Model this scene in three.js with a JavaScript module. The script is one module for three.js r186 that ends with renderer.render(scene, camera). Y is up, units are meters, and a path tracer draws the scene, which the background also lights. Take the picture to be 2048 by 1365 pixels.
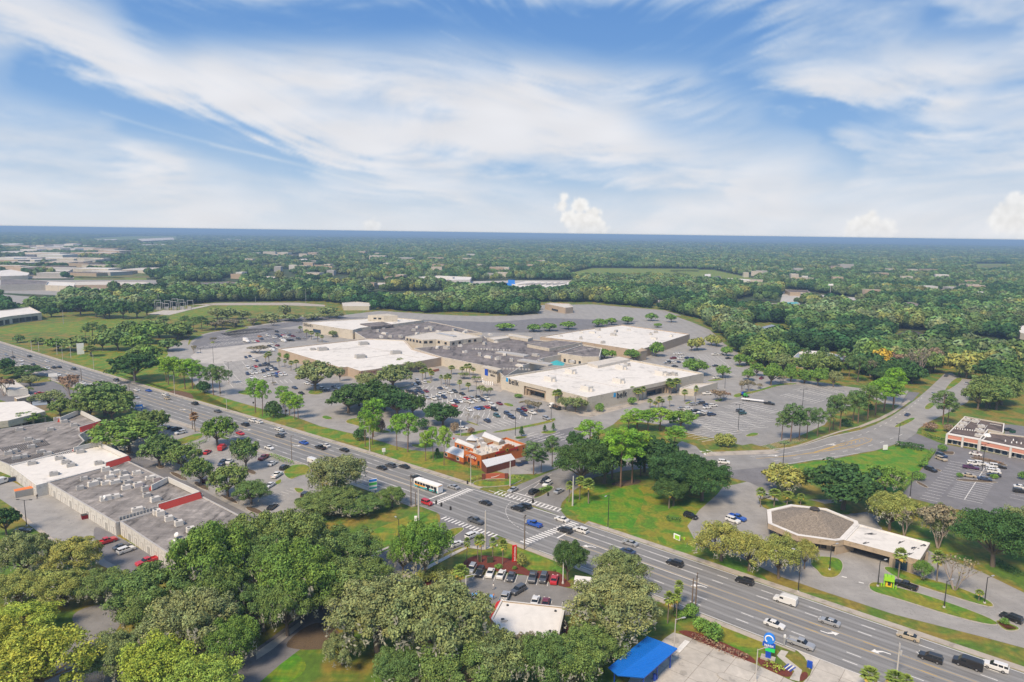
import * as THREE from 'three';
import { mergeGeometries, mergeVertices, toCreasedNormals } from 'three/addons/utils/BufferGeometryUtils.js';
import { RoundedBoxGeometry } from 'three/addons/geometries/RoundedBoxGeometry.js';
import { TextGeometry } from 'three/addons/geometries/TextGeometry.js';
import { FontLoader } from 'three/addons/loaders/FontLoader.js';
import { MarchingCubes } from 'three/addons/objects/MarchingCubes.js';
import { createNoise2D, createNoise3D } from 'simplex-noise';

// ---------- camera, sky, sun, exposure ----------
const scene = new THREE.Scene();
const renderer = new THREE.WebGLRenderer({ antialias: true });
renderer.toneMapping = THREE.LinearToneMapping;
renderer.toneMappingExposure = 1.6;
renderer.shadowMap.enabled = true;
const camera = new THREE.PerspectiveCamera(51.98, 1024 / 682, 1, 90000);   // 24 mm drone lens, 92 m above the crossing
camera.position.set(0, 92, 0);
camera.rotation.order = 'YXZ';
camera.rotation.set(-0.15343, 0, 0.01367);
const sun = new THREE.DirectionalLight(0xffe9cc, 3.15);      // sun behind thin high cloud, very soft
sun.position.set(-420, 900, 330);
sun.castShadow = true; sun.shadow.radius = 26;
sun.shadow.mapSize.set(4096, 4096);
Object.assign(sun.shadow.camera, { left: -700, right: 700, top: 700, bottom: -700, near: 10, far: 3000 });
scene.add(sun, sun.target); sun.target.position.set(0, 0, -350);
scene.fog = new THREE.FogExp2(new THREE.Color(0.44, 0.68, 1.0), 0.00016);

function rngOf(seed) { let s = seed | 0; return () => { s = (s + 0x6d2b79f5) | 0; let t = Math.imul(s ^ (s >>> 15), 1 | s); t = (t + Math.imul(t ^ (t >>> 7), 61 | t)) ^ t; return ((t ^ (t >>> 14)) >>> 0) / 4294967296; }; }
const rng = rngOf(7);
const n2 = createNoise2D(rngOf(11)), n3 = createNoise3D(rngOf(12));
const clamp = THREE.MathUtils.clamp, sstep = (x, a, b) => { const t = clamp((x - a) / (b - a), 0, 1); return t * t * (3 - 2 * t); }, lerp = THREE.MathUtils.lerp;
const lin = (c) => (c <= 0.04045 ? c / 12.92 : ((c + 0.055) / 1.055) ** 2.4);

function makeSky() {
  const W = 3072, H = 1536, data = new Float32Array(W * H * 4);
  const bands = [   // [azimuth, elevation] chain, half width in degrees, weight
    [[[-39.65,13.49],[-33.37,12.38],[-28.03,11.27],[-22.41,9.36],[-15.81,7.32],[-9.03,6.29],[-2.75,6.83]], 2.3, 0.75], [[[-22.28,11.88],[-12.75,11.59],[-3.17,10.54],[6.68,8.78]], 2.6, 0.5],
    [[[-5.12,7.91],[4.77,7.29],[12.59,5.38],[20.01,3.83]], 2.0, 0.5], [[[17.11,10.35],[22.88,11.39],[29.05,12.16],[36.38,11.9]], 1.7, 0.55], [[[21.3,10.15],[27.78,9.74],[33.47,10.18]], 1.2, 0.35],
    [[[30.91,7.91],[35.35,7.28],[40.1,6.33]], 1.6, 0.4], [[[-28.47,4.34],[-25.98,3.95]], 0.9, 0.5], [[[-24.46,1.64],[-20.35,1.45]], 0.7, 0.45], [[[-37.35,1.77],[-33.63,1.76]], 0.8, 0.45], [[[0.74,11.69],[10.41,11.62],[14.85,11.83]], 1.2, 0.3], [[[-18.1,4.11],[-10.62,3.2],[-5.12,2.15]], 1.0, 0.3], [[[-38.11,4.65],[-30.02,3.92],[-23.06,2.83]], 1.3, 0.25], [[[10.83,1.94],[25.29,1.63],[36.88,2.56]], 1.6, 0.35],
  ];
  const gaps = [
    [[[-26.3,14.6],[-16.27,15.72],[-5.12,16.08],[10.23,15.41],[16.83,14.76]], 1.9, 0.75], [[[-35.18,9.47],[-30.3,8.48],[-25.75,7.91],[-21.16,6.85],[-16.62,4.91]], 1.3, 0.8], [[[15.22,11.81],[17.91,8.91],[22.13,8.05]], 1.4, 0.65], [[[21.42,8.43],[26.3,8.85],[30.2,9.23]], 1.0, 0.5], [[[-28.33,6.7],[-22.94,5.34],[-16.64,4.16],[-10.61,3.97]], 0.9, 0.5], [[[-3.13,3.94],[6.85,3.66],[15.3,3.86]], 0.5, 0.3], [[[28.82,14.62],[34.41,13.31]], 1.0, 0.4], [[[-35.11,10.36],[-33.53,10.28]], 1.2, 0.5], [[[22.91,6.63],[25.01,5.17]], 0.8, 0.35],
  ];
  const trails = [[[[-29.76,7.73],[-26.14,6.8],[-16.62,4.83],[-5.92,2.21]], 0.1, 0.4], [[[-22.9,6.04],[-12.91,4.29],[-3.92,2.36]], 0.09, 0.28], [[[-5.89,14.97],[-4.35,14.34]], 0.05, 0.3]];
  const heaps = [[[[4.01,2.86]], 0.45, 0], [[[3.87,2.19]], 0.6, 0], [[[5.3,2.21]], 0.75, 0], [[[6.32,1.43]], 0.85, 0], [[[4.53,1.1]], 0.9, 0], [[[5.75,0.52]], 1.5, 0], [[[6.75,0.33]], 1.0, 0], [[[-11.37,0.28]], 0.8, 0.3], [[[26.69,1.56]], 0.5, 0.1], [[[26.58,0.92]], 1.0, 0.15], [[[26.04,0.38]], 1.2, 0.2], [[[27.64,0.5]], 0.9, 0.25], [[[35.21,2.26]], 0.9, 0.2], [[[34.89,1.46]], 1.3, 0.2], [[[35.97,1.29]], 1.6, 0.2]];
  const dist = (chain, a, e) => { let m = 1e9; for (let i = 0; i + 1 < chain.length; i++) { const [x0, y0] = chain[i], [x1, y1] = chain[i + 1], vx = x1 - x0, vy = y1 - y0, t = clamp(((a - x0) * vx + (e - y0) * vy) / (vx * vx + vy * vy), 0, 1); m = Math.min(m, (a - x0 - t * vx) ** 2 + (e - y0 - t * vy) ** 2); } return Math.sqrt(m); };
  const stops = [[0, .80, .845, .89], [1.5, .75, .82, .89], [4, .64, .76, .885], [8, .53, .69, .875], [13, .455, .63, .845], [18, .395, .58, .82], [40, .27, .47, .75], [90, .24, .43, .70]];
  for (let r = H / 2; r < H; r++) {
    const el = ((r + 0.5) / H - 0.5) * 180, ce = Math.cos(el * Math.PI / 180), y = Math.sin(el * Math.PI / 180);
    let k = 0; while (k < stops.length - 2 && el > stops[k + 1][0]) k++;
    const t = clamp((el - stops[k][0]) / (stops[k + 1][0] - stops[k][0]), 0, 1), base = [1, 2, 3].map((c) => lerp(stops[k][c], stops[k + 1][c], t));
    for (let c = 0; c < W; c++) {
      const lon = ((c + 0.5) / W - 0.5) * 2 * Math.PI, x = Math.cos(lon) * ce, z = Math.sin(lon) * ce;
      const az = Math.atan2(x, -z) * 180 / Math.PI;
      const sh = y + 0.10 * x;                                            // streaks fall gently to the right
      const w1 = n3(x * 2.2, sh * 5, z * 2.2), w2 = n3(x * 2.2 + 9, sh * 5 + 3, z * 2.2);
      let s = 0, amp = 0.5, f = 1;
      const tilt = y - 0.16 * (x < 0.12 ? -1 : 1) * (x - 0.12) + 0.05 * w1;            // wisps fall towards the middle of the view
      let st = 0; for (let i = 0, a2 = 0.5, f2 = 1; i < 5; i++) { st += a2 * n3((x + 0.05 * w2) * 5 * f2 + 20, tilt * 34 * f2, (z + 0.05 * w1) * 5 * f2 + i); a2 *= 0.62; f2 *= 2.1; }
      for (let i = 0; i < 6; i++) { s += amp * n3((x + 0.12 * w1) * 3 * f + i * 7, (sh + 0.03 * w2) * 13 * f, (z + 0.12 * w2) * 3 * f); amp *= 0.56; f *= 2.05; }
      s = s * 0.8 + st * 0.75;
      let d = 0.50 + 0.50 * s;
      if (Math.abs(az) < 60 && el < 30) {
        const wa = az + 2.2 * w1 + 1.6 * s, we = el + 1.0 * w2 + 1.0 * s;
        for (const [ch, hw, wt] of bands) { const q = dist(ch, wa, we) / hw; if (q < 2.5) d += wt * Math.exp(-q * q); }
        for (const [ch, hw, wt] of gaps) { const q = dist(ch, wa, we) / hw; if (q < 2.5) d -= wt * Math.exp(-q * q); }
      }
      let a = sstep(d, -0.25, 1.45) * 0.95;
      a = lerp(a, 0.45 + 0.35 * a, Math.exp(-el / 3.2));
      const g = 0.018 * n3(x * 9 + 4, y * 30, z * 9);
      let col = [lerp(base[0], .925 + g, a), lerp(base[1], .92 + g, a), lerp(base[2], .93 + g, a)];
      if (Math.abs(az) < 60 && el < 20) for (const [ch, hw, wt] of trails) { const q = dist(ch, az + 0.12 * w1, el + 0.1 * w2) / hw; if (q < 3) { const m = wt * Math.exp(-q * q) * (0.6 + 0.5 * s); col = col.map((v) => lerp(v, .93, clamp(m, 0, 1))); } }
      if (el < 6 && Math.abs(az) < 45) {
        let f2 = -9, near = null;
        const bx = 0.22 * n3(az * 1.3, el * 1.3, 5) + 0.14 * n3(az * 3, el * 3, 6) + 0.08 * n3(az * 7, el * 7, 8);
        for (const h of heaps) { const q = h[1] - Math.hypot(az - h[0][0][0], el - h[0][0][1]) + bx * Math.min(1, h[1]); if (q > f2) { f2 = q; near = h; } }
        if (f2 > 0) { const m = sstep(f2, -0.02, 0.3) * 0.92 * (1 - near[2]) * (0.55 + 0.45 * sstep(el, 0, 1.2)), lit = 0.9 + 0.06 * clamp(bx * 3, -1, 1) + 0.02 * clamp(1 - f2, 0, 1); col = [lerp(col[0], lit + .035, m), lerp(col[1], lit + .028, m), lerp(col[2], lit + .018, m)]; }
      }
      const o = (r * W + c) * 4;
      for (let q = 0; q < 3; q++) data[o + q] = lin(clamp(col[q], 0, 1)) / 1.6;
      data[o + 3] = 1;
    }
  }
  for (let i = 0; i < W * H * 2; i += 4) { data[i] = 0.30; data[i + 1] = 0.34; data[i + 2] = 0.33; data[i + 3] = 1; }
  const t = new THREE.DataTexture(data, W, H, THREE.RGBAFormat, THREE.FloatType);
  t.mapping = THREE.EquirectangularReflectionMapping; t.magFilter = THREE.LinearFilter; t.needsUpdate = true;
  return t;
}
scene.background = scene.environment = makeSky();

// ---------- bookkeeping ----------
const taken = {};
const numbered = (n) => { const k = taken[n] = (taken[n] ?? -1) + 1; return k ? n + '_' + String(k).padStart(3, '0') : n; };
function shadows(o) { o.castShadow = o.receiveShadow = true; return o; }
function tag(o, label, category, group) { Object.assign(o.userData, { label, category }); if (group) o.userData.group = group; return o; }
function thing(name, label, category, [x, z] = [0, 0], turn = 0, group) {
  const o = new THREE.Group(); o.name = numbered(name); o.position.set(x, 0, z); o.rotation.y = turn; scene.add(o);
  return tag(o, label, category, group);
}
function part(name, geo, mat, parent, at) { const m = shadows(new THREE.Mesh(geo, mat)); m.name = name; if (at) m.position.set(...at); parent.add(m); return m; }
function struct(name, geo, mat) { const m = shadows(new THREE.Mesh(geo, mat)); m.name = numbered(name); m.userData.kind = 'structure'; scene.add(m); return m; }
const ORD = ['first', 'second', 'third', 'fourth', 'fifth', 'sixth', 'seventh', 'eighth', 'ninth', 'tenth', 'eleventh', 'twelfth', 'thirteenth', 'fourteenth', 'fifteenth', 'sixteenth', 'seventeenth', 'eighteenth', 'nineteenth', 'twentieth'];
const fromLeft = (i, n) => (i === 0 ? 'leftmost' : i === n - 1 ? 'rightmost' : ORD[i] + ' from left');
const bearing = (x, z) => Math.atan2(x, -z);

// ---------- textures ----------
function tex(size, fn, srgb = true) {
  const d = new Uint8Array(size * size * 4);
  for (let y = 0; y < size; y++) for (let x = 0; x < size; x++) { const c = fn(x / size, y / size, x, y), o = (y * size + x) * 4; d[o] = clamp(c[0], 0, 1) * 255; d[o + 1] = clamp(c[1], 0, 1) * 255; d[o + 2] = clamp(c[2], 0, 1) * 255; d[o + 3] = 255; }
  const t = new THREE.DataTexture(d, size, size); t.wrapS = t.wrapT = THREE.RepeatWrapping; t.magFilter = THREE.LinearFilter; if (srgb) t.colorSpace = THREE.SRGBColorSpace; t.needsUpdate = true; return t;
}
const TAU = Math.PI * 2;
// tileable noise: walk a torus in 3D pairs
const tn = (u, v, f, o = 0) => { const a = u * TAU, b = v * TAU, R = f / TAU; return (n3(Math.cos(a) * R + o, Math.sin(a) * R + 3 * o, Math.cos(b) * R) + n3(Math.cos(b) * R + 31 + o, Math.sin(b) * R - o, Math.sin(a) * R + 17)) * 0.62; };
const fbm = (u, v, f, oct, o = 0) => { let s = 0, a = 0.5; for (let i = 0; i < oct; i++) { s += a * tn(u, v, f, o + i * 5); a *= 0.55; f *= 2.03; } return s; };
const scaled = (t, metres) => { const c = t.clone(); c.repeat.set(1 / metres, 1 / metres); c.needsUpdate = true; return c; };
const rt = rngOf(33);
// asphalt: aggregate speckle, worn patches, tar cracks
const asphaltTex = tex(1024, (u, v) => { const p = fbm(u, v, 5, 4), q = fbm(u, v, 14, 3, 40), cr = Math.abs(tn(u, v, 7, 80) + 0.35 * tn(u, v, 23, 90)), sp = rt() - 0.5; let g = 0.82 + 0.075 * p + 0.05 * q + 0.09 * sp; if (cr < 0.009) g -= 0.13; if (q > 0.42) g -= 0.05; return [g, g * 0.995, g * 0.985]; });
const concreteTex = tex(512, (u, v) => { const p = fbm(u, v, 4, 4, 7), q = fbm(u, v, 18, 3, 9); let g = 0.86 + 0.10 * p + 0.05 * q + 0.05 * (rt() - 0.5); if (p < -0.32) g -= 0.07; return [g, g * 0.985, g * 0.96]; });
const grassTex = tex(1024, (u, v) => { const p = fbm(u, v, 4, 4, 21), q = fbm(u, v, 22, 4, 22), r = rt() - 0.5; const dry = clamp(p * 2.1 + 0.38 + 0.5 * Math.max(0, q), 0, 1); const b = 0.82 + 0.16 * q + 0.16 * r; return [b * lerp(0.62, 0.95, dry), b * lerp(0.86, 0.88, dry), b * lerp(0.42, 0.58, dry)]; });
const stainTex = tex(1024, (u, v) => { const p = fbm(u, v, 6, 5, 51), q = fbm(u, v, 20, 4, 53), st = fbm(u * 1, v * 1, 2, 2, 57); let g = 0.93 + 0.05 * q; const d = sstep(p, 0.12, 0.5); g -= 0.10 * d + 0.04 * Math.max(0, st); g += 0.03 * (rt() - 0.5); return [g, g * 0.995, g * 0.985]; });
const roofTex = tex(1024, (u, v) => { const p = fbm(u, v, 5, 5, 61), q = fbm(u, v, 30, 3, 63), s = fbm(u, v * 0.999, 3, 2, 66); const dr = fbm(u, v * 0.25, 9, 4, 68); let g = 0.74 + 0.14 * p + 0.10 * q + 0.16 * dr + 0.06 * (rt() - 0.5); if (p > 0.3) g += 0.08; if (dr < -0.3) g -= 0.12; const seam = (v * 16) % 1; if (seam < 0.035) g -= 0.09; return [g, g * 0.985, g * 0.97]; });
const mulchTex = tex(256, (u, v) => { const q = fbm(u, v, 30, 3, 71), r = rt(); const b = 0.7 + 0.35 * q + 0.3 * (r - 0.5); return [b, b * 0.9, b * 0.82]; });
const shingleTex = tex(512, (u, v, x, y) => { const row = Math.floor(y / 16), cx = Math.floor((x + (row % 2) * 12) / 24), h = Math.sin(row * 91.7 + cx * 37.3) * 43758.5, r = h - Math.floor(h); let g = 0.78 + 0.2 * (r - 0.5) + 0.08 * (rt() - 0.5) + 0.08 * fbm(u, v, 5, 2, 77); if (y % 16 < 2) g -= 0.12; return [g, g * 0.97, g * 0.93]; });
const seamTex = tex(256, (u, v, x) => { const s = x % 32; let g = 0.92 + 0.06 * fbm(u, v, 6, 3, 83); if (s < 3) g -= 0.12; if (s === 4) g += 0.06; return [g, g, g]; });
const leafTex = null;

// ---------- materials ----------
const M = {};
const mat = (name, r, g, b, o = {}) => (M[name] = new THREE.MeshStandardMaterial({ name, color: new THREE.Color().setRGB(r, g, b), roughness: 0.9, ...o }));
mat('grass', 0.37, 0.345, 0.125, { map: scaled(grassTex, 46) });
mat('lawn', 0.37, 0.42, 0.08, { map: scaled(grassTex, 31) });
mat('lawnVivid', 0.27, 0.45, 0.045, { map: scaled(grassTex, 27) });
mat('dryLawn', 0.33, 0.30, 0.12, { map: scaled(grassTex, 37) });
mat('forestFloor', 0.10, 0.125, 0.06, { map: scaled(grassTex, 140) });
mat('asphalt', 0.33, 0.325, 0.32, { map: scaled(asphaltTex, 33) });
mat('asphaltOld', 0.465, 0.456, 0.442, { map: scaled(asphaltTex, 41) });
mat('asphaltPale', 0.70, 0.675, 0.64, { map: scaled(asphaltTex, 47) });
mat('asphaltDark', 0.125, 0.13, 0.15, { map: scaled(asphaltTex, 29) });
mat('asphaltSlate', 0.27, 0.268, 0.285, { map: scaled(asphaltTex, 37) });
mat('concrete', 0.56, 0.52, 0.47, { map: scaled(concreteTex, 17) });
mat('concreteWhite', 0.66, 0.64, 0.60, { map: scaled(concreteTex, 23) });
mat('kerb', 0.56, 0.54, 0.50, { map: scaled(concreteTex, 5) });
mat('mulch', 0.30, 0.085, 0.06, { map: scaled(mulchTex, 4) });
mat('mulchBrown', 0.25, 0.225, 0.165, { map: scaled(mulchTex, 4) });
mat('dirt', 0.30, 0.22, 0.15, { map: scaled(mulchTex, 6) });
mat('paintWhite', 0.88, 0.88, 0.86, { map: scaled(stainTex, 3) });
mat('paintYellow', 0.62, 0.42, 0.12, { map: scaled(stainTex, 3) });
mat('paintBlue', 0.12, 0.35, 0.7);
mat('roofWhite', 0.80, 0.785, 0.755, { map: scaled(stainTex, 60) });
mat('roofCream', 0.66, 0.63, 0.58, { map: scaled(stainTex, 48) });
mat('roofGrey', 0.46, 0.44, 0.425, { map: scaled(roofTex, 34) });
mat('roofDark', 0.34, 0.315, 0.315, { map: scaled(roofTex, 52) });
mat('roofBrown', 0.235, 0.185, 0.165, { map: scaled(roofTex, 30) });
mat('wallCream', 0.62, 0.575, 0.49, { map: scaled(stainTex, 22) });
mat('wallBeige', 0.50, 0.40, 0.30, { map: scaled(stainTex, 22) });
mat('wallTan', 0.47, 0.38, 0.28, { map: scaled(stainTex, 12) });
mat('wallWhite', 0.68, 0.68, 0.66, { map: scaled(stainTex, 9) });
mat('wallGrey', 0.42, 0.42, 0.41, { map: scaled(stainTex, 14) });
mat('coping', 0.70, 0.68, 0.64);
mat('copingGrey', 0.42, 0.41, 0.40);
mat('glassDark', 0.02, 0.027, 0.035, { roughness: 0.12 });
mat('glassBlue', 0.03, 0.06, 0.10, { roughness: 0.1 });
mat('darkTrim', 0.035, 0.035, 0.035, { roughness: 0.6 });
mat('blackMetal', 0.03, 0.03, 0.032, { roughness: 0.5 });
mat('galv', 0.45, 0.46, 0.47, { roughness: 0.5, metalness: 0.3 });
mat('unitGrey', 0.42, 0.41, 0.39, { roughness: 0.6 });
mat('unitPale', 0.62, 0.60, 0.56, { roughness: 0.6 });
mat('orange', 0.60, 0.17, 0.035, { map: scaled(stainTex, 9) });
mat('brickRed', 0.34, 0.13, 0.10, { map: scaled(mulchTex, 5) });
mat('redAwning', 0.52, 0.055, 0.035, { map: scaled(seamTex, 3), roughness: 0.6 });
mat('red', 0.6, 0.02, 0.02, { roughness: 0.45 });
mat('pinkBand', 0.66, 0.30, 0.22, { map: scaled(stainTex, 12) });
mat('metalWhite', 0.72, 0.74, 0.76, { map: scaled(seamTex, 4), roughness: 0.5 });
mat('blueRoof', 0.01, 0.19, 0.72, { map: scaled(seamTex, 2.4), roughness: 0.4 });
mat('bluePaint', 0.012, 0.07, 0.45, { roughness: 0.4 });
mat('cobalt', 0.02, 0.22, 0.75, { roughness: 0.45 });
mat('slateRoof', 0.15, 0.155, 0.17, { map: scaled(shingleTex, 6) });
mat('blueGreyRoof', 0.30, 0.36, 0.44, { map: scaled(seamTex, 6) });
mat('shingleTan', 0.40, 0.365, 0.32, { map: scaled(shingleTex, 7) });
mat('shingleDark', 0.10, 0.095, 0.10, { map: scaled(shingleTex, 7) });
mat('woodPole', 0.17, 0.13, 0.10); mat('concretePole', 0.5, 0.48, 0.45);
mat('limeGreen', 0.30, 0.62, 0.03, { roughness: 0.4 }); mat('signGreen', 0.05, 0.45, 0.08, { roughness: 0.4 });
mat('signWhite', 0.8, 0.8, 0.79, { roughness: 0.5 }); mat('yellowPaint', 0.75, 0.5, 0.03);
mat('teal', 0.05, 0.38, 0.40, { roughness: 0.4 });
mat('bark', 0.16, 0.125, 0.095); mat('barkPine', 0.20, 0.125, 0.085); mat('barkPalm', 0.22, 0.18, 0.14); mat('barkGrey', 0.34, 0.28, 0.24);

// ---------- ground plan ----------
// flat sheet from a polygon of [x, z]; uv in metres
function flat(pts, y, holes = []) {
  const sh = new THREE.Shape(pts.map(([x, z]) => new THREE.Vector2(x, -z)));
  for (const h of holes) sh.holes.push(new THREE.Path(h.map(([x, z]) => new THREE.Vector2(x, -z))));
  const g = new THREE.ShapeGeometry(sh); g.rotateX(-Math.PI / 2); g.translate(0, y, 0); return g;
}
// rounds the corners of a polygon
function soft(pts, n = 4) {
  let p = pts;
  for (let k = 0; k < 2; k++) { const o = []; for (let i = 0; i < p.length; i++) { const a = p[i], b = p[(i + 1) % p.length]; o.push([a[0] * .75 + b[0] * .25, a[1] * .75 + b[1] * .25], [a[0] * .25 + b[0] * .75, a[1] * .25 + b[1] * .75]); } p = o; }
  return p;
}
const area = (p) => { let s = 0; for (let i = 0; i < p.length; i++) { const a = p[i], b = p[(i + 1) % p.length]; s += a[0] * b[1] - b[0] * a[1]; } return s / 2; };
// offsets a polygon inwards by d
function inset(pts, d) {
  const s = Math.sign(area(pts)), n = pts.length;
  return pts.map((p, i) => {
    const a = pts[(i + n - 1) % n], b = pts[(i + 1) % n];
    let e1 = [p[0] - a[0], p[1] - a[1]], e2 = [b[0] - p[0], b[1] - p[1]]; const l1 = Math.hypot(...e1) || 1, l2 = Math.hypot(...e2) || 1;
    e1 = [e1[0] / l1, e1[1] / l1]; e2 = [e2[0] / l2, e2[1] / l2];
    const n1 = [-e1[1] * s, e1[0] * s], nn2 = [-e2[1] * s, e2[0] * s], m = [n1[0] + nn2[0], n1[1] + nn2[1]], q = Math.max(0.35, 1 + n1[0] * nn2[0] + n1[1] * nn2[1]);
    return [p[0] + m[0] / q * d, p[1] + m[1] / q * d];
  });
}
function prism(pts, y0, y1) {   // side walls only
  const s = Math.sign(area(pts)), P = [], U = [], I = []; let run = 0;
  for (let i = 0; i < pts.length; i++) {
    let a = pts[i], b = pts[(i + 1) % pts.length]; if (s > 0) [a, b] = [b, a];
    const L = Math.hypot(b[0] - a[0], b[1] - a[1]), k = P.length / 3;
    P.push(a[0], y0, a[1], b[0], y0, b[1], b[0], y1, b[1], a[0], y1, a[1]); U.push(run, y0, run + L, y0, run + L, y1, run, y1); I.push(k, k + 1, k + 2, k, k + 2, k + 3); run += L;
  }
  const g = new THREE.BufferGeometry(); g.setAttribute('position', new THREE.Float32BufferAttribute(P, 3)); g.setAttribute('uv', new THREE.Float32BufferAttribute(U, 2)); g.setIndex(I); g.computeVertexNormals(); return g;
}
const merge = (list) => mergeGeometries(list.map((g) => { const q = g.index ? g.toNonIndexed() : g; for (const k of Object.keys(q.attributes)) if (!['position', 'normal', 'uv'].includes(k)) q.deleteAttribute(k); return q; }));
const slab = (pts, y0, y1) => merge([prism(pts, y0, y1), flat(pts, y1)]);
const sheet = (name, pts, y, m) => struct(name, flat(pts, y), m);
// kerbed island: a concrete kerb 0.15 m high round planted soil
function island(pts, m, name = 'planted_island', smooth = true) {
  const p = smooth ? soft(pts) : pts, q = inset(p, 0.25);
  const g = struct(name, flat(q, 0.17), m);
  const k = part('kerb', merge([prism(p, 0, 0.15), flat(p, 0.15, [q])]), M.kerb, g);
  return g;
}

// the highway runs straight with a slight bend: s along it, t across it (0 = far kerb, -25 = near kerb)
const RO = [-69.43, -284.79], RU = [0.7855, 0.6188], RN = [0.6188, -0.7855];
const bend = [[-1200, -6], [-430, -1.5], [-280, -0.5], [-160, 0.6], [-72, 2.6], [0, 3.4], [60, 2.9], [130, 1], [180, -1.2], [235, -3.8], [320, -8]];
function bendAt(s) { let i = 0; while (i < bend.length - 2 && s > bend[i + 1][0]) i++; const [a, b] = [bend[i], bend[i + 1]], t = clamp((s - a[0]) / (b[0] - a[0]), 0, 1); return lerp(a[1], b[1], t); }
const rd = (s, t) => { const q = t + bendAt(s); return [RO[0] + RU[0] * s + RN[0] * q, RO[1] + RU[1] * s + RN[1] * q]; };
const roadTurn = Math.atan2(-RU[1], RU[0]);
function strip(s0, s1, t0, t1, y, step = 12) {
  const n = Math.max(1, Math.ceil((s1 - s0) / step)), P = [], U = [], I = [];
  for (let i = 0; i <= n; i++) { const s = lerp(s0, s1, i / n); for (const t of [t0, t1]) { const [x, z] = rd(s, t); P.push(x, y, z); U.push(s, t); } }
  for (let i = 0; i < n; i++) { const k = i * 2; I.push(k, k + 2, k + 1, k + 1, k + 2, k + 3); }
  const g = new THREE.BufferGeometry(); g.setAttribute('position', new THREE.Float32BufferAttribute(P, 3)); g.setAttribute('uv', new THREE.Float32BufferAttribute(U, 2)); g.setIndex(I);
  g.computeVertexNormals(); if (g.attributes.normal.getY(0) < 0) { const ix = g.index.array; for (let i = 0; i < ix.length; i += 3) [ix[i + 1], ix[i + 2]] = [ix[i + 2], ix[i + 1]]; g.computeVertexNormals(); } return g;
}

// endless terrain
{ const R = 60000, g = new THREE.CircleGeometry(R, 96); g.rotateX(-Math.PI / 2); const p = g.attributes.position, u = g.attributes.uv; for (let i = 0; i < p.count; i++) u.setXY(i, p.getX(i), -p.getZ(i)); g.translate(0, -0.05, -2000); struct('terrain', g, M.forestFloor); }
const GRASSY = [[-728.5,-662.7],[-494.6,-835.2],[-218.6,-938.5],[233.5,-1003.9],[322.5,-779.7],[454,-613.8],[538.9,-469.9],[145.94,-116.04],[-142.15,-110.65]];
sheet('grass_ground', GRASSY, 0, M.grass);

// highway surface with darker wheel paths worn into each lane
const wheelTex = tex(1024, (u, v) => { const lane = (v * 7) % 1, tr = Math.exp(-(((lane - 0.26) / 0.13) ** 2)) + Math.exp(-(((lane - 0.74) / 0.13) ** 2)), oil = Math.exp(-(((lane - 0.5) / 0.16) ** 2)), p = fbm(u, v, 6, 4, 3), st = n2(u * 9, v * 160); let g = 0.89 - 0.16 * tr * (0.85 + p) - 0.13 * oil * (0.75 + p) + 0.09 * p + 0.07 * st + 0.07 * (rt() - 0.5); if (Math.abs(tn(u, v, 8, 44)) < 0.006) g -= 0.15; return [g, g, g * 1.0]; });
{ const t = wheelTex.clone(); t.repeat.set(1 / 90, 1 / 25); t.needsUpdate = true; M.highway = new THREE.MeshStandardMaterial({ name: 'highway', color: new THREE.Color().setRGB(0.355, 0.355, 0.35), map: t, roughness: 0.85 }); }
struct('highway', strip(-1100, 330, -25, 0, 0.05), M.highway);
const KER = 0.15;
function kerbedWalk(name, s0, s1, t0, t1) {   // raised footpath along the highway
  const a = [], b = []; const n = Math.max(2, Math.ceil((s1 - s0) / 12)); for (let i = 0; i <= n; i++) { a.push(rd(lerp(s0, s1, i / n), t0)); b.push(rd(lerp(s0, s1, i / n), t1)); }
  return struct(name, slab([...a, ...b.reverse()], 0.0, KER), M.concrete);
}
kerbedWalk('footpath', -1100, 72, 0.3, 2.7); kerbedWalk('footpath', 118, 330, 0.3, 2.5);
kerbedWalk('footpath', -1100, -262, -27.6, -25.3); kerbedWalk('footpath', -250, -66, -27.6, -25.3); kerbedWalk('footpath', -52, 66, -27.4, -25.3); kerbedWalk('footpath', 106, 187, -27, -25.3);
kerbedWalk('kerb_strip', 187, 192, -25.8, -25.3); kerbedWalk('kerb_strip', 213, 330, -25.8, -25.3);

mat('boulevard', 0.395, 0.392, 0.386, { map: scaled(asphaltTex, 43) });
// paved areas round the mall
sheet('mall_parking_lot', [[-255.5,-501.8],[-270.9,-551.1],[-274.8,-582.8],[-271.4,-622.1],[-259.9,-650],[-243.9,-684.5],[-219.8,-719.3],[-180.6,-773.5],[-154.5,-812.1],[-99,-788.1],[-52.7,-774.2],[-8.2,-779.4],[34.8,-804.1],[48.8,-848.4],[111.9,-891.7],[182.4,-832.2],[192.8,-743.5],[195.3,-685.1],[183,-595.8],[181.2,-557.1],[170.6,-495.9],[171.5,-473.9],[177.5,-454],[197.7,-439.7],[208.5,-428.5],[224.4,-416.9],[242.6,-418],[215.9,-379],[209.8,-383.3],[209.3,-399],[202.9,-410.2],[189.8,-391.6],[155.8,-337.1],[133.67,-315.36],[110.74,-299.65],[107.96,-303.24],[103.13,-300.78],[93.6,-310.27],[84.05,-317.88],[73.1,-332.9],[55,-343.2],[49.9,-331.7],[39.25,-315.73],[27.78,-290.88],[21.52,-269.67],[11.54,-259.84],[-0.07,-258.25],[-24.78,-276.48],[-28.56,-285.61],[-42.11,-287.07],[-57.82,-299.35],[-71.19,-309.6],[-90.58,-322.02],[-107.8,-338.5],[-129.5,-353.3],[-154.7,-372.8],[-172.3,-387.5],[-183.4,-399.7],[-208.4,-439.1],[-230.5,-472.1]], 0.02, M.asphaltOld);
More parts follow.
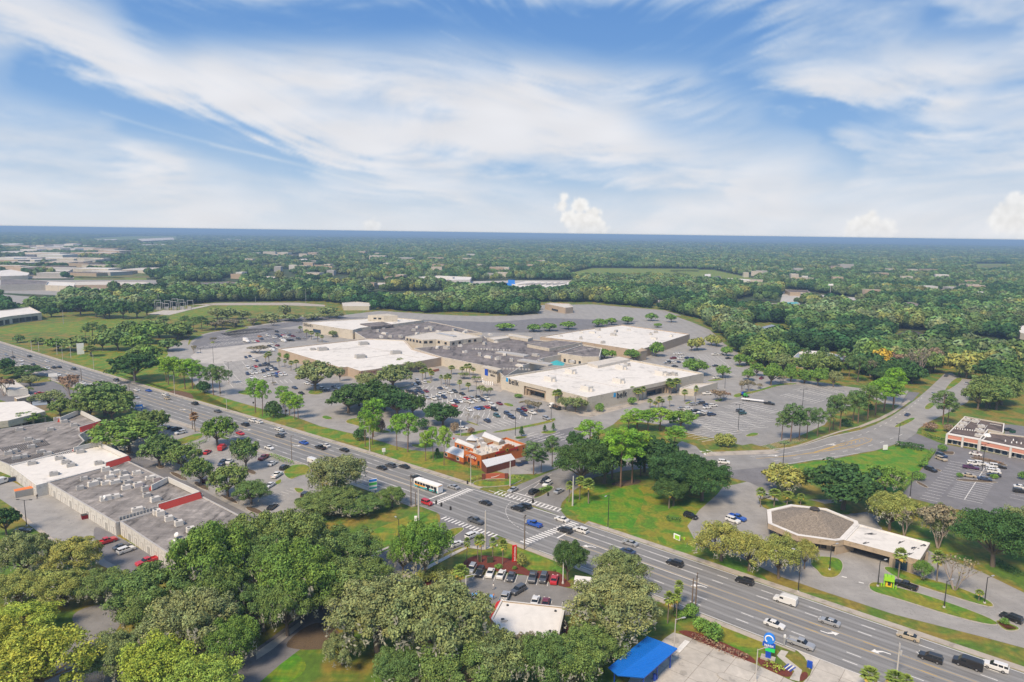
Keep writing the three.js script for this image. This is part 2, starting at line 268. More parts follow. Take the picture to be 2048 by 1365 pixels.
sheet('striped_parking_lot', [[84.08,-318.02],[87.2,-337],[101.1,-375.2],[114.7,-379.7],[126.7,-390.3],[139,-401.4],[167.5,-428],[180.2,-431.3],[202.9,-417.4],[190.2,-380.2],[166.4,-353.9],[133.36,-314.69],[111.21,-299.87],[107.91,-303.17],[102.94,-300.47],[93.6,-310.43]], 0.03, M.boulevard);
sheet('west_parking_lot', [[-241.7,-530.1],[-259.1,-557.1],[-265.4,-583.4],[-269.6,-607.3],[-264.9,-627.6],[-249.2,-645.8],[-232.5,-653.3],[-211.2,-647.9],[-193.1,-649.7],[-176,-606.1],[-173.1,-581.5],[-182.9,-577],[-204.6,-569.7]], 0.04, M.asphaltSlate);
sheet('concrete_overflow_lot', [[-238.8,-525.8],[-204.6,-569.7],[-184.7,-544.8],[-182.6,-519.8],[-186.2,-495.6],[-202.9,-472.8],[-217.7,-476.3],[-234.3,-501.4]], 0.045, M.asphaltPale);
sheet('north_parking_lot', [[-249.2,-709.2],[-223.9,-753.8],[-106.5,-736.6],[-19.1,-720.2],[36,-763.3],[136.6,-748.7],[106.1,-680.7],[30.9,-649.6],[-48.6,-641.9],[-97.7,-711.7],[-216.4,-698.9]], 0.04, M.asphaltSlate);
sheet('north_ring_road', [[-259,-613.9],[-243.4,-669.5],[-213.6,-715.8],[-195.3,-705.5],[-222.5,-643.4],[-237.1,-592]], 0.04, M.asphaltSlate);
sheet('restaurant_parking_lot', [[3.98,-304.51],[14.45,-312.9],[23.03,-320.57],[30.01,-326.29],[33.41,-317.92],[34.51,-305.94],[31.15,-294.59],[26.08,-292.58],[23.33,-284.66],[14.76,-281.78],[11.73,-270.49],[7.21,-270.3],[-2.53,-286.07]], 0.04, M.asphaltSlate);
sheet('frontage_lane', [[-57.97,-299.57],[-51.51,-300.5],[-44.46,-297.71],[-29.3,-292.35],[-28.61,-285.41],[-36.71,-285.62],[-42.28,-287.67],[-50.18,-292.6]], 0.04, M.asphaltSlate);
sheet('store_plaza', [[-36.3,-426],[-26.5,-435.4],[-17.8,-439.8],[-8.8,-444.4],[-2.1,-412.7],[-6.4,-399.1],[-12.9,-405.3],[-22.8,-416.1]], 0.045, M.concrete);
sheet('store_footpath', [[-2.6,-401.5],[9,-388],[22.8,-372.9],[35.2,-347.4],[40.7,-345.5],[54.6,-358.8],[74.2,-378.4],[88.4,-392.7],[99,-398.9],[103,-405],[89.7,-398.4],[62.1,-372.6],[39.3,-354.4],[23,-375.5],[9.1,-393.6],[-0.7,-407.6]], 0.05, M.concrete);
// side road through the crossing
sheet('mall_entrance_road', [[-3.06,-231.7],[0.02,-241.35],[3.31,-247.56],[11.43,-257.03],[19.52,-266.57],[30.22,-282.78],[39.25,-287.91],[47.85,-281.56],[59.83,-278.81],[59.96,-269.44],[45.19,-264.67],[32.46,-256.75],[23.64,-243.24],[20.81,-237.26],[18.05,-230.64],[16.95,-224.41],[18.91,-216.97],[6.93,-228.44]], 0.04, M.asphalt);
sheet('side_road', [[-25.34,-222.93],[-22.82,-217.99],[-22.32,-213.19],[-23.35,-210.82],[-25.46,-204.75],[-32.37,-195.77],[-39.73,-187.48],[-44.29,-177.32],[-47.14,-162.99],[-53.66,-147.9],[-60,-133.64],[-62.62,-125.67],[-52.82,-125.87],[-48.68,-137.31],[-46.07,-142.83],[-38.6,-158.54],[-32.79,-173.53],[-29.48,-177.74],[-24.46,-180.73],[-19.84,-189.32],[-14.52,-194.99],[-8.58,-194.18],[-4.98,-196.96],[-3.14,-201.51],[-14.42,-215.04]], 0.042, M.asphaltSlate);
sheet('wood_lane', soft([[-105.83,-156.82],[-99.52,-161.62],[-92.73,-157.16],[-90.13,-149.25],[-90.91,-144.64],[-91.22,-139.56],[-89.86,-132.98],[-86.99,-125.16],[-93.78,-125.02],[-96.66,-136.24],[-97.5,-143.52],[-100.04,-149.42]]), 0.03, M.asphalt);
sheet('wood_lane', soft([[-90.38,-133.81],[-79.47,-134.9],[-76.24,-130.82],[-80.18,-125.3],[-87.96,-125.14]]), 0.034, M.asphalt);
sheet('side_footpath', [[-55.37,-141.57],[-54.29,-138.6],[-52.1,-142.59],[-48.28,-153.33],[-49.2,-154.4]], 0.12, M.concreteWhite);
sheet('side_footpath', [[-39.75,-187.86],[-38.28,-191.51],[-30.46,-200.69],[-25.92,-205.85],[-25.2,-204.76],[-29.89,-199.39],[-37.48,-191.13],[-38.72,-188.13]], 0.12, M.concreteWhite);
sheet('side_footpath', [[-30.64,-174.53],[-27.58,-178.82],[-24.34,-180.36],[-23.48,-181.85],[-16.25,-191.36],[-12.15,-196.05],[-7.6,-194.93],[-3.54,-197.17],[-3.33,-195.9],[-7.52,-193.1],[-12.04,-194.37],[-15.09,-190.59],[-23.8,-178.93],[-28.47,-173.56]], 0.12, M.concreteWhite);
// left shopping strip: front and rear yards
sheet('strip_front_lot', [[-199.89,-326.23],[-176.9,-333],[-160.67,-324.64],[-139.15,-307.13],[-120.58,-295.69],[-107.7,-285.53],[-94.21,-275.43],[-80.3,-264.24],[-70.18,-247.33],[-62.98,-230.45],[-66.88,-217.3],[-74.22,-205.37],[-81.45,-208.13],[-102.37,-227.66],[-128.91,-250.36],[-154.22,-272.2],[-172.41,-292.55]], 0.022, M.asphaltOld);
sheet('strip_front_drive', [[-170.42,-289.69],[-154.28,-275.45],[-135.66,-263.9],[-116.8,-244.16],[-97.35,-227.15],[-80.67,-213.27],[-74.08,-206.38],[-78.14,-206.25],[-107.4,-231.6],[-126.81,-247.9],[-153.34,-268.78],[-169.78,-282.69]], 0.04, M.asphaltSlate);
sheet('strip_rear_yard', [[-194.97,-252.35],[-184.24,-245.65],[-164.39,-231.97],[-160.36,-232.12],[-145.51,-220.81],[-137.11,-215.59],[-119.42,-200.12],[-110.95,-194.03],[-98.34,-184.34],[-88.9,-179.93],[-83.36,-175.61],[-99.02,-175.16],[-105.03,-176.46],[-112.52,-180.78],[-131.27,-194.28],[-139.91,-198.53],[-164.71,-220.14],[-179.55,-231.41]], 0.024, M.asphaltOld);
sheet('resurfaced_yard', soft([[-131.58,-208.47],[-119.16,-199.66],[-110.95,-194.03],[-98.34,-184.34],[-88.9,-179.93],[-85.45,-175.55],[-96.91,-174.5],[-106.68,-179.41],[-116.44,-186.22]]), 0.04, M.asphaltSlate);
sheet('rear_footpath', [[-164.75,-219.57],[-163.86,-220.17],[-150.16,-208.36],[-136.99,-197.71],[-128.34,-190.89],[-128.56,-190.03],[-138.24,-197.21],[-149.29,-205.88]], 0.12, M.concrete);
sheet('left_lot', [[-309.5,-410.4],[-283.4,-405],[-276.5,-412.5],[-252,-390.2],[-240,-384.6],[-225.6,-356.5],[-229.2,-345.8],[-243.9,-345],[-278.1,-367.4]], 0.024, M.asphaltSlate);
// bank by the crossing
sheet('bank_parking_lot', [[-22.1,-171.36],[-16.47,-172.52],[-10.46,-176.81],[-7.95,-178.05],[4.47,-178.3],[13.18,-172.83],[18.25,-170.47],[22.7,-168.17],[18.63,-159.4],[13.89,-158.41],[-2.5,-164.91],[-4.16,-156.68],[-8.14,-162.25],[-12.1,-167.72],[-16.63,-169.04],[-21.61,-167.46]], 0.03, M.asphalt);
// concrete cast in slabs: each slab is a piece of its own with an open joint round it
function slabs(name, pts, y, m) {
  const base = struct(name, flat(pts, y - 0.022), M.mulchBrown), U = [RU, RN], to = ([x, z]) => [x * U[0][0] + z * U[0][1], x * U[1][0] + z * U[1][1]], back = ([a, b]) => [a * U[0][0] + b * U[1][0], a * U[0][1] + b * U[1][1]], q = pts.map(to), xs = q.map((p) => p[0]), zs = q.map((p) => p[1]), S = 5.2;
  const cut = (p, ax, v, s) => { const o = []; for (let i = 0; i < p.length; i++) { const a = p[i], b = p[(i + 1) % p.length], da = (a[ax] - v) * s, db = (b[ax] - v) * s; if (da >= 0) o.push(a); if (da * db < 0) { const t = da / (da - db); o.push([lerp(a[0], b[0], t), lerp(a[1], b[1], t)]); } } return o; };
  const ms = [0.94, 1, 1.05].map((k) => { const c = m.clone(); c.color = m.color.clone().multiplyScalar(k); return c; }); let k = 0;
  for (let x = Math.min(...xs); x < Math.max(...xs); x += S) for (let z = Math.min(...zs); z < Math.max(...zs); z += S) { let p = q; for (const [ax, v, s] of [[0, x + .03, 1], [0, x + S - .03, -1], [1, z + .03, 1], [1, z + S - .03, -1]]) if (p.length) p = cut(p, ax, v, s); if (p.length > 2 && Math.abs(area(p)) > .3) part('slab', flat(p.map(back), y + ((k * 7) % 3) * .002), ms[(k++ * 5 + (k >> 1)) % 3], base); }
  return base;
}
// car wash
slabs('car_wash_apron', [[36.14,-149.11],[38.72,-151.57],[40.36,-150.8],[47.38,-145.16],[53.87,-139.72],[59.25,-134.46],[61.21,-132.73],[62.48,-129.05],[20.08,-122.42],[25.85,-134.55]], 0.03, M.concreteWhite);
slabs('car_wash_driveway', [[64.97,-145.2],[66.58,-143.76],[73.48,-137.75],[77.2,-134.68],[76.85,-126.4],[57.3,-126],[61.47,-133.38],[64.22,-136.04],[65.49,-138.08],[65.69,-142.64]], 0.06, M.concreteWhite);
sheet('car_wash_footpath', [[61.51,-145.04],[62.91,-144.41],[61.43,-142.55],[63.23,-137.69],[61.03,-133.78],[59.31,-134.62],[61.41,-137.32],[59.71,-142.87]], 0.09, M.concreteWhite);
sheet('verge_footpath', [[46.79,-160.64],[47.8,-158.1],[49.46,-157.27],[58.48,-149.25],[57.59,-148.64],[49.22,-156.4],[46.23,-159.38]], 0.12, M.concreteWhite);
// octagonal bank: drives and yards
sheet('drive_through_yard', [[78.81,-247.86],[91.07,-254.67],[95.5,-243.44],[94.62,-233.84],[102.69,-236.46],[120.69,-237.11],[119.26,-229.75],[123.39,-221.74],[118.97,-211.67],[126.49,-193.71],[132.34,-183.48],[135.93,-172.59],[140.96,-161.96],[124.5,-141.2],[117.64,-147.21],[111.1,-151.44],[95.43,-160.8],[82.21,-172.18],[74.33,-179.55],[66.22,-191.58],[56.65,-203.05],[56.93,-212.31],[63.99,-225.19],[74.38,-240.2]], 0.03, M.asphaltOld);
sheet('link_drive', [[78.55,-264.27],[95.89,-269.11],[108.66,-273.29],[104.09,-265.3],[100.54,-256.68],[99.07,-248.12],[94.96,-241.94],[90.52,-253.04]], 0.045, M.asphaltSlate);
// curving boulevard
sheet('boulevard', [[57.99,-280.03],[77.38,-305.63],[81.82,-298.34],[82.08,-287.74],[96.56,-289.75],[113.7,-292.6],[132.55,-303.62],[149.73,-316.93],[168.67,-327.92],[181.5,-338.4],[198.9,-355.6],[217.1,-375.7],[236.8,-398.1],[256.3,-421.6],[280.3,-451.2],[298.7,-474],[306.4,-478],[302.2,-467.4],[300.2,-457.4],[305.4,-454.5],[314.6,-459.9],[285.2,-423.4],[260.5,-389.7],[239,-369.2],[224.2,-355.9],[211.8,-344.6],[199.5,-332.1],[193.25,-323.15],[183.02,-312.89],[172.62,-304.7],[159.5,-295.34],[150.83,-291.44],[133.85,-281.97],[126.75,-281.01],[116.68,-276.12],[108.66,-273.29],[95.89,-269.11],[80.7,-264.94],[71.64,-268.12]], 0.046, M.boulevard);
sheet('boulevard_concrete', [[181.5,-338.4],[198.9,-355.6],[217.1,-375.7],[236.8,-398.1],[256.3,-421.6],[280.3,-451.2],[298.7,-474],[306.4,-478],[302.2,-467.4],[300.2,-457.4],[305.4,-454.5],[314.6,-459.9],[285.2,-423.4],[260.5,-389.7],[239,-369.2],[224.2,-355.9],[211.8,-344.6],[199.5,-332.1],[195.23,-326.63],[190.5,-332.5],[188.2,-334.2]], 0.06, M.asphaltOld);
sheet('boulevard_footpath', [[80.98,-283.65],[95.48,-286.29],[112.15,-288.37],[115.98,-290.61],[114.49,-294.75],[97.23,-291.87],[85.68,-289.96]], 0.1, M.concrete);
sheet('boulevard_footpath', [[114.88,-295.81],[123.23,-298.59],[133.57,-305.86],[146.69,-316.94],[157.75,-325.79],[172.3,-335.3],[171.1,-333],[156.62,-323.33],[145.6,-314.47],[132.78,-303.94],[122.51,-296.75],[114.31,-294.24]], 0.1, M.concrete);
sheet('boulevard_footpath', [[172.1,-335.6],[189.1,-350.6],[205.5,-366.9],[228.6,-393.9],[228.7,-390.9],[205.1,-363.7],[188.4,-346.9],[171,-332.2]], 0.1, M.concrete);
sheet('ring_road_mouth', [[215.9,-379],[241.1,-415.2],[246.4,-412.8],[230.2,-391.6]], 0.05, M.asphaltSlate);
// right-hand shops
sheet('shop_parking_lot', [[173.5,-305.49],[183.02,-312.89],[193.49,-323.16],[195.79,-307.27],[206.56,-297.43],[216.57,-286.82],[228.9,-270.35],[176.09,-204.33],[167.48,-216.35],[162.61,-223.08],[149.93,-232.63],[141.02,-242.17],[160.37,-264.67],[184.71,-293.63],[183.86,-300.02]], 0.05, M.asphaltSlate);
sheet('shop_rear_yard', [[248.1,-342],[252,-342.2],[256.1,-339.3],[263.5,-335.2],[245.22,-310.89],[235.91,-323.81]], 0.04, M.asphaltSlate);
// lawns and beds
const lawn = (p, m = M.lawn, y = 0.012) => sheet('lawn', soft(p), y, m);
lawn([[-321.2,-500.8],[-288.4,-531.4],[-280.5,-550.3],[-255.4,-516.9],[-248.6,-481.2],[-177,-388.5],[-124.6,-331.9],[-129.7,-346.1],[-182.5,-385],[-200.7,-393.4],[-247.7,-425.5],[-306.2,-476.8]]);
lawn([[-192,-384.2],[-177.8,-389.2],[-154.5,-372.5],[-129.7,-353.8],[-106.4,-336.8],[-103.99,-326.24],[-126.9,-334.2],[-150.8,-352.6],[-178.4,-375]], M.lawn);
lawn([[-100.11,-327.57],[-90.63,-322.18],[-71.17,-309.27],[-57.85,-298.95],[-42.11,-286.53],[-27.85,-284.88],[-18.91,-267.69],[-12.68,-262.05],[-32.13,-262.22],[-47.19,-274.74],[-68.79,-295.37],[-85.83,-304.63],[-95.53,-312.13]], M.lawn);
lawn([[20.43,-233.48],[26.56,-247.16],[42.75,-250.39],[51.41,-246.82],[63.21,-238.58],[78.9,-247.87],[70.56,-232.98],[62.71,-219.68],[58.33,-205.98],[59.06,-197.25],[54.31,-202.27],[40.55,-211.01],[26.03,-216.4],[17.7,-225.52]], M.lawn);
lawn([[20.72,-236.24],[31.09,-236.62],[44.66,-249.46],[49.33,-240.54],[40.81,-214.59],[37.77,-207.62],[24.61,-215.84],[21.88,-222.21],[18.99,-228.94]], M.lawnVivid, 0.016);
lawn([[21.7,-220.3],[42.94,-222.09],[57.56,-216.36],[55.85,-202.98],[63.43,-192.14],[70.62,-178.75],[69.12,-174.56],[54.74,-187.15],[39.32,-201.57],[22.49,-215.19]], M.lawn, 0.014);
lawn([[110.08,-273.04],[133.48,-281.14],[158.86,-294.07],[172.22,-303.74],[176.87,-303.02],[183.41,-296.04],[184.58,-294.33],[141.66,-242.68],[134.91,-243.67],[136.15,-275.68],[118.89,-261.58]], M.lawnVivid, 0.014);
lawn([[87.97,-239.49],[93.46,-234.96],[102.26,-230.71],[117.06,-234.65],[124.44,-240.83],[132.7,-241.14],[140.98,-241.44],[132.5,-230.66],[116.11,-223.59],[86.37,-222.56]], M.grass, 0.075);
lawn([[92.26,-230.92],[105.24,-238.62],[112.69,-229.03],[115.82,-225.74],[112.89,-222.33],[110.26,-228.08],[100.51,-232.09]], M.grass, 0.08);
lawn([[121.91,-220.21],[130.12,-218.11],[135.75,-211.44],[137.72,-207.15],[139.23,-197.67],[133.43,-188.75],[128.54,-192.26],[129.14,-201.34],[123.35,-208.13],[118.57,-213.12]], M.lawn, 0.08);
lawn([[196.71,-325.85],[205.8,-337.3],[222.1,-349.9],[225.6,-345.3],[201.33,-313.74],[197.69,-309.66],[194.2,-317.42]], M.lawn, 0.012);
lawn([[-56.33,-139.69],[-50.47,-143.58],[-43.72,-147.69],[-36.58,-144.39],[-29.81,-138.93],[-25.78,-131.91],[-24.8,-126.59],[-51.22,-126.04]], M.grass, 0.02);
lawn([[-55.49,-137.46],[-50.54,-143.82],[-45.97,-140.85],[-42.33,-136.87],[-43.91,-131.52],[-51.94,-127.95]], M.lawnVivid, 0.04);
lawn([[-44.84,-203.39],[-37.41,-212.18],[-28.66,-222.82],[-23.46,-217.71],[-22.82,-211.68],[-26.18,-206.3],[-30.85,-200.68],[-39.54,-192.29],[-42.41,-197.25]], M.lawn, 0.016);
lawn([[-14.58,-190.26],[-3.72,-196.2],[-0.35,-198.89],[1.93,-195.1],[11.43,-188.05],[15.08,-181.87],[22.65,-178.81],[21.12,-176.65],[17.09,-174.46],[13.68,-180.73],[5.81,-180.5],[1.37,-187.75],[-7.96,-189.86]], M.lawn, 0.016);
lawn([[47.68,-157.66],[49.22,-156.4],[57.59,-148.64],[61.43,-145.11],[59.58,-142.5],[56.75,-140.66],[54.26,-142.74],[48.38,-148.62],[47.92,-153.43]], M.lawn, 0.05);
lawn([[-475.5,-622.3],[-424.2,-689.9],[-387.1,-722.6],[-366.1,-682.7],[-347.5,-612.9],[-364.2,-590.5],[-418.2,-616.8],[-446,-582.9]], M.lawn, 0.03);
lawn([[-367.3,-740.2],[-361.5,-837.7],[-285.9,-857.9],[-270.5,-811.2],[-330.2,-768.8],[-327.2,-700.6],[-343.6,-698.7]], M.lawn, 0.03);
lawn([[-295.4,-559],[-275.2,-543.5],[-247.2,-499.4],[-253.7,-478.5],[-310.3,-481.5],[-311.7,-516.4]], M.lawn, 0.03);
lawn([[120.7,-1609.5],[224.6,-1894.3],[313.2,-1873.2],[439,-1742.2],[376.8,-1420.4],[316.1,-1460.2],[176.8,-1486.2],[127.7,-1421.2]], M.lawn, 0.03);
lawn([[327.7,-1490.1],[404.9,-1565.1],[442.8,-1486.4],[475.6,-1390.6],[416.2,-1269.9],[347.4,-1365.9]], M.lawn, 0.03); lawn([[415.8,-1814.8],[484.7,-1791.9],[437.4,-1572.2],[380.5,-1590.7]], M.lawn, 0.03);
lawn([[491.6,-897.3],[563.5,-896.2],[532.7,-860],[480.8,-853.9]], M.lawn, 0.03); lawn([[409.3,-641.4],[449,-655.8],[417.9,-602.6],[395.9,-587.2],[392.8,-600.5]], M.dryLawn, 0.03); lawn([[1671,-2530.5],[1840,-2623.1],[1488.9,-2134.5],[1460.3,-2177.1]], M.dryLawn, 0.03);
lawn([[199.3,-487.9],[207.6,-482.4],[211.2,-470.8],[206.2,-459.3],[189.2,-458.1]], M.lawn, 0.03);
sheet('substation_pad', [[-394,-749.7],[-395.7,-786.5],[-379.3,-788.6],[-371.6,-856.7],[-365.5,-847.2],[-368.3,-789.9],[-367,-743.4]], 0.05, M.concreteWhite);
sheet('far_road', [[-393.6,-849.6],[-365.2,-876.7],[-275.1,-891.4],[-234.1,-869],[-228.9,-849.2],[-283.9,-858.1],[-365.5,-847.2]], 0.05, M.concrete);
sheet('far_field', [[-571.1,-819.7],[-554.5,-863.4],[-528.6,-835.4],[-522.5,-788.4],[-532.8,-769.4]], 0.03, M.dryLawn); sheet('far_field', [[-811.3,-1298.8],[-732.1,-1316.2],[-686.1,-1243.6],[-736.6,-1206.7]], 0.03, M.dryLawn);
mat('townGround', 0.30, 0.29, 0.22, { map: scaled(grassTex, 170) });
for (const [p, m] of [[[[-932.3,-1193],[-642.1,-1252.7],[-560.4,-1170.6],[-545.6,-1042.6],[-594.2,-940.6],[-768.5,-981.3]], M.asphaltOld], [[[-2535.4,-3266.3],[-2317.2,-3853],[-1416.4,-2557.5],[-1343.7,-2265.9],[-1464.3,-2007.2],[-1539.7,-1978.7]], M.concrete], [[[-546.7,-1153.7],[-455,-1186.6],[-418.4,-1090.4],[-506.8,-1068.5]], M.asphaltOld], [[[-1196.9,-1585.2],[-1001.7,-1600.2],[-792.5,-1263.5],[-933.4,-1233.5]], M.concrete], [[[-131.3,-1309.6],[-30.1,-1353.6],[-0.4,-1369.4],[125.4,-1395],[102.3,-1166],[-2.8,-1114],[-111.6,-1112.5]], M.asphaltPale], [[[22.2,-899.1],[106.2,-921.3],[187.8,-859.4],[196.2,-806.2],[92.4,-765],[32.3,-766]], M.asphaltOld], [[[295.7,-970.5],[376.2,-969.6],[382.3,-893.6],[356.4,-831.9],[301,-848.8],[290.9,-923.9]], M.concrete], [[[457.6,-1183.3],[530.9,-1083.6],[508.9,-992.6],[413.3,-967.6],[373.1,-973.9]], M.asphaltPale], [[[-328.5,-1257.1],[-219.5,-1265.2],[-208.4,-1200.8],[-309.1,-1182.2]], M.asphaltOld], [[[-204.6,-1020],[-98.4,-1030.9],[-90.2,-945.2],[-191.7,-955.1]], M.concrete], [[[-698.3,-950.7],[-556.9,-880.8],[-546.7,-864.5],[-571.1,-819.7],[-600.5,-815.8]], M.asphaltOld]]) sheet('distant_pavement', p, 0.06, m);
sheet('distant_town_ground', [[-3171,-3964.2],[-3115.8,-4762.1],[-2333.8,-4297.2],[-1392.9,-2941.9],[-771.4,-1624.1],[-668.5,-1304.6],[-978.7,-1214.7]], 0.03, M.townGround);
for (const p of [[[116.8,-1608.6],[217.2,-1910.8],[514.1,-1944.7],[374.1,-1409.8],[244.3,-1456.1],[167.5,-1467.3],[126.7,-1410.6]], [[420.3,-1875.1],[543.4,-1907.2],[526.9,-1520.6],[439.7,-1266],[406.3,-1340.3],[331.4,-1474.2]], [[-834,-1330.2],[-784.8,-1490.7],[-644.7,-1234],[-759.7,-1210.7]], [[1735.7,-2648.7],[1900,-2699.9],[1483.1,-2103.9],[1360.5,-2072.6]], [[-4220.7,-7781.1],[-4003.8,-8434.5],[-2515.8,-5295.5],[-2884.9,-4839],[-3501.7,-5876.2]], [[501,-923.3],[586.2,-925.7],[539.1,-849.9],[461.9,-849.8]]]) sheet('far_meadow', p, 0.02, M.lawn);
// mulch beds
const bed = (p, m = M.mulch, y = 0.1) => struct('mulch_bed', slab(soft(p), 0, y), m);
bed([[-13.37,-184.99],[-10.92,-188.87],[-7.96,-189.86],[-3.56,-189.27],[1.37,-187.46],[3.49,-183.77],[5.81,-180.5],[9.77,-181.05],[13.93,-180.46],[15.21,-176.48],[16.92,-172.43],[14.39,-172.11],[13.2,-173.08],[4.48,-178.84],[-3.34,-180.24],[-8.68,-182.3],[-11.24,-181.11]]);
bed([[-23.86,-173.33],[-21.02,-174.95],[-16.71,-175.07],[-16.74,-172.76],[-20.67,-171.9],[-23.09,-171.33]]);
bed([[40.06,-152.41],[43.06,-152.49],[48.38,-148.62],[53.41,-143.45],[54.42,-141.31],[54.02,-139.55],[50.01,-143.01],[43.76,-148.12],[40.23,-151.2]], M.mulch, 0.06); bed([[55.35,-142.77],[57.62,-140.68],[61.54,-137.66],[59.44,-134.95],[57.15,-136.55],[54.45,-139.56]], M.mulch, 0.06);
bed([[62.5,-136.67],[63.94,-137.37],[63.9,-136.03],[62.83,-134.7],[60.99,-133.69]], M.mulch); bed([[35.17,-141.59],[36.4,-143.24],[37.41,-142.9],[37.12,-141.63],[35.88,-140.89]], M.mulch, 0.16); bed([[45.57,-134.65],[46.65,-135.49],[48.98,-133.75],[47.95,-133.09]], M.mulch, 0.16);
bed([[13.24,-155.86],[14.16,-155.88],[14.3,-149.08],[12.63,-147.14]], M.mulch);
bed([[-197.2,-393.6],[-182.5,-388.1],[-171.8,-370.7],[-180.4,-373.1],[-190.6,-381.4]], M.dirt, 0.05); bed([[36.18,-250.14],[49.36,-256.04],[49.34,-250.65],[40.29,-246.4]], M.mulchBrown, 0.08);
bed([[-50.62,-144.06],[-47.1,-153.36],[-42.94,-153.47],[-37.53,-148.34],[-39.27,-143.84],[-42.37,-142.82],[-46.54,-142.72]], M.mulchBrown, 0.05);
// kerbed islands
for (const p of [[[-14.19,-248.96],[-10.99,-252.07],[0.83,-254.36],[5.51,-253.94],[2.51,-249.01],[0.01,-246.58],[-8.98,-243.94],[-13.16,-245.5]], [[7.95,-234.19],[10.45,-243.54],[14.52,-247.13],[16.66,-244.91],[12.86,-238.1],[9.12,-233.71]], [[-20.02,-205.74],[-17.45,-208.34],[-14.31,-208.86],[-14.16,-206.76],[-16,-203.42],[-17.44,-200.19]]]) island(p, M.lawn);
island([[7.98,-235.25],[10.64,-242.98],[14.49,-246.55],[16.03,-244.66],[12.46,-238.09],[9.15,-234.55]], M.mulchBrown);
for (const p of [[[187.3,-334.1],[207.4,-353.6],[210.3,-351.7],[191.1,-333.2]], [[224.9,-372.5],[237.6,-388.4],[240.2,-385.6],[227.6,-370.2]], [[263.8,-418.6],[298.6,-462.1],[302.3,-457.5],[270.3,-421.8]]]) island(p, M.lawn, 'median_island');
for (const p of [[[107.61,-313.74],[113.99,-321.27],[117.75,-319.65],[113.57,-314.29]], [[128.6,-398.6],[135.4,-405.5],[147.4,-411.7],[168.7,-434.2],[181.2,-435],[179.8,-431.7],[167.5,-428],[149.4,-410.3],[139,-401.4],[129,-391.4]], [[114.5,-385.6],[118.8,-390.8],[121.1,-388.9],[117.9,-382.8],[114.4,-382]], [[123.4,-438],[131.8,-445],[140.6,-447.4],[130.8,-438]], [[158.5,-491.1],[162.8,-495.3],[167.2,-492.4],[162.9,-486.5]], [[95.5,-377.1],[100.1,-382.7],[102.2,-381.7],[96.3,-374.7]]]) island(p, M.lawn, 'lot_island');
for (const p of [[[-246.7,-562.5],[-248.3,-571.2],[-244.4,-569.3],[-241.3,-559.5]], [[-258.2,-548.8],[-272.5,-582.7],[-275.8,-601.7],[-268.9,-607.4],[-268.1,-578.5],[-256.6,-548.9]], [[-157.8,-390],[-152,-397.2],[-144.3,-383],[-150.3,-382.6]], [[-116.7,-388.7],[-116.9,-399.4],[-110.1,-397.6],[-107,-391.4],[-110,-385]], [[-94.7,-337.4],[-93.5,-342.3],[-87.4,-336.2],[-89.8,-333]], [[-259.6,-618.6],[-262.5,-656],[-245.1,-657.8],[-257,-630.6]], [[-80.72,-328.56],[-80.3,-335.5],[-75.1,-338.1],[-72.53,-326.01],[-62.48,-319.29],[-53.57,-312.8],[-60.91,-311.1],[-74.18,-324.46]], [[-71.8,-403.9],[-63.2,-408.9],[-61.3,-416],[-61.1,-411.3],[-66.1,-402]], [[-22.7,-334.6],[-20.3,-333.9],[-14.61,-326.72],[-15.77,-325.93],[-21.3,-331.6]], [[-20.9,-307.71],[-28.01,-311.34],[-19.05,-314.48],[-12.72,-319.63],[-10.31,-317.93],[-17.25,-309.86]], [[-43.81,-294.09],[-42.54,-295.35],[-33.88,-295.75],[-32.82,-292.79],[-36.68,-289.08],[-41.16,-290.63]], [[-4.9,-371.1],[-1.8,-373.2],[1.8,-367.8],[0.9,-364.1],[-2.6,-365.7]], [[-56.4,-425.9],[-50.7,-426.3],[-48.7,-421.5],[-52.2,-421.3]]]) island(p, M.lawn, 'lot_island');
for (const p of [[[12.82,-315.89],[17.1,-320.28],[22.89,-318.46],[17.92,-313.07]], [[1.17,-306.32],[4.02,-309.4],[8.01,-308.6],[3.98,-304.51]], [[14.07,-290.27],[18.58,-294.03],[23.24,-290.68],[18.62,-285.3]], [[-9.82,-314.92],[1.77,-323.9],[18.2,-336.7],[21.5,-343.1],[23,-340],[20.5,-333.7],[1.76,-319.64],[-6.72,-314.39]], [[1.55,-306.17],[2.88,-309.49],[7.44,-309.71],[7.78,-307.76],[3.98,-304.35]], [[29.02,-322.99],[31.82,-326.38],[36.65,-326.62],[35.98,-320.14],[31.24,-319.91]]]) island(p, M.lawn, 'lot_island');
for (const p of [[[-160.1,-278.66],[-159.71,-280.45],[-156.75,-280.05],[-154.66,-277.16],[-156.4,-275.87]], [[-138.68,-262.2],[-138.97,-265.34],[-134.4,-262.38],[-133.91,-259.31],[-135.91,-259.23]], [[-130.26,-254.96],[-128.5,-256.51],[-118.66,-248.22],[-120.11,-246.08]], [[-116.33,-244.18],[-115.17,-246.97],[-106.99,-239.21],[-107.75,-236.6]], [[-103.02,-234.24],[-96.58,-232],[-91.14,-225.03],[-94.23,-226.08]], [[-88.97,-221.67],[-87.2,-224.01],[-80.44,-218.64],[-80.58,-215.39]], [[-103.26,-259.04],[-100.81,-260.67],[-96.43,-256.32],[-97.1,-253.36]]]) island(p, M.mulchBrown, 'lot_island');
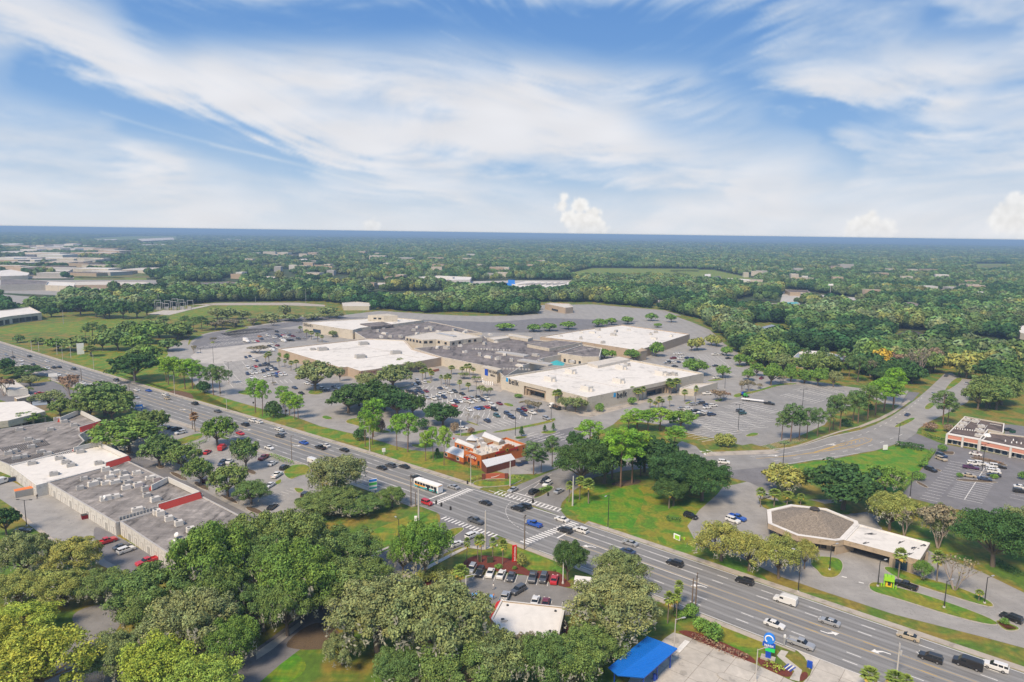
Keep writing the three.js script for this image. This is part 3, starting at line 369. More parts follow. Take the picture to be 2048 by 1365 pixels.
for (const p of [[[-150.01,-289.96],[-146.59,-297.47],[-141.97,-309.41],[-136.36,-301.76],[-139.78,-292.23],[-142.35,-288.52]], [[-87.15,-245.38],[-85.69,-250.72],[-83.95,-246.8],[-84.25,-243.56]], [[-78.34,-240.63],[-76.74,-241.32],[-73.08,-239.59],[-74.29,-234.7]], [[-87.93,-257.54],[-86.87,-266.37],[-80.02,-266.66],[-76.08,-258.02],[-76.7,-255.18],[-79.57,-253.68],[-81.63,-248.21]]]) island(p, M.lawn, 'lot_island');
for (const p of [[[87.75,-191.66],[91.65,-192.18],[95.94,-191.11],[95.03,-186.03],[89.99,-178.94],[85.61,-179.17],[85.92,-183.52],[85.23,-186.51]], [[96.44,-175.99],[99.22,-177.45],[102.93,-174.81],[110.06,-169.75],[119.27,-159.17],[118.01,-155.53],[110.2,-159.51],[99.72,-168.84],[95.08,-171.94]], [[104.79,-185.56],[108.46,-186.42],[113.03,-180.65],[120.09,-175.28],[124.13,-168.23],[123.02,-164.22],[119.25,-166.24],[112.01,-173.05],[106.55,-178.35]], [[118.76,-158.87],[120.45,-158.63],[122.83,-155.92],[121.96,-154.28],[118.52,-153.67],[117.89,-155.8]]]) island(p, M.lawn, 'drive_island');
island([[118.68,-158.31],[120.05,-158.06],[122.17,-155.64],[121.69,-154.54],[118.82,-154.1],[118.39,-156.09]], M.mulch, 'drive_island');
for (const p of [[[194.54,-286.02],[197.25,-288.58],[204.24,-284.24],[205.4,-277.89],[203.36,-275.94],[199.15,-281.86]], [[154.89,-256.46],[156.46,-256.97],[156.96,-250.8],[155.3,-249.02],[154.43,-252.88]], [[171.32,-272.38],[172.39,-271.92],[173.55,-269.97],[171.31,-267.91]], [[171.63,-259.39],[175.19,-260.45],[187.49,-257.73],[185.89,-255.87],[173.4,-257.63]], [[190.49,-295.52],[194.22,-295.68],[192.36,-292.11],[189.43,-289.71],[184.9,-295.27]]]) island(p, M.mulchBrown, 'lot_island');
island([[44.09,-135.93],[45.33,-136.63],[46.8,-135.99],[50.32,-134.1],[51.6,-131.9],[47.55,-131.81],[44.96,-133.99]], M.concreteWhite, 'kerb_island'); island([[35.02,-140.87],[36.09,-143.79],[37.84,-143.83],[37.96,-142.01],[37.09,-140.57],[35.68,-140.01]], M.concreteWhite, 'kerb_island');

// ---------- painted markings ----------
const W = [], Yl = [];
const line = (list, [x0, z0], [x1, z1], w, y) => { const dx = x1 - x0, dz = z1 - z0, L = Math.hypot(dx, dz), nx = -dz / L * w / 2, nz = dx / L * w / 2; list.push(flat([[x0 + nx, z0 + nz], [x1 + nx, z1 + nz], [x1 - nx, z1 - nz], [x0 - nx, z0 - nz]], y)); };
const lw = 25 / 7, MY = 0.056;
const rl = (list, s0, s1, t, w = 0.16) => list.push(strip(s0, s1, t - w / 2, t + w / 2, MY));
for (let s = -1080; s < 320; s += 12.2) {
  if (s > 58 && s < 118) continue;
  for (const k of [1, 2, 5, 6]) { rl(W, s, s + 3.05, -lw * k, 0.2); }
  if (s < 0 || s > 172) for (const k of [3, 4]) rl(Yl, s + 2, s + 5, -lw * k + (k === 3 ? -0.2 : 0.2), 0.15);
}
for (const [a, b] of [[-1080, 58], [118, 320]]) { rl(Yl, a, b, -lw * 3, 0.15); rl(Yl, a, b, -lw * 4, 0.15); rl(W, a, b, -0.35, 0.15); rl(W, a, b, -24.65, 0.15); }
rl(W, 6, 58, -lw * 4 + 0.5, 0.2); rl(W, 118, 165, -lw * 3 - 0.4, 0.2); rl(W, 122, 160, -lw * 2, 0.2); rl(W, 122, 160, -lw * 1, 0.2); rl(W, 20, 58, -lw * 5, 0.2); rl(W, 20, 58, -lw * 6, 0.2);
// stop lines and crossings
line(W, ...[[-28.4,-231.83],[-22.78,-238.41]], 0.6, MY); line(W, ...[[14.63,-201.99],[17.63,-205.48]], 0.6, MY);
function zebra(a, b, dir, n, len, w) { for (let i = 0; i < n; i++) { const t = (i + 0.5) / n, x = lerp(a[0], b[0], t), z = lerp(a[1], b[1], t), L = Math.hypot(...dir); line(W, [x - dir[0] / L * len / 2, z - dir[1] / L * len / 2], [x + dir[0] / L * len / 2, z + dir[1] / L * len / 2], w, MY); } }
zebra(...[[-25.84,-228.14],[-14.21,-242.38]], RU, 15, 3.0, 0.62); zebra(...[[4.12,-198.15],[21.34,-213.94]], RU, 18, 3.2, 0.62); zebra(...[[-21.98,-216.52],[-3.9,-202.6]], RN, 15, 2.6, 0.6); zebra(...[[-5.39,-239.6],[17.28,-223.48]], [0.55, -0.83], 17, 3.0, 0.6);
line(W, ...[[-7.65,-241.18],[16.8,-222.03]], 0.25, MY); line(W, ...[[-4.02,-241.87],[17.56,-224.94]], 0.25, MY);
line(W, ...[[-13.8,-242.4],[16.4,-218.74]], 0.25, MY + .004);
line(W, ...[[0.85,-239.84],[7.77,-234.92]], 0.5, MY); line(W, ...[[2.46,-239.35],[16,-259.34]], 0.16, MY); line(W, ...[[5.24,-236.74],[10.87,-249.33]], 0.16, MY);
{ const q = [[0.29,-230.29],[-0.85,-227.24],[-1.31,-224.28],[-1.28,-221.4],[-0.77,-218.16],[-0.01,-215.01],[1.26,-211.96],[3.38,-208.85],[6.46,-204.3]]; for (let i = 0; i + 1 < q.length; i++) { const m = [(q[i][0] + q[i + 1][0]) / 2, (q[i][1] + q[i + 1][1]) / 2]; line(W, q[i], [lerp(q[i][0], m[0], .6), lerp(q[i][1], m[1], .6)], 0.16, MY); line(W, m, [lerp(m[0], q[i + 1][0], .6), lerp(m[1], q[i + 1][1], .6)], 0.16, MY); } }
// turn arrows
function arrow(p, turn, k = 1, flip = 1) {
  const s = new THREE.Shape([[-1.6, -.13], [.5, -.13], [.5, -.45], [1.7, .25 * 0], [.5, .45], [.5, .13], [-1.6, .13]].map(([a, b]) => new THREE.Vector2(a * k, b * k)));
  const h = new THREE.Shape([[-1.7, -.15], [-.4, -.15], [.35, .55], [.05, .95], [1.6, 1.1], [1.15, -.2], [.75, .15], [-.2, -.55 + .1], [-1.7, -.45]].map(([a, b]) => new THREE.Vector2(a * k, b * k * flip)));
  const g = new THREE.ShapeGeometry(flip ? h : s); g.rotateX(-Math.PI / 2); g.rotateY(turn); g.translate(p[0], MY, p[1]);
  const i = g.index.array; const nrm = g.attributes.normal; for (let q = 0; q < nrm.count; q++) nrm.setXYZ(q, 0, 1, 0); W.push(g);
}
for (const [s, d] of [[-190, 1], [-118, 1], [-60, 1], [-22, 1], [22, 1], [128, -1], [163, -1], [196, 1], [207, -1], [-260, -1]]) arrow(rd(s, -lw * 3.5), roadTurn + (d < 0 ? Math.PI : 0), 1.15, 1);
// boulevard lines
const poly = (list, p, w, y) => { for (let i = 0; i + 1 < p.length; i++) line(list, p[i], p[i + 1], w, y); };
const dashed = (list, p, w, y) => { for (let i = 0; i + 1 < p.length; i++) { const L = Math.hypot(p[i + 1][0] - p[i][0], p[i + 1][1] - p[i][1]), n = Math.round(L / 9); for (let k = 0; k < n; k++) line(list, [lerp(p[i][0], p[i + 1][0], k / n), lerp(p[i][1], p[i + 1][1], k / n)], [lerp(p[i][0], p[i + 1][0], (k + .38) / n), lerp(p[i][1], p[i + 1][1], (k + .38) / n)], w, y); } };
const BY = 0.07;
poly(Yl, [[102.87,-281.97],[118.17,-285.6],[131.37,-291.85],[147.72,-304],[161.35,-312.96]], 0.3, BY); poly(Yl, [[110.41,-283.61],[130.87,-290.67],[156.87,-303.79]], 0.3, BY);
poly(Yl, [[130.93,-291.09],[153.06,-300.1],[164.25,-309.08],[167.16,-313.13],[164.92,-315.02],[158.69,-311.75],[144.85,-301.57],[130.93,-291.09]], 0.3, BY);
for (let i = 0; i < 11; i++) { const [a, b] = [[[135.39,-293.91],[165.17,-312.05]][0], [[135.39,-293.91],[165.17,-312.05]][1]], [c, d] = [[[141.32,-298.65],[165,-314.03]][0], [[141.32,-298.65],[165,-314.03]][1]]; line(Yl, [lerp(a[0], b[0], i / 10), lerp(a[1], b[1], i / 10)], [lerp(c[0], d[0], i / 10), lerp(c[1], d[1], i / 10)], 0.3, BY); }
dashed(W, [[109.35,-279.3],[137.29,-289.64],[151.27,-296.4],[167.9,-307.33],[182.72,-318.91],[191.15,-326.65]], 0.2, BY); dashed(W, [[143.43,-303.36],[156.82,-312.65],[176.41,-329.61],[193,-346],[215.4,-370.1],[243.9,-404.2]], 0.2, BY);
poly(W, [[101.41,-284.87],[115.67,-288.3],[133.66,-297.25],[147.36,-306.5]], 0.2, BY); poly(W, [[96.33,-288.81],[113.57,-292.22],[132.25,-302.67],[149.36,-315.99],[168.23,-327.02]], 0.2, BY); poly(W, [[110.28,-274.03],[127.01,-281.59],[150.88,-291.55]], 0.2, BY);
zebra(...[[82.01,-287.05],[94.24,-290.1]], [0.1, -1], 8, 2.2, 0.9);
arrow([[111.44,-286.42]][0], 0.3, 1.3, -1); arrow([[143.63,-303.19]][0], 0.35, 1.3, -1); arrow([[82.88,-290.29]][0], 2, 0.9, 1); arrow([[85.98,-291.81]][0], 2, 0.9, 1);
// parking bays: rows of stripes between two ends
function bays(a, b, n, len, w = 0.12, y = 0.065, skew = 0) {
  const dx = b[0] - a[0], dz = b[1] - a[1], L = Math.hypot(dx, dz), px = -dz / L, pz = dx / L, k = skew;
  for (let i = 0; i <= n; i++) { const x = lerp(a[0], b[0], i / n), z = lerp(a[1], b[1], i / n); line(W, [x, z], [x + (px + k * dx / L) * len, z + (pz + k * dz / L) * len], w, y); }
}
function bayRow(p, len, step = 2.8, both = true) { const L = Math.hypot(p[1][0] - p[0][0], p[1][1] - p[0][1]), n = Math.round(L / step); bays(p[0], p[1], n, len, .26); if (both) { bays(p[0], p[1], n, -len, .26); line(W, p[0], p[1], .2, .066); } }
bays(...[[-9.75,-175.78],[10.14,-172.34]], 7, -5.0, 0.13);
{ const p = [[10.97,-164.57],[15.57,-159.1]], q = [[11.13,-165.27],[13.57,-163.95]]; for (const e of [[[11,-165.03],[10.8,-163.65]], [[13.65,-164.41],[13.38,-162.81]], [[16.23,-164.16],[15.2,-158.88]]]) line(W, e[0], e[1], .13, .065); }
poly(W, [[-6.86,-168.1],[-5.38,-167.9],[-6.6,-162.29],[-8.04,-162.7],[-6.86,-168.1]], 0.12, 0.066); for (let i = 1; i < 7; i++) { const a = [[-6.77,-167.86],[-7.92,-162.71]], b = [[-5.5,-167.8],[-6.6,-162.38]]; line(W, [lerp(a[0][0], a[1][0], i / 7), lerp(a[0][1], a[1][1], i / 7)], [lerp(b[0][0], b[1][0], (i - .8) / 7), lerp(b[0][1], b[1][1], (i - .8) / 7)], .14, .066); }
{ const b = []; for (const c of [[-8.77,-167.71],[-4.25,-166.97]]) b.push(flat([[c[0] - .7, c[1] - .7], [c[0] + .7, c[1] - .7], [c[0] + .7, c[1] + .7], [c[0] - .7, c[1] + .7]], .064)); struct('accessible_bay_marking', merge(b), M.paintBlue); }
// the big south-east lot: double rows running up to the right
for (const e of ["x"]) for (const p of [[[89.4,-329.65],[109.4,-350.9]], ]) void p;
for (const p of [[[90.94,-307.71],[85.26,-318.08]], [[96.93,-322.12],[92.6,-335.8]], [[104.42,-318.32],[93.4,-342]], [[111.01,-324.22],[102.9,-350.6]], [[120.87,-329.75],[111.3,-360.4]], [[130,-341.6],[119.7,-373.4]], [[140.1,-361],[125.8,-381.3]], [[174.2,-386],[161.4,-402.7]], [[188.6,-398],[174.8,-417.9]], [[197.6,-409.2],[184.5,-429.1]]]) bayRow(p, 5.2);
bays(...[[111.43,-300.49],[132.81,-314.27]], 16, 5.4, .15); bays(...[[136.8,-395],[166.9,-429.2]], 16, -4.8, .15);
for (const p of [[[144,-538.2],[139.9,-477.6]], [[150.6,-538.7],[147.8,-481.1]], [[157.7,-531.8],[154.7,-484.7]], [[131.5,-459.7],[148.3,-463.7]]]) bayRow(p, 5.2);
for (const p of [[[-199.1,-474.6],[-163.5,-414.7]], [[-197.5,-459.7],[-163.1,-400.9]], [[-190.4,-484.7],[-157.1,-424.8]], [[-157.6,-424.8],[-145.7,-443.7]], [[-169.3,-416.7],[-147.6,-411]], [[-154.9,-410.6],[-135.9,-421.3]]]) bayRow(p, 5.2);
for (const p of [[[-244,-539.8],[-212.6,-576.6]], [[-242.5,-554.3],[-207.1,-591.1]], [[-246.6,-573.6],[-209.3,-608]], [[-251,-594.2],[-221.6,-622.2]], [[-254.7,-613.8],[-228.6,-637.8]]]) bayRow(p, 5.4);
for (const p of [[[-53,-385.9],[-26.5,-389.5]], [[-51.9,-374.1],[-12.9,-378.3]], [[-45.1,-363.4],[-7.8,-358.3]], [[-24.9,-347.2],[10.2,-344.1]], [[-12.19,-326.11],[1.8,-335.8]], [[-58.7,-409.2],[-44.6,-407.8]]]) bayRow(p, 5.2);
for (const p of [[[7.51,-312.57],[17.42,-303.22]], [[19.66,-313.15],[27.7,-305.62]]]) bayRow(p, 4.8);
// right-hand shop lot
bays(...[[168.89,-264.43],[184.15,-282.3]], 6, 5.4, .2); bays(...[[147.15,-239.66],[168.89,-264.43]], 9, 5.4, .2); line(W, ...[[192.56,-273.25],[162.41,-238.64]], .2, .066);
{ const c = [[192.56,-273.25],[162.41,-238.64]], L = Math.hypot(c[1][0] - c[0][0], c[1][1] - c[0][1]), n = Math.round(L / 2.75); bays(c[0], c[1], n, 5.4, .2); bays(c[0], c[1], n, -5.4, .2); }
bays(...[[194.69,-257.1],[180.41,-241.28]], 5, -5.4, .14); bays(...[[150.88,-228.54],[157.67,-221.79]], 5, 5, .13);
bays(...[[-166.62,-318.64],[-149.06,-305.06]], 8, 4.8, .12); bays(...[[-101.74,-271.92],[-82.92,-250.82]], 8, -4.5, .12); bays(...[[-81.87,-228.63],[-75.81,-238.26]], 6, -4, .12); bays(...[[-130.06,-287.31],[-100.38,-264.3]], 12, 4.8, .12);
for (const p of [[[91.36,-180.04],[92.43,-179.36]], [[94.54,-176.97],[95.58,-176.31]]]) line(W, p[0], p[1], .5, .066);
line(W, ...[[41.21,-148.2],[37.91,-143.96]], 1.2, .05);
struct('white_road_markings', merge(W), M.paintWhite); struct('yellow_road_markings', merge(Yl), M.paintYellow);

// ---------- buildings ----------
const font = await new FontLoader().loadAsync('fonts/droid/droid_sans_bold.typeface.json');
const fontSerif = await new FontLoader().loadAsync('fonts/droid/droid_serif_bold.typeface.json');
const quad = (a, b, c, d, u = 1, v = 1) => { const g = new THREE.BufferGeometry(); g.setAttribute('position', new THREE.Float32BufferAttribute([...a, ...b, ...c, ...a, ...c, ...d], 3)); const L = Math.hypot(b[0] - a[0], b[1] - a[1], b[2] - a[2]), H = Math.hypot(d[0] - a[0], d[1] - a[1], d[2] - a[2]); g.setAttribute('uv', new THREE.Float32BufferAttribute([0, 0, L, 0, L, H, 0, 0, L, H, 0, H], 2)); g.computeVertexNormals(); return g; };
const tri = (a, b, c) => { const g = new THREE.BufferGeometry(); g.setAttribute('position', new THREE.Float32BufferAttribute([...a, ...b, ...c], 3)); g.setAttribute('uv', new THREE.Float32BufferAttribute([a[0], a[2], b[0], b[2], c[0], c[2]], 2)); g.computeVertexNormals(); return g; };
const boxG = (w, h, d, x = 0, y = 0, z = 0, turn = 0) => { const g = new THREE.BoxGeometry(w, h, d); if (turn) g.rotateY(turn); g.translate(x, y, z); return g; };
const cyl = (r0, r1, h, x = 0, y = 0, z = 0, n = 10) => { const g = new THREE.CylinderGeometry(r1, r0, h, n); g.translate(x, y + h / 2, z); return g; };
const beam = ([x0, y0, z0], [x1, y1, z1], r, n = 6) => { const a = new THREE.Vector3(x0, y0, z0), b = new THREE.Vector3(x1, y1, z1), L = a.distanceTo(b), g = new THREE.CylinderGeometry(r, r, L, n); g.translate(0, L / 2, 0); g.applyQuaternion(new THREE.Quaternion().setFromUnitVectors(new THREE.Vector3(0, 1, 0), b.clone().sub(a).normalize())); g.translate(x0, y0, z0); return g; };
const footprints = [];
// pts: outline [x, z] in the world; notch: { edge, a, b, deep, top } opens a recess in one wall
function building(name, label, pts, h, o = {}) {
  const c = [pts.reduce((s, p) => s + p[0], 0) / pts.length, pts.reduce((s, p) => s + p[1], 0) / pts.length];
  const g = thing(name, label, o.category ?? 'building', c, 0, o.group); footprints.push(pts);
  let L = pts.map((p) => [p[0] - c[0], p[1] - c[1]]); if (area(L) > 0) L = L.reverse();   // outline so that outward is to the right
  const par = o.par ?? 0.7, th = o.th ?? 0.45, roofY = h - par, notches = o.notches ?? [], faces = [], deep = [];
  for (let i = 0; i < L.length; i++) {
    const a = L[i], b = L[(i + 1) % L.length], at = (t, d = 0) => { const dx = b[0] - a[0], dz = b[1] - a[1], l = Math.hypot(dx, dz); return [lerp(a[0], b[0], t) + (dz / l) * d, lerp(a[1], b[1], t) - (dx / l) * d]; };
    const q = (p, r, y0, y1) => quad([p[0], y0, p[1]], [r[0], y0, r[1]], [r[0], y1, r[1]], [p[0], y1, p[1]]);
    const my = notches.filter((n) => n.find(a, b)).sort((x, y) => x.a - y.a); let t = 0;
    const out = -1;
    for (const n of my) {
      if (n.a > t) faces.push(q(at(t), at(n.a), 0, h));
      faces.push(q(at(n.a), at(n.b), n.top, h));
      const i0 = at(n.a, out * n.deep * -SGN), i1 = at(n.b, out * n.deep * -SGN);
      deep.push(q(at(n.a), i0, 0, n.top), q(i1, at(n.b), 0, n.top), q(i0, i1, 0, n.top), quad([at(n.a)[0], n.top, at(n.a)[1]], [at(n.b)[0], n.top, at(n.b)[1]], [i1[0], n.top, i1[1]], [i0[0], n.top, i0[1]]));
      n.back = [i0, i1]; t = n.b;
    }
    faces.push(q(at(t), at(1), 0, h));
  }
  const inn = inset(L, th);
  if (par > 0) { const ip = prism(inn, roofY, h); faces.push(ip); }
  part('wall', merge(faces), o.wall ?? M.wallCream, g);
  for (let i = 0; i < deep.length; i += 4) part('porch', merge(deep.slice(i, i + 4)), o.porch ?? M.wallTan, g);
  part('roof', flat(inn, roofY), o.roof ?? M.roofWhite, g);
  if (par > 0) part('coping', flat(L, h + 0.02, [inn]), o.cop ?? M.coping, g);
  return { g, c, L, h, roofY, at: (p) => [p[0] - c[0], p[1] - c[1]], notches };
}
const SGN = 1;
const along = (a, b, t) => [lerp(a[0], b[0], t), lerp(a[1], b[1], t)];
const yaw = (a, b) => Math.atan2(-(b[1] - a[1]), b[0] - a[0]);
// notch on the wall whose two ends lie nearest the given world points
function notch(bc, p, q, a, b, deep, top) { return { a, b, deep, top, find: (x, y) => { const d = (u, v) => Math.hypot(u[0] + bc[0] - v[0], u[1] + bc[1] - v[1]); if (d(x, p) < 3 && d(y, q) < 3) return true; return false; } }; }
const unitGeo = {}, fanGeo = new THREE.CylinderGeometry(0.42, 0.42, 0.08, 12);
function rooftopUnit(B, [x, z], w = 3, d = 2, hh = 1.6, turn = 0, m = M.unitGrey) {
  const k = [w, d, hh].join(); unitGeo[k] ??= merge([boxG(w, hh * .8, d, 0, hh * .55, 0), boxG(w * 1.05, hh * .16, d * 1.05, 0, hh * .08, 0), boxG(w * .96, hh * .06, d * .96, 0, hh * .98, 0), boxG(w * .3, hh * .55, d * .3, w * .6, hh * .3, 0)]);
  const [lx, lz] = B.at([x, z]), u = part('rooftop_unit', unitGeo[k], m, B.g, [lx, B.roofY, lz]); u.rotation.y = turn;
  const f = part('fan_grille', fanGeo, M.darkTrim, u, [-w * .22, hh * 1.03, 0]); return u;
}
function small(B, name, geo, m, [x, z], y = B.roofY, turn = 0) { const [lx, lz] = B.at([x, z]); const q = part(name, geo, m, B.g, [lx, y, lz]); q.rotation.y = turn; return q; }
function winOn(B, a, b, t, w, y0, y1, m = M.glassDark, name = 'window', frame) {   // a window standing 5 cm proud of the wall a-b
  const p = along(a, b, t), g = boxG(w, y1 - y0, 0.12), q = small(B, name, g, m, p, (y0 + y1) / 2, yaw(a, b));
  if (frame) part('frame', merge([boxG(w + .3, .14, .2, 0, (y1 - y0) / 2 + .07, 0), boxG(w + .3, .16, .24, 0, -(y1 - y0) / 2 - .08, 0), boxG(.14, y1 - y0, .2, w / 2 + .07, 0, 0), boxG(.14, y1 - y0, .2, -w / 2 - .07, 0, 0)]), frame, q);
  return q;
}
function words(B, name, text, size, a, b, t, y, m, f = font) {   // raised letters on the wall a-b, reading from a to b
  const g = new TextGeometry(text, { font: f, size, depth: 0.15, curveSegments: 3 }); g.computeBoundingBox(); g.translate(-g.boundingBox.max.x / 2, 0, 0);
  return small(B, name, g, m, along(a, b, t), y, yaw(a, b));
}
mat('letterBlack', 0.03, 0.03, 0.035, { roughness: 0.5 }); mat('letterBlue', 0.03, 0.30, 0.62, { roughness: 0.5 }); mat('letterBrown', 0.22, 0.1, 0.07);

// department store with twin portals (nearest corner faces the camera)
{
  const p = [[-6.1,-407.4],[39.8,-356.5],[119.4,-426.5],[74.5,-478.1]], base = [[-6.1,-407.4],[39.8,-356.5],[119.4,-426.5],[74.5,-478.1]];
  const c = [p.reduce((s, q) => s + q[0], 0) / 4, p.reduce((s, q) => s + q[1], 0) / 4];
  const n1 = notch(c, p[0], p[1], 0.29, 0.55, 5, 5.4), n1b = { ...n1, a: 1 - n1.b, b: 1 - n1.a, find: notch(c, p[1], p[0], 0, 0, 0, 0).find };
  const n2 = notch(c, p[1], p[2], 0.46, 0.66, 5, 5.4), n2b = { ...n2, a: 1 - n2.b, b: 1 - n2.a, find: notch(c, p[2], p[1], 0, 0, 0, 0).find };
  const B = building('department_store', 'cream department store with white roof, two deep portals and black and blue letters', p, 7.6, { notches: [n1, n1b, n2, n2b], category: 'store', par: 1 });
  for (const [a, b, t, y] of [[p[0], p[1], 0.13, 4.7], [p[1], p[2], 0.24, 3.9]]) {
    const L = Math.hypot(b[0] - a[0], b[1] - a[1]), tt = t, nx = -(b[1] - a[1]) / L, nz = (b[0] - a[0]) / L, off = (q) => [q[0] + nx * .02, q[1] + nz * .02];
    words(B, 'sign_letters', 'belk', 3.0, off(a), off(b), tt + 2.2 / L, y - 0.3, M.letterBlack);
    const petals = []; for (let k = 0; k < 9; k++) { const e = new THREE.SphereGeometry(.42, 6, 5); e.scale(1, 1.5, .3); e.rotateZ(-1.5 + k * 0.33); e.translate(-.6 + (k % 3) * .55, 1 + Math.floor(k / 3) * .75, 0); petals.push(e); }
    small(B, 'sign_emblem', merge(petals), M.letterBlue, along(off(a), off(b), tt - 3.6 / L), y, yaw(a, b));
  }
  for (const [a, b, t] of [[p[0], p[1], 0.42], [p[1], p[2], 0.56]]) {
    const L = Math.hypot(b[0] - a[0], b[1] - a[1]), nx = (b[1] - a[1]) / L, nz = -(b[0] - a[0]) / L, q = along(a, b, t), back = [q[0] + nx * 4.8, q[1] + nz * 4.8], w = L * (a === p[0] ? .2 : .14), ty = yaw(a, b);
    const door = small(B, 'entrance_doors', boxG(w * .62, 3, .25), M.glassBlue, back, 1.5, ty);
    part('door_frame', merge([0, 1, 2, 3, 4, 5, 6].map((k) => boxG(.12, 3, .36, w * .62 * (k / 6 - .5), 0, 0)).concat(boxG(w * .62, .2, .36, 0, .7, 0))), M.darkTrim, door);
    for (const [k, s] of [[1, .16], [2, .3]]) { const fx = [q[0] + nx * (1.2 * k), q[1] + nz * (1.2 * k)], ww = L * (a === p[0] ? .26 : .2) * (1 - s); small(B, 'portal_frame', merge([boxG(.8, 5.35 - k * .55, 1.2, -ww / 2 - .4, (5.35 - k * .55) / 2, 0), boxG(.8, 5.35 - k * .55, 1.2, ww / 2 + .4, (5.35 - k * .55) / 2, 0), boxG(ww + 1.6, .9 + k * .2, 1.2, 0, 5.0 - k * .55, 0)]), M.wallTan, fx, 0, ty); }
  }
  const ty = yaw(p[0], p[1]);
  for (const q of [[22.6,-402.2],[41.7,-378],[36.6,-426.1],[70.4,-442.1],[62.5,-400.1],[92.1,-424.3]]) rooftopUnit(B, q, 6, 4.2, 2.6, ty, M.unitPale);
  for (const q of [[75.9,-453],[96,-423.2],[100.2,-423.5]]) rooftopUnit(B, q, 3.6, 2.6, 1.8, ty, M.unitGrey);
  const r = [[22.8,-425.3],[62.4,-384.8]]; small(B, 'roof_seam', beam([0, .05, 0], [r[1][0] - r[0][0], .05, r[1][1] - r[0][1]], .16), M.unitGrey, r[0]);
  const e = [[49.9,-452.3],[74.3,-477.2],[80.2,-468.2],[55.4,-442.2]], ce = B.at(e[0]); part('raised_parapet', merge([slab(e.map(B.at), B.roofY, 8.3)]), M.roofCream, B.g);
  // delivery yard wall on the right flank
  const d = [[97.9,-398.2],[108,-409.6],[125.1,-415.5],[105.8,-395.7]]; const D = building('delivery_yard', 'low cream walled delivery yard on right flank of department store', d, 4.2, { roof: M.roofCream, par: .5 });
  footprints.push(p);
}
// wide white-roofed store at the front left of the mall
{
  const p = [[-171.1,-505],[-108.5,-436.4],[-104.8,-439],[-93.8,-426.1],[-85.7,-432.9],[-48.9,-478.4],[-74,-511.6],[-86.2,-553.3],[-117.5,-558.9]];
  const B = building('anchor_store', 'wide white roofed store with chamfered corner behind the oaks', p, 6, { category: 'store', par: .6, wall: M.wallBeige, cop: M.coping });
  for (const q of [[-138.2,-502.7],[-114.3,-530.8],[-83.1,-492.7],[-104.7,-475]]) rooftopUnit(B, q, 6.4, 4, 2.4, .6, M.unitGrey);
  for (const q of [[-145.5,-503.6]]) rooftopUnit(B, q, 3.4, 2.6, 1.6, .6, M.unitGrey);
  for (const [a, b] of [[[-136.6,-501.5],[-111.4,-521.4]], [[-111.4,-521.4],[-64,-477.1]], [[-105.1,-469.6],[-84.8,-489.9]]]) small(B, 'roof_seam', beam([0, .05, 0], [b[0] - a[0], .05, b[1] - a[1]], .18), M.unitGrey, a);
  words(B, 'sign_letters', 'JCPenney', 2.0, p[3], p[4], .5, 3.6, M.letterBrown, fontSerif);
  const col = [[-87.6,-436.6]][0]; small(B, 'column', boxG(1.2, 5.2, 1.2), M.wallCream, col, 2.6);
}
// anchor at the back left with a square penthouse
{
  const p = [[-192.8,-638.4],[-147.4,-600.2],[-136.5,-592.8],[-132.5,-607.5],[-105.2,-639.6],[-85.4,-667],[-112.1,-681.9],[-141.5,-675],[-182,-647.8]];
  const B = building('anchor_store', 'far back anchor store with boxy penthouse on white roof', p, 8, { category: 'store' });
  const q = [[-137.1,-659],[-121.3,-655.4],[-108.8,-658.7],[-121.6,-673.9]], c = B.at([0, 0]); part('penthouse', slab(q.map(B.at), B.roofY, 13), M.wallCream, B.g);
  for (const [a, b, t] of [[q[0], q[1], .45], [q[0], q[1], .75]]) winOn(B, a, b, t, 3, 9.4, 11, M.glassDark);
  winOn(B, p[0], p[1], .37, 12, .3, 3.6, M.glassBlue, 'entrance_doors', M.wallTan);
  words(B, 'sign_letters', "Dillard's", 2.4, p[0], p[1], .14, 5, M.letterBlack, fontSerif);
  const d = [[-139.1,-633.5],[-125.2,-615.7],[-107.6,-629],[-121.6,-650]]; part('roof_terrace', slab(d.map(B.at), 6.5, 8.2), M.roofDark, B.g);
}
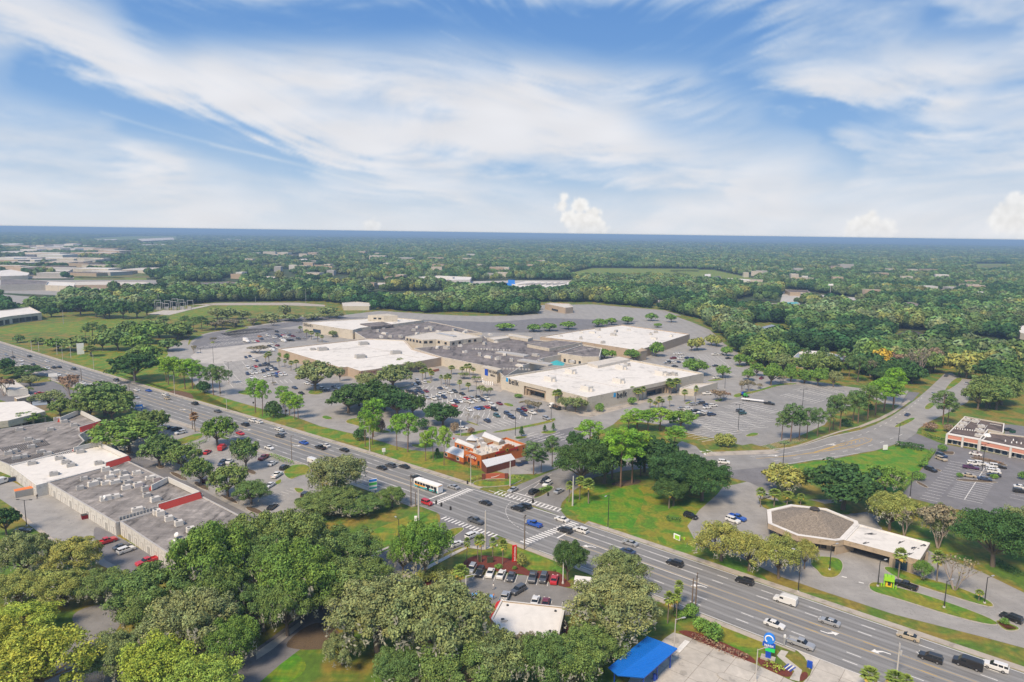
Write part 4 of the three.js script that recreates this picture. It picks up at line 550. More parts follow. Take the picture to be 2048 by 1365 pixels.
// mall concourse roofs
const pepper = (B, pts, m) => pts.forEach((q, i) => rooftopUnit(B, q, 3 + (i % 3), 2.2, 1.5 + (i % 2) * .5, .6 + i, m ?? (i % 2 ? M.unitGrey : M.unitPale)));
{
  const B = building('mall_concourse', 'dark roofed mall concourse wing behind the far left anchor', [[-140.1,-605.4],[-118.5,-558.8],[-86,-552.1],[-79.7,-595.3],[-25.9,-600.5],[-63,-653],[-80.2,-673.1],[-108.2,-651.5],[-132.9,-618.5]], 6, { category: 'mall', roof: M.roofDark, par: .5 });
  pepper(B, [[-116.3,-624],[-116.7,-602.1],[-108.2,-587.8],[-109.8,-648.1],[-86.4,-630.8],[-73.9,-628.3],[-77.4,-624.2],[-71.4,-615.2],[-64.2,-603.7],[-86.7,-610.7],[-80.9,-590.4],[-91.8,-571.2],[-41.1,-609.5],[-51.5,-615.7],[-107.4,-567.8],[-100,-570.4]]);
  const C = building('mall_concourse', 'front mall concourse with dark weathered roof beside the main entrance', [[-48.9,-478.4],[-27.9,-458.8],[-10.9,-441.2],[-4.1,-413.4],[7.2,-450.2],[22.5,-480.4],[63.9,-527.3],[40,-552.8],[13.3,-567.2],[-21.8,-571.4],[-24.1,-582.6],[-36.4,-540.4],[-63.1,-521.8],[-72.9,-513.2]], 6.2, { category: 'mall', roof: M.roofDark, par: .5 });
  pepper(C, [[-34,-499],[-22.9,-488.2],[-16.2,-479.7],[-9.1,-473.6],[-55.8,-517.2],[-48.9,-515.2],[-39.7,-526.4],[-21.4,-538.9],[-35.4,-573.2],[-33.2,-561.1],[-41.3,-599],[-26.6,-574.1],[-12.9,-548.2],[-9.8,-572.5],[-18.6,-587.7]], null);
  pepper(C, [[-9.9,-473.1],[-0.3,-468.2],[5.7,-449.6],[19.4,-462.6],[-5.1,-491.3],[16.8,-488.5],[40.8,-466.3]]);
  for (const q of [[0.5,-494.1],[16,-462.4]]) small(C, 'skylight', merge([boxG(7, 1, 26, 0, .5, 0)]), M.unitGrey, q, C.roofY, .9);
  { const q = [[30.1,-459.3]][0], py = new THREE.ConeGeometry(7, 2.6, 4); py.translate(0, 1.5, 0); small(C, 'skylight', py, M.teal, q, C.roofY, .6); }
  for (const q of [[-17.1,-515.3]]) for (let k = 0; k < 14; k++) small(C, 'roof_vent', boxG(1.1, .9, 1.6), k % 2 ? M.unitPale : M.unitGrey, [q[0] - 12 + k * 2.1, q[1] + k * .4], C.roofY + .45, .2);
  for (const q of [[4.1,-439.9]]) for (let k = 0; k < 9; k++) small(C, 'roof_vent', boxG(1.1, .8, 1.4), M.unitGrey, [q[0] - 9 + k * 2, q[1] + k * .3], C.roofY + .4, .2);
  for (const [p, m] of [[[[11.6,-528.4],[36,-553.1],[55.4,-542.5],[27.7,-510.6]], M.roofDark], [[[-20.3,-560.5],[-3.1,-577.4],[-2,-562.2],[-14.4,-548.3]], M.roofCream], [[[-2.5,-585.5],[17.2,-565.8],[12.8,-556.1],[-5.9,-575.2]], M.roofCream]]) { const q = p.map(C.at); part('raised_roof', flat(q, 7.6), m, C.g); part('raised_wall', merge([prism(q, 5.4, 7.9), flat(q, 7.92, [inset(q, .6)]), prism(inset(q, .6), 7.5, 7.92)]), M.wallCream, C.g); }
  // entrance facade
  const a = [[-27.8,-439.2],[-9.1,-432.7]]; const e = [[-17.8,-441],[-9.1,-430.8],[-8.1,-433.5],[-16.9,-443.3]];
  small(C, 'entrance_block', slab([[-19.2,-434.8],[-8.9,-423.3],[-6,-428.9],[-15.1,-439.3]].map(([x, z]) => [x - a[0][0], z - a[0][1]]), 0, 8), M.wallCream, a[0], 0);
  for (const q of [[-16.8,-434.8],[-14.3,-432.4],[-11.7,-431.3]]) small(C, 'column', cyl(.8, .8, 4, 0, 0, 0), M.wallWhite, q, 0);
  { const w = [[-19.2,-434.8],[-8.9,-423.3]]; winOn(C, w[0], w[1], .33, 3.2, 3.2, 7.4, M.bluePaint, 'banner'); words(C, 'sign_letters', 'THE OAKS', 1.7, w[0], w[1], .74, 5.6, M.letterBlack); words(C, 'sign_letters', 'MALL', 1.3, w[0], w[1], .74, 3.6, M.letterBlack); }
  const p = [[-84.7,-549.4],[-68.8,-533.2],[-58.9,-537.5],[-47.5,-527.2],[-37.6,-539.5],[-23.8,-552.1],[-48.9,-585.2],[-70.4,-575]];
  const U = building('food_court_hall', 'white upper hall with dark square windows rising from mall roof', p, 9.5, { category: 'hall', roof: M.roofCream, par: .4 });
  for (const [i, ts] of [[0, [.12, .3, .48, .68, .86]], [1, [.2, .6]], [2, [.2, .7]], [3, [.25, .7]], [4, [.3, .6]]]) for (const t of ts) winOn(U, p[i], p[i + 1], t, 2.6, 6.6, 8.4, M.glassDark, 'window', M.wallTan);
  small(U, 'skylight', boxG(4, 1.2, 22), M.galv, [[-53.2,-560.5]][0], 9.4, .75);
  const R = building('anchor_store', 'back right anchor store with white roof and tan gabled portal', [[23.2,-575.5],[59.8,-618.4],[104.4,-660.6],[155,-604],[93.8,-512.8],[57,-550.8]], 7, { category: 'store', wall: M.wallBeige, cop: M.coping });
  pepper(R, [[40.7,-582.5],[56.7,-569.5],[70.6,-606.1],[72.2,-548],[73.5,-580.7],[86.6,-591.9],[105.2,-626],[120.3,-600.3],[118.3,-575.1],[127,-611.6],[136.1,-591.6],[77.1,-623.2],[60.1,-605],[91.9,-613.5]]);
  { const w = [[84.8,-509.4],[103.1,-530]], t = small(R, 'portal', merge([boxG(9, 7.6, 3, 0, 3.8, 0), (() => { const s = new THREE.ConeGeometry(6.6, 2.2, 4); s.rotateY(Math.PI / 4); s.scale(1, 1, .4); s.translate(0, 8.4, 0); return s; })()]), M.wallTan, [[96.1,-510.3]][0], 0, yaw(w[0], w[1])); }
  const Q = building('mall_wing', 'cream two storey mall wing with small dark doors right of concourse', [[33,-497.5],[49.6,-483.3],[61.4,-483.2],[68,-521.7],[55.4,-537.4]], 7, { category: 'mall', roof: M.roofDark, par: .8 });
  { const w = [[44.4,-518.9],[65.9,-526]]; for (const t of [.3, .5, .7, .9]) winOn(Q, ...[[33,-497.5],[49.6,-483.3]], t, 2, 1, 3.4, M.glassDark); }
}
// orange restaurant
{
  const p = [[-18.79,-272.02],[-11.44,-264.91],[6.64,-281.38],[-1.92,-291.16]];
  const R = building('restaurant', 'orange walled restaurant with white metal roofs and red sign band', p, 5.2, { category: 'restaurant', wall: M.orange, roof: M.roofCream, par: .9, cop: M.wallTan });
  const lo = (q) => R.at(q);
  // lean-to roof on brick walls along the right side
  const b0 = [[-11.38,-264.23],[2.35,-270.39]][0], b1 = [[-11.38,-264.23],[2.35,-270.39]][1], top = [[-11.17,-262.73],[0.23,-271.54]], eav = [[-9.06,-258.57],[2.04,-268.52]];
  const P3 = (q, y) => { const l = lo(q); return [l[0], y, l[1]]; };
  part('lean_to_roof', merge([quad(P3(eav[0], 2.75), P3(eav[1], 2.75), P3(top[1], 4.15), P3(top[0], 4.15)), quad(P3(eav[0], 2.6), P3(eav[1], 2.6), P3(top[1], 4.0), P3(top[0], 4.0))]), M.metalWhite, R.g);
  part('brick_wall', prism([eav[0], eav[1], top[1], top[0]].map(lo), 0, 2.62), M.brickRed, R.g);
  part('gable_end', tri(P3(eav[0], 2.6), P3(top[0], 4.05), P3(top[0], 2.6)), M.brickRed, R.g);
  // left dining wing
  const w = [[-27.45,-277.75],[-18.74,-268.99],[-15.19,-273.7],[-23.66,-282.2]], rt0 = [[-23.26,-281.55],[-19,-276.1]];
  part('wing_wall', prism(w.map(lo), 0, 2.8), M.orange, R.g); part('wing_plinth', prism(inset(w.map(lo), -.06), 0, 1.0), M.brickRed, R.g);
  part('wing_roof', merge([quad(P3(w[0], 2.8), P3(w[1], 2.8), P3([[-18.96,-275.49]][0], 4.2), P3([[-23.85,-280.33]][0], 4.2)), quad(P3(w[0], 2.8), P3([[-23.85,-280.33]][0], 4.2), P3(w[3], 2.8), P3(w[0], 2.8)), quad(P3(w[3], 2.8), P3([[-23.85,-280.33]][0], 4.2), P3([[-18.96,-275.49]][0], 4.2), P3(w[2], 2.8))]), M.metalWhite, R.g);
  for (const t of [.12, .72]) winOn(R, w[0], w[1], t, 1.5, 1.1, 2.3, M.glassDark, 'window', M.wallWhite);
  const hall = [[-23.32,-281.4],[-15.15,-272.65],[-13.61,-275.28],[-21.72,-286.25]];
  part('hall_wall', prism(hall.map(lo), 0, 5.6), M.orange, R.g);
  { const r0 = [[-22.22,-282.33],[-14.49,-272.66]]; part('hall_roof', merge([quad(P3(hall[0], 5.5), P3(hall[1], 5.5), P3(r0[1], 6.9), P3(r0[0], 6.9)), quad(P3(hall[3], 5.5), P3(r0[0], 6.9), P3(r0[1], 6.9), P3(hall[2], 5.5)), tri(P3(hall[0], 5.5), P3(r0[0], 6.9), P3(hall[3], 5.5)), tri(P3(hall[1], 5.5), P3(hall[2], 5.5), P3(r0[1], 6.9))]), M.metalWhite, R.g); }
  for (const t of [.2, .45, .7]) winOn(R, hall[0], hall[1], t, 1.3, 3.6, 5, M.glassDark, 'window', M.wallTan);
  const ent = [[-12.43,-290.34],[-4.95,-281.59],[-2.4,-284.69],[-10.48,-295.25]];
  part('entry_wall', prism(ent.map(lo), 0, 5.6), M.wallTan, R.g);
  { const r0 = [[-11.27,-292.38],[-3.76,-282.03]]; part('entry_roof', merge([quad(P3(ent[0], 5.6), P3(ent[1], 5.6), P3(r0[1], 7), P3(r0[0], 7)), quad(P3(ent[3], 5.6), P3(r0[0], 7), P3(r0[1], 7), P3(ent[2], 5.6)), tri(P3(ent[0], 5.6), P3(r0[0], 7), P3(ent[3], 5.6)), tri(P3(ent[1], 5.6), P3(ent[2], 5.6), P3(r0[1], 7))]), M.metalWhite, R.g); }
  { const q = [[-16.36,-287.63]][0], py = new THREE.ConeGeometry(3.2, 2, 4); py.rotateY(.6); small(R, 'cupola_roof', py, M.metalWhite, q, 6.2); small(R, 'cupola', boxG(3.4, 1.6, 3.4, 0, 0, 0, .6 + Math.PI / 4), M.wallTan, q, 4.9); }
  for (const [q, s] of [[[[-13.12,-286.42]][0], 2.6], [[[-11.78,-280.03]][0], 3], [[[-8.56,-276.21]][0], 3], [[[-7.15,-274.6]][0], 2.4], [[[-13.75,-271.57]][0], 1.6]]) rooftopUnit(R, q, s, 2.2, 1.5, .6, M.unitPale);
  { const rs = rngOf(5); for (let k = 0; k < 16; k++) small(R, 'roof_vent', cyl(.18, .18, .5 + rs() * .7, 0, 0, 0, 7), k % 3 ? M.galv : M.unitPale, along(along(p[0], p[1], .3 + rs() * .6), along(p[3], p[2], .3 + rs() * .6), .1 + rs() * .8)); }
  // front face: red band with a round emblem, stepped gable
  const f0 = p[1], f1 = p[2], L = Math.hypot(f1[0] - f0[0], f1[1] - f0[1]), nx = -(f1[1] - f0[1]) / L, nz = (f1[0] - f0[0]) / L, off = (q, d) => [q[0] + nx * d, q[1] + nz * d], ty = yaw(f0, f1);
  small(R, 'stepped_gable', merge([boxG(8, 1.1, .5, 0, 0, 0), boxG(5, .8, .5, 0, .9, 0), boxG(2.4, .6, .5, 0, 1.5, 0)]), M.orange, along(f0, f1, .55), 5.5, ty);
  for (const s of [-1, 1]) small(R, 'sign_band', boxG(4.6, .9, .16), M.red, off(along(f0, f1, .55 + s * .145), .1), 4.75, ty);
  { const d = new THREE.CylinderGeometry(.75, .75, .2, 20); d.rotateX(Math.PI / 2); const e = small(R, 'round_emblem', d, M.yellowPaint, off(along(f0, f1, .55), .16), 5.0, ty); const i2 = new THREE.CylinderGeometry(.5, .5, .22, 16); i2.rotateX(Math.PI / 2); part('emblem_centre', i2, M.darkTrim, e, [0, 0, .02]); }
  for (const t of [.12, .3, .8, .93]) winOn(R, f0, f1, t, .5, 3.3, 4, M.glassDark);  // dark panes painted in for the shade inside small wall recesses
  // pepper sign on the left face
  const g0 = p[0], g1 = p[1], ox = -(g1[1] - g0[1]), oz = g1[0] - g0[0], ol = Math.hypot(ox, oz), offl = (q, d) => [q[0] + ox / ol * d, q[1] + oz / ol * d];
  { const s = new THREE.Shape(); s.moveTo(-2.2, .9); s.bezierCurveTo(-1, 1.5, 1.6, 1.2, 2.2, .2); s.bezierCurveTo(2.4, -.6, 1.6, -1.2, 1.2, -1.5); s.bezierCurveTo(.6, -.6, -1.6, -.4, -2.2, .9); const e = new THREE.ExtrudeGeometry(s, { depth: .15, bevelEnabled: false }); mat('pepperRed', 0.22, .01, .01); const q = small(R, 'pepper_sign', e, M.pepperRed, offl(along(g0, g1, .52), .06), 3.5, yaw(g0, g1)); const tx = new TextGeometry("Chili's", { font: fontSerif, size: 1.0, depth: .12, curveSegments: 3 }); tx.translate(-2.1, -.35, .16); part('sign_letters', tx, M.signWhite, q); }
  for (const t of [.3, .85]) winOn(R, g0, g1, t, 1, 1, 2.6, M.glassDark, 'arched_window', M.brickRed);
}
// shopping strip on the left: four joined units
function mansard(B, corners, h0, h1, red = true) {   // raised front: corners run left return, front, right return
  const q = corners.map(B.at), out = [];
  for (let i = 0; i + 1 < q.length; i++) { const a = q[i], b = q[i + 1], L = Math.hypot(b[0] - a[0], b[1] - a[1]); part('raised_parapet', boxG(L + .4, h1 - h0, .4, (a[0] + b[0]) / 2, (h0 + h1) / 2, (a[1] + b[1]) / 2, yaw(a, b)), M.wallWhite, B.g); }
  for (let i = 0; i + 1 < q.length; i++) { const a = q[i], b = q[i + 1], L = Math.hypot(b[0] - a[0], b[1] - a[1]), ns = ((b[0] - a[0]) * (q[1][1] - q[2][1]) - 0) , nx = (b[1] - a[1]) / L, nz = -(b[0] - a[0]) / L; const s = SIDE; const o = (p, d) => [p[0] + nx * d * s, p[1] + nz * d * s]; const a0 = o(a, 1.5), b0 = o(b, 1.5), a1 = o(a, .3), b1 = o(b, .3); part('red_awning', merge([quad([a0[0], h0 - .2, a0[1]], [b0[0], h0 - .2, b0[1]], [b1[0], h1 - .1, b1[1]], [a1[0], h1 - .1, a1[1]]), tri([a0[0], h0 - .2, a0[1]], [a1[0], h1 - .1, a1[1]], [a1[0], h0 - .2, a1[1]]), tri([b0[0], h0 - .2, b0[1]], [b1[0], h0 - .2, b1[1]], [b1[0], h1 - .1, b1[1]])]), M.redAwning, B.g); }
}
const SIDE = 1;
{
  const h = 4.2;
  const b1 = building('shop_unit', 'far shop unit of the left strip, grey roof with dark ribs', [[-228.6,-290.9],[-207.4,-310.81],[-206.51,-325.12],[-185.89,-308.3],[-185.38,-299.21],[-184.39,-289.05],[-177.11,-280.76],[-174.34,-269.23],[-186.17,-249.48],[-207.32,-262.71]], h, { category: 'shop', roof: M.roofGrey, wall: M.wallWhite, cop: M.copingGrey, par: .25 });
  for (const [a, b, n] of [[[[-208.75,-279.01],[-183.2,-290.78]][0], [[-208.75,-279.01],[-183.2,-290.78]][1], 0]]) void n;
  { const [a, b] = [[-204.34,-269.93],[-195.01,-282.13]], [c, d] = [[-197.57,-263.45],[-188.19,-275.08]]; for (let k = 0; k <= 22; k++) { const u = along(a, b, k / 22), v = along(c, d, k / 22); small(b1, 'roof_rib', beam([0, .06, 0], [v[0] - u[0], .06, v[1] - u[1]], .22, 5), M.asphaltDark, u); } }
  { const [a, b] = [[-193.92,-255.56],[-175.59,-271.23]], [c, d] = [[-188.02,-251.51],[-171.16,-266.62]]; for (let k = 0; k <= 34; k++) { const u = along(a, b, k / 34), v = along(c, d, k / 34); small(b1, 'roof_rib', beam([0, .06, 0], [v[0] - u[0], .06, v[1] - u[1]], .22, 5), M.asphaltDark, u); } }
  for (const q of [[-213.94,-294.67],[-200.99,-295.31],[-195.15,-302.56],[-202.96,-308.1],[-208.98,-312.33],[-200.56,-280.6],[-195.29,-278.06],[-192.66,-271.01],[-184.63,-264.54],[-180.28,-262.25],[-195.49,-264.9],[-188.94,-257.05],[-187.32,-258.71],[-195.78,-262.39]]) rooftopUnit(b1, q, 2.6, 1.9, 1.3, .7, M.unitGrey);
  mansard(b1, [[-205.2,-308.89],[-205.22,-323.11],[-184.35,-305.04],[-187.5,-294.22]], h, 6.2);
  { const s = new THREE.Shape([[0, 0], [.35, 1.3], [.7, 1.3], [1.05, 0], [.75, 0], [.68, .3], [.38, .3], [.3, 0]].map(([a, b]) => new THREE.Vector2(a, b))); small(b1, 'sign_letters', new THREE.ExtrudeGeometry(s, { depth: .1, bevelEnabled: false }), M.signWhite, [[-181.48,-289.41]][0], 4.4, -.35); }
  const b2 = building('shop_unit', 'white roofed shop unit of the left strip with red end awning', [[-185.56,-248.77],[-162.29,-228.88],[-149.43,-248.93],[-146.84,-258.53],[-169.47,-276.88]], h + .15, { category: 'shop', roof: M.roofWhite, wall: M.wallWhite, par: .3 });
  for (const q of [[-172.52,-256.96],[-167.2,-252.54],[-163.16,-249.25],[-169.51,-265.21],[-154.51,-252.01],[-163.29,-239.66],[-178.87,-250.99]]) rooftopUnit(b2, q, 2.6, 1.9, 1.3, .7, M.unitGrey);
  mansard(b2, [[-172.36,-266.17],[-167.74,-274.07],[-146.2,-257.12],[-149.87,-248.81]], h + .1, 6.0);
  const b3 = building('shop_unit', 'long grey stained shop unit crowded with roof units, left strip', [[-161.59,-233.02],[-118.5,-199.38],[-102.33,-221.62],[-121.02,-236.59],[-145.19,-255.78]], h, { category: 'shop', roof: M.roofGrey, wall: M.wallWhite, cop: M.copingGrey, par: .2 });
  const us = [[-149.9,-235.45],[-147.71,-244.93],[-143.01,-242.56],[-139.22,-241.32],[-134.94,-242.19],[-136.42,-236.65],[-132.96,-232.44],[-127.91,-229.82],[-127.49,-237.41],[-143.85,-233.06],[-140.06,-231.65],[-143.56,-230.23],[-145.89,-226.63],[-130.56,-227.21],[-137.43,-232.66],[-123.55,-226.24],[-129.99,-219.44],[-131.86,-217.41],[-120.37,-220.96],[-115.57,-217.09],[-116.98,-208.83],[-124.24,-235.13],[-142.18,-237.77]];
  us.forEach((q, i) => { const u = rooftopUnit(b3, q, 2.2 + (i % 3) * .5, 1.7, 1.2 + (i % 2) * .3, .7 + (i % 4) * .05, i % 3 ? M.unitPale : M.unitGrey); });
  mansard(b3, [[-121.21,-226.15],[-119.68,-234.16],[-102.69,-220.8],[-110.78,-209.8]], h + .05, 6.1);
  { const [a, b] = [[-118.43,-201.4],[-101.99,-221.38]]; for (let k = 0; k <= 26; k++) small(b3, 'parapet_brace', boxG(.25, 1.0, .7), M.galv, along(a, b, k / 26), 4.6, .3); const q = part('party_parapet', (() => { const l0 = b3.at(a), l1 = b3.at(b); return boxG(Math.hypot(l1[0] - l0[0], l1[1] - l0[1]), 1.1, .25, (l0[0] + l1[0]) / 2, 4.6, (l0[1] + l1[1]) / 2, yaw(l0, l1)); })(), M.wallGrey, b3.g); }
  const b4 = building('shop_unit', 'nearest shop unit of the left strip, grey roof under oak branches', [[-117.53,-200],[-84.42,-172.31],[-68.69,-193.34],[-101.64,-221.06]], h + .1, { category: 'shop', roof: M.roofGrey, wall: M.wallWhite, cop: M.copingGrey, par: .2 });
  for (const q of [[-109.59,-206.48],[-103.55,-201.64],[-99.01,-198.4],[-93.41,-193.9],[-89.36,-190.44],[-108.08,-205.51]]) rooftopUnit(b4, q, 2.2, 1.7, 1.5, .7, M.unitPale);
  { const d = new THREE.SphereGeometry(.9, 12, 6, 0, TAU, 0, 1.1); d.rotateX(-1); for (const q of [[-95.32,-189.81],[-93.86,-185.55],[-131.87,-217.07]]) small(b4, 'satellite_dish', d, M.signWhite, q, 4.9, 2.6); }
  // rear doors and gutters
  for (const [b, e0, e1, n] of [[b2, ...[[-185.56,-248.77],[-162.29,-228.88]], 6], [b3, ...[[-161.59,-233.02],[-118.5,-199.38]], 12], [b4, ...[[-117.53,-200],[-84.42,-172.31]], 10]]) {
    for (let k = 0; k < n; k++) { winOn(b, e0, e1, (k + .5) / n, 1.1, 0, 2.2, k % 3 === 1 ? M.wallGrey : M.unitPale, 'service_door', M.wallGrey); small(b, 'downpipe', boxG(.14, 4, .16), M.unitGrey, along(e0, e1, (k + .95) / n), 2, 0); }
  }
}
// open-deck white building at far left and its neighbours
{
  const p = [[-259.1,-335.6],[-243.4,-340.4],[-220.41,-321.71],[-225.94,-304.63],[-232.65,-300.09]], c = along(p[0], p[2], .5), q = p.map(([x, z]) => [x - c[0], z - c[1]]), g = thing('deck_building', 'white roofed building on columns over open ground floor at left edge', 'building', c); footprints.push(p);
  part('upper_wall', merge([prism(q, 2.6, 5.6), flat(q, 2.6)]), M.wallCream, g); part('roof', flat(q, 5.62), M.roofWhite, g); part('core_wall', prism(inset(q, 6), 0, 2.6), M.wallTan, g);
  for (let i = 0; i < 5; i++) for (const t of [0, .34, .67]) { const e = along(q[i], q[(i + 1) % 5], t); part('column', boxG(.7, 2.6, .7, 0, 1.3, 0), M.wallCream, g, [e[0] * .96, 0, e[1] * .96]); }
  building('shed', 'small grey gabled shed beside the white deck building', [[-247.8,-351.1],[-241.8,-355.6],[-233.8,-344],[-240.3,-341]], 3, { category: 'shed', roof: M.blueGreyRoof, wall: M.wallTan, par: 0 });
  building('kiosk', 'little flat white roofed kiosk near the highway at left', [[-261.5,-358.6],[-258.7,-366],[-254.9,-361.9],[-257.4,-354.7]], 3, { category: 'kiosk', roof: M.roofCream, wall: M.wallTan, par: .2 });
  building('house', 'grey pitched house half hidden by trees at left edge', [[-294,-392.7],[-290.5,-399.9],[-266.4,-376.4],[-274.8,-372.7]], 3.4, { category: 'house', roof: M.roofCream, wall: M.wallWhite, par: 0 });
  const sq = [[-524.4,-697.8],[-515.4,-711.6],[-514.2,-740.5],[-467.4,-689.4],[-476.5,-659.3],[-476.3,-632.6]], D = building('showroom', 'white showroom with arched glass front at left edge of field', sq, 7.5, { category: 'showroom', roof: M.roofWhite, wall: M.wallCream });
  for (const t of [.15, .35, .55, .75]) winOn(D, sq[4], sq[3], t, 7, .4, 4.8, M.glassDark, 'window', M.wallWhite); for (const t of [.2, .5, .8]) winOn(D, sq[5], sq[4], t, 6, .4, 4.8, M.glassDark, 'window', M.wallWhite);
}
// flat-roofed bank in front of the crossing
{
  const p = [[-1.82,-158.07],[13.6,-155.23],[11.16,-142.54],[8.15,-143.28],[7.57,-139.56],[1.7,-138.37],[-3.98,-149.67]];
  const B = building('bank', 'low brown bank with stained white flat roof and red side awning', p, 4, { category: 'bank', roof: M.roofWhite, wall: M.wallTan, par: .25, cop: M.unitPale });
  const a = [[-1.82,-158.24],[-3.98,-149.84]], o = [[-2.87,-159.03],[-4.51,-152.76]];
  const l = (q, y) => { const z = B.at(q); return [z[0], y, z[1]]; };
  part('red_awning', merge([quad(l(o[0], 2.9), l(o[1], 2.9), l(a[1], 3.9), l(a[0], 3.9)), tri(l(o[0], 2.9), l(a[0], 3.9), l(a[0], 2.9)), tri(l(o[1], 2.9), l(a[1], 2.9), l(a[1], 3.9))]), M.red, B.g);
  for (const q of [[-0.19,-155.91],[11.15,-153.64],[-2.12,-147.14],[9.45,-145.19]]) small(B, 'roof_drain', cyl(.32, .28, .25), M.darkTrim, q);
  rooftopUnit(B, [[-1,-149.14]][0], 1.2, 1, .5, .2, M.unitPale);
  for (const t of [.2, .45, .7]) winOn(B, p[1], p[2], t, 1.6, .9, 2.6, M.glassDark, 'window', M.darkTrim);
}
// car wash canopy
{
  const ridge = [[32.26,-143.06],[20.3,-128.02]], r = [[36.57,-138.98],[27.48,-128.75]], c = along(r[0], r[1], .5);
  const g = thing('vacuum_canopy', 'bright blue metal canopy on blue posts at the car wash', 'canopy', c);
  const e0 = [[36.57,-138.98]][0], e1 = [[27.48,-128.75]][0], k0 = [[33.59,-140.16]][0], k1 = [[22.1,-128.39]][0], f0 = [[30.85,-143.46]][0], f1 = [[20.65,-131.95]][0];
  const l = (q, y) => [q[0] - c[0], y, q[1] - c[1]];
  part('roof_panel', merge([quad(l(e0, 3.9), l(e1, 3.9), l(k1, 4.6), l(k0, 4.6)), quad(l(e0, 3.75), l(e1, 3.75), l(k1, 4.45), l(k0, 4.45))]), M.blueRoof, g);
  part('roof_panel', merge([quad(l(k0, 4.6), l(k1, 4.6), l(f1, 3.9), l(f0, 3.9)), quad(l(k0, 4.45), l(k1, 4.45), l(f1, 3.75), l(f0, 3.75))]), M.blueRoof, g);
  for (let k = 0; k <= 24; k++) for (const [a, b] of [[e0, e1], [f0, f1]]) { const p = along(a, b, k / 24), q = along(k0, k1, k / 24); part('roof_rib', beam(l(p, 3.93), l(q, 4.63), .05, 4), M.blueRoof, g); }
  part('fascia', merge([quad(l(e0, 3.7), l(e1, 3.7), l(e1, 3.92), l(e0, 3.92)), quad(l(e0, 3.7), l(k0, 4.4), l(k0, 4.62), l(e0, 3.92)), quad(l(k0, 4.4), l(f0, 3.7), l(f0, 3.92), l(k0, 4.62))]), M.bluePaint, g);
  for (const t of [.12, .5, .88]) for (const q of [along(e0, e1, t), along(f0, f1, t)]) part('post', cyl(.14, .14, 3.8), M.bluePaint, g, l([lerp(q[0], along(k0, k1, t)[0], .18), lerp(q[1], along(k0, k1, t)[1], .18)], 0));
  const v = thing('vacuum_station', 'small blue vacuum post under the canopy edge', 'vacuum', [[30.7,-133.68]][0]); part('cabinet', new RoundedBoxGeometry(.6, 1.5, .6, 2, .1), M.bluePaint, v, [0, .75, 0]); part('hose', new THREE.TorusGeometry(.5, .06, 6, 16), M.darkTrim, v, [0, 1.5, .1]);
}
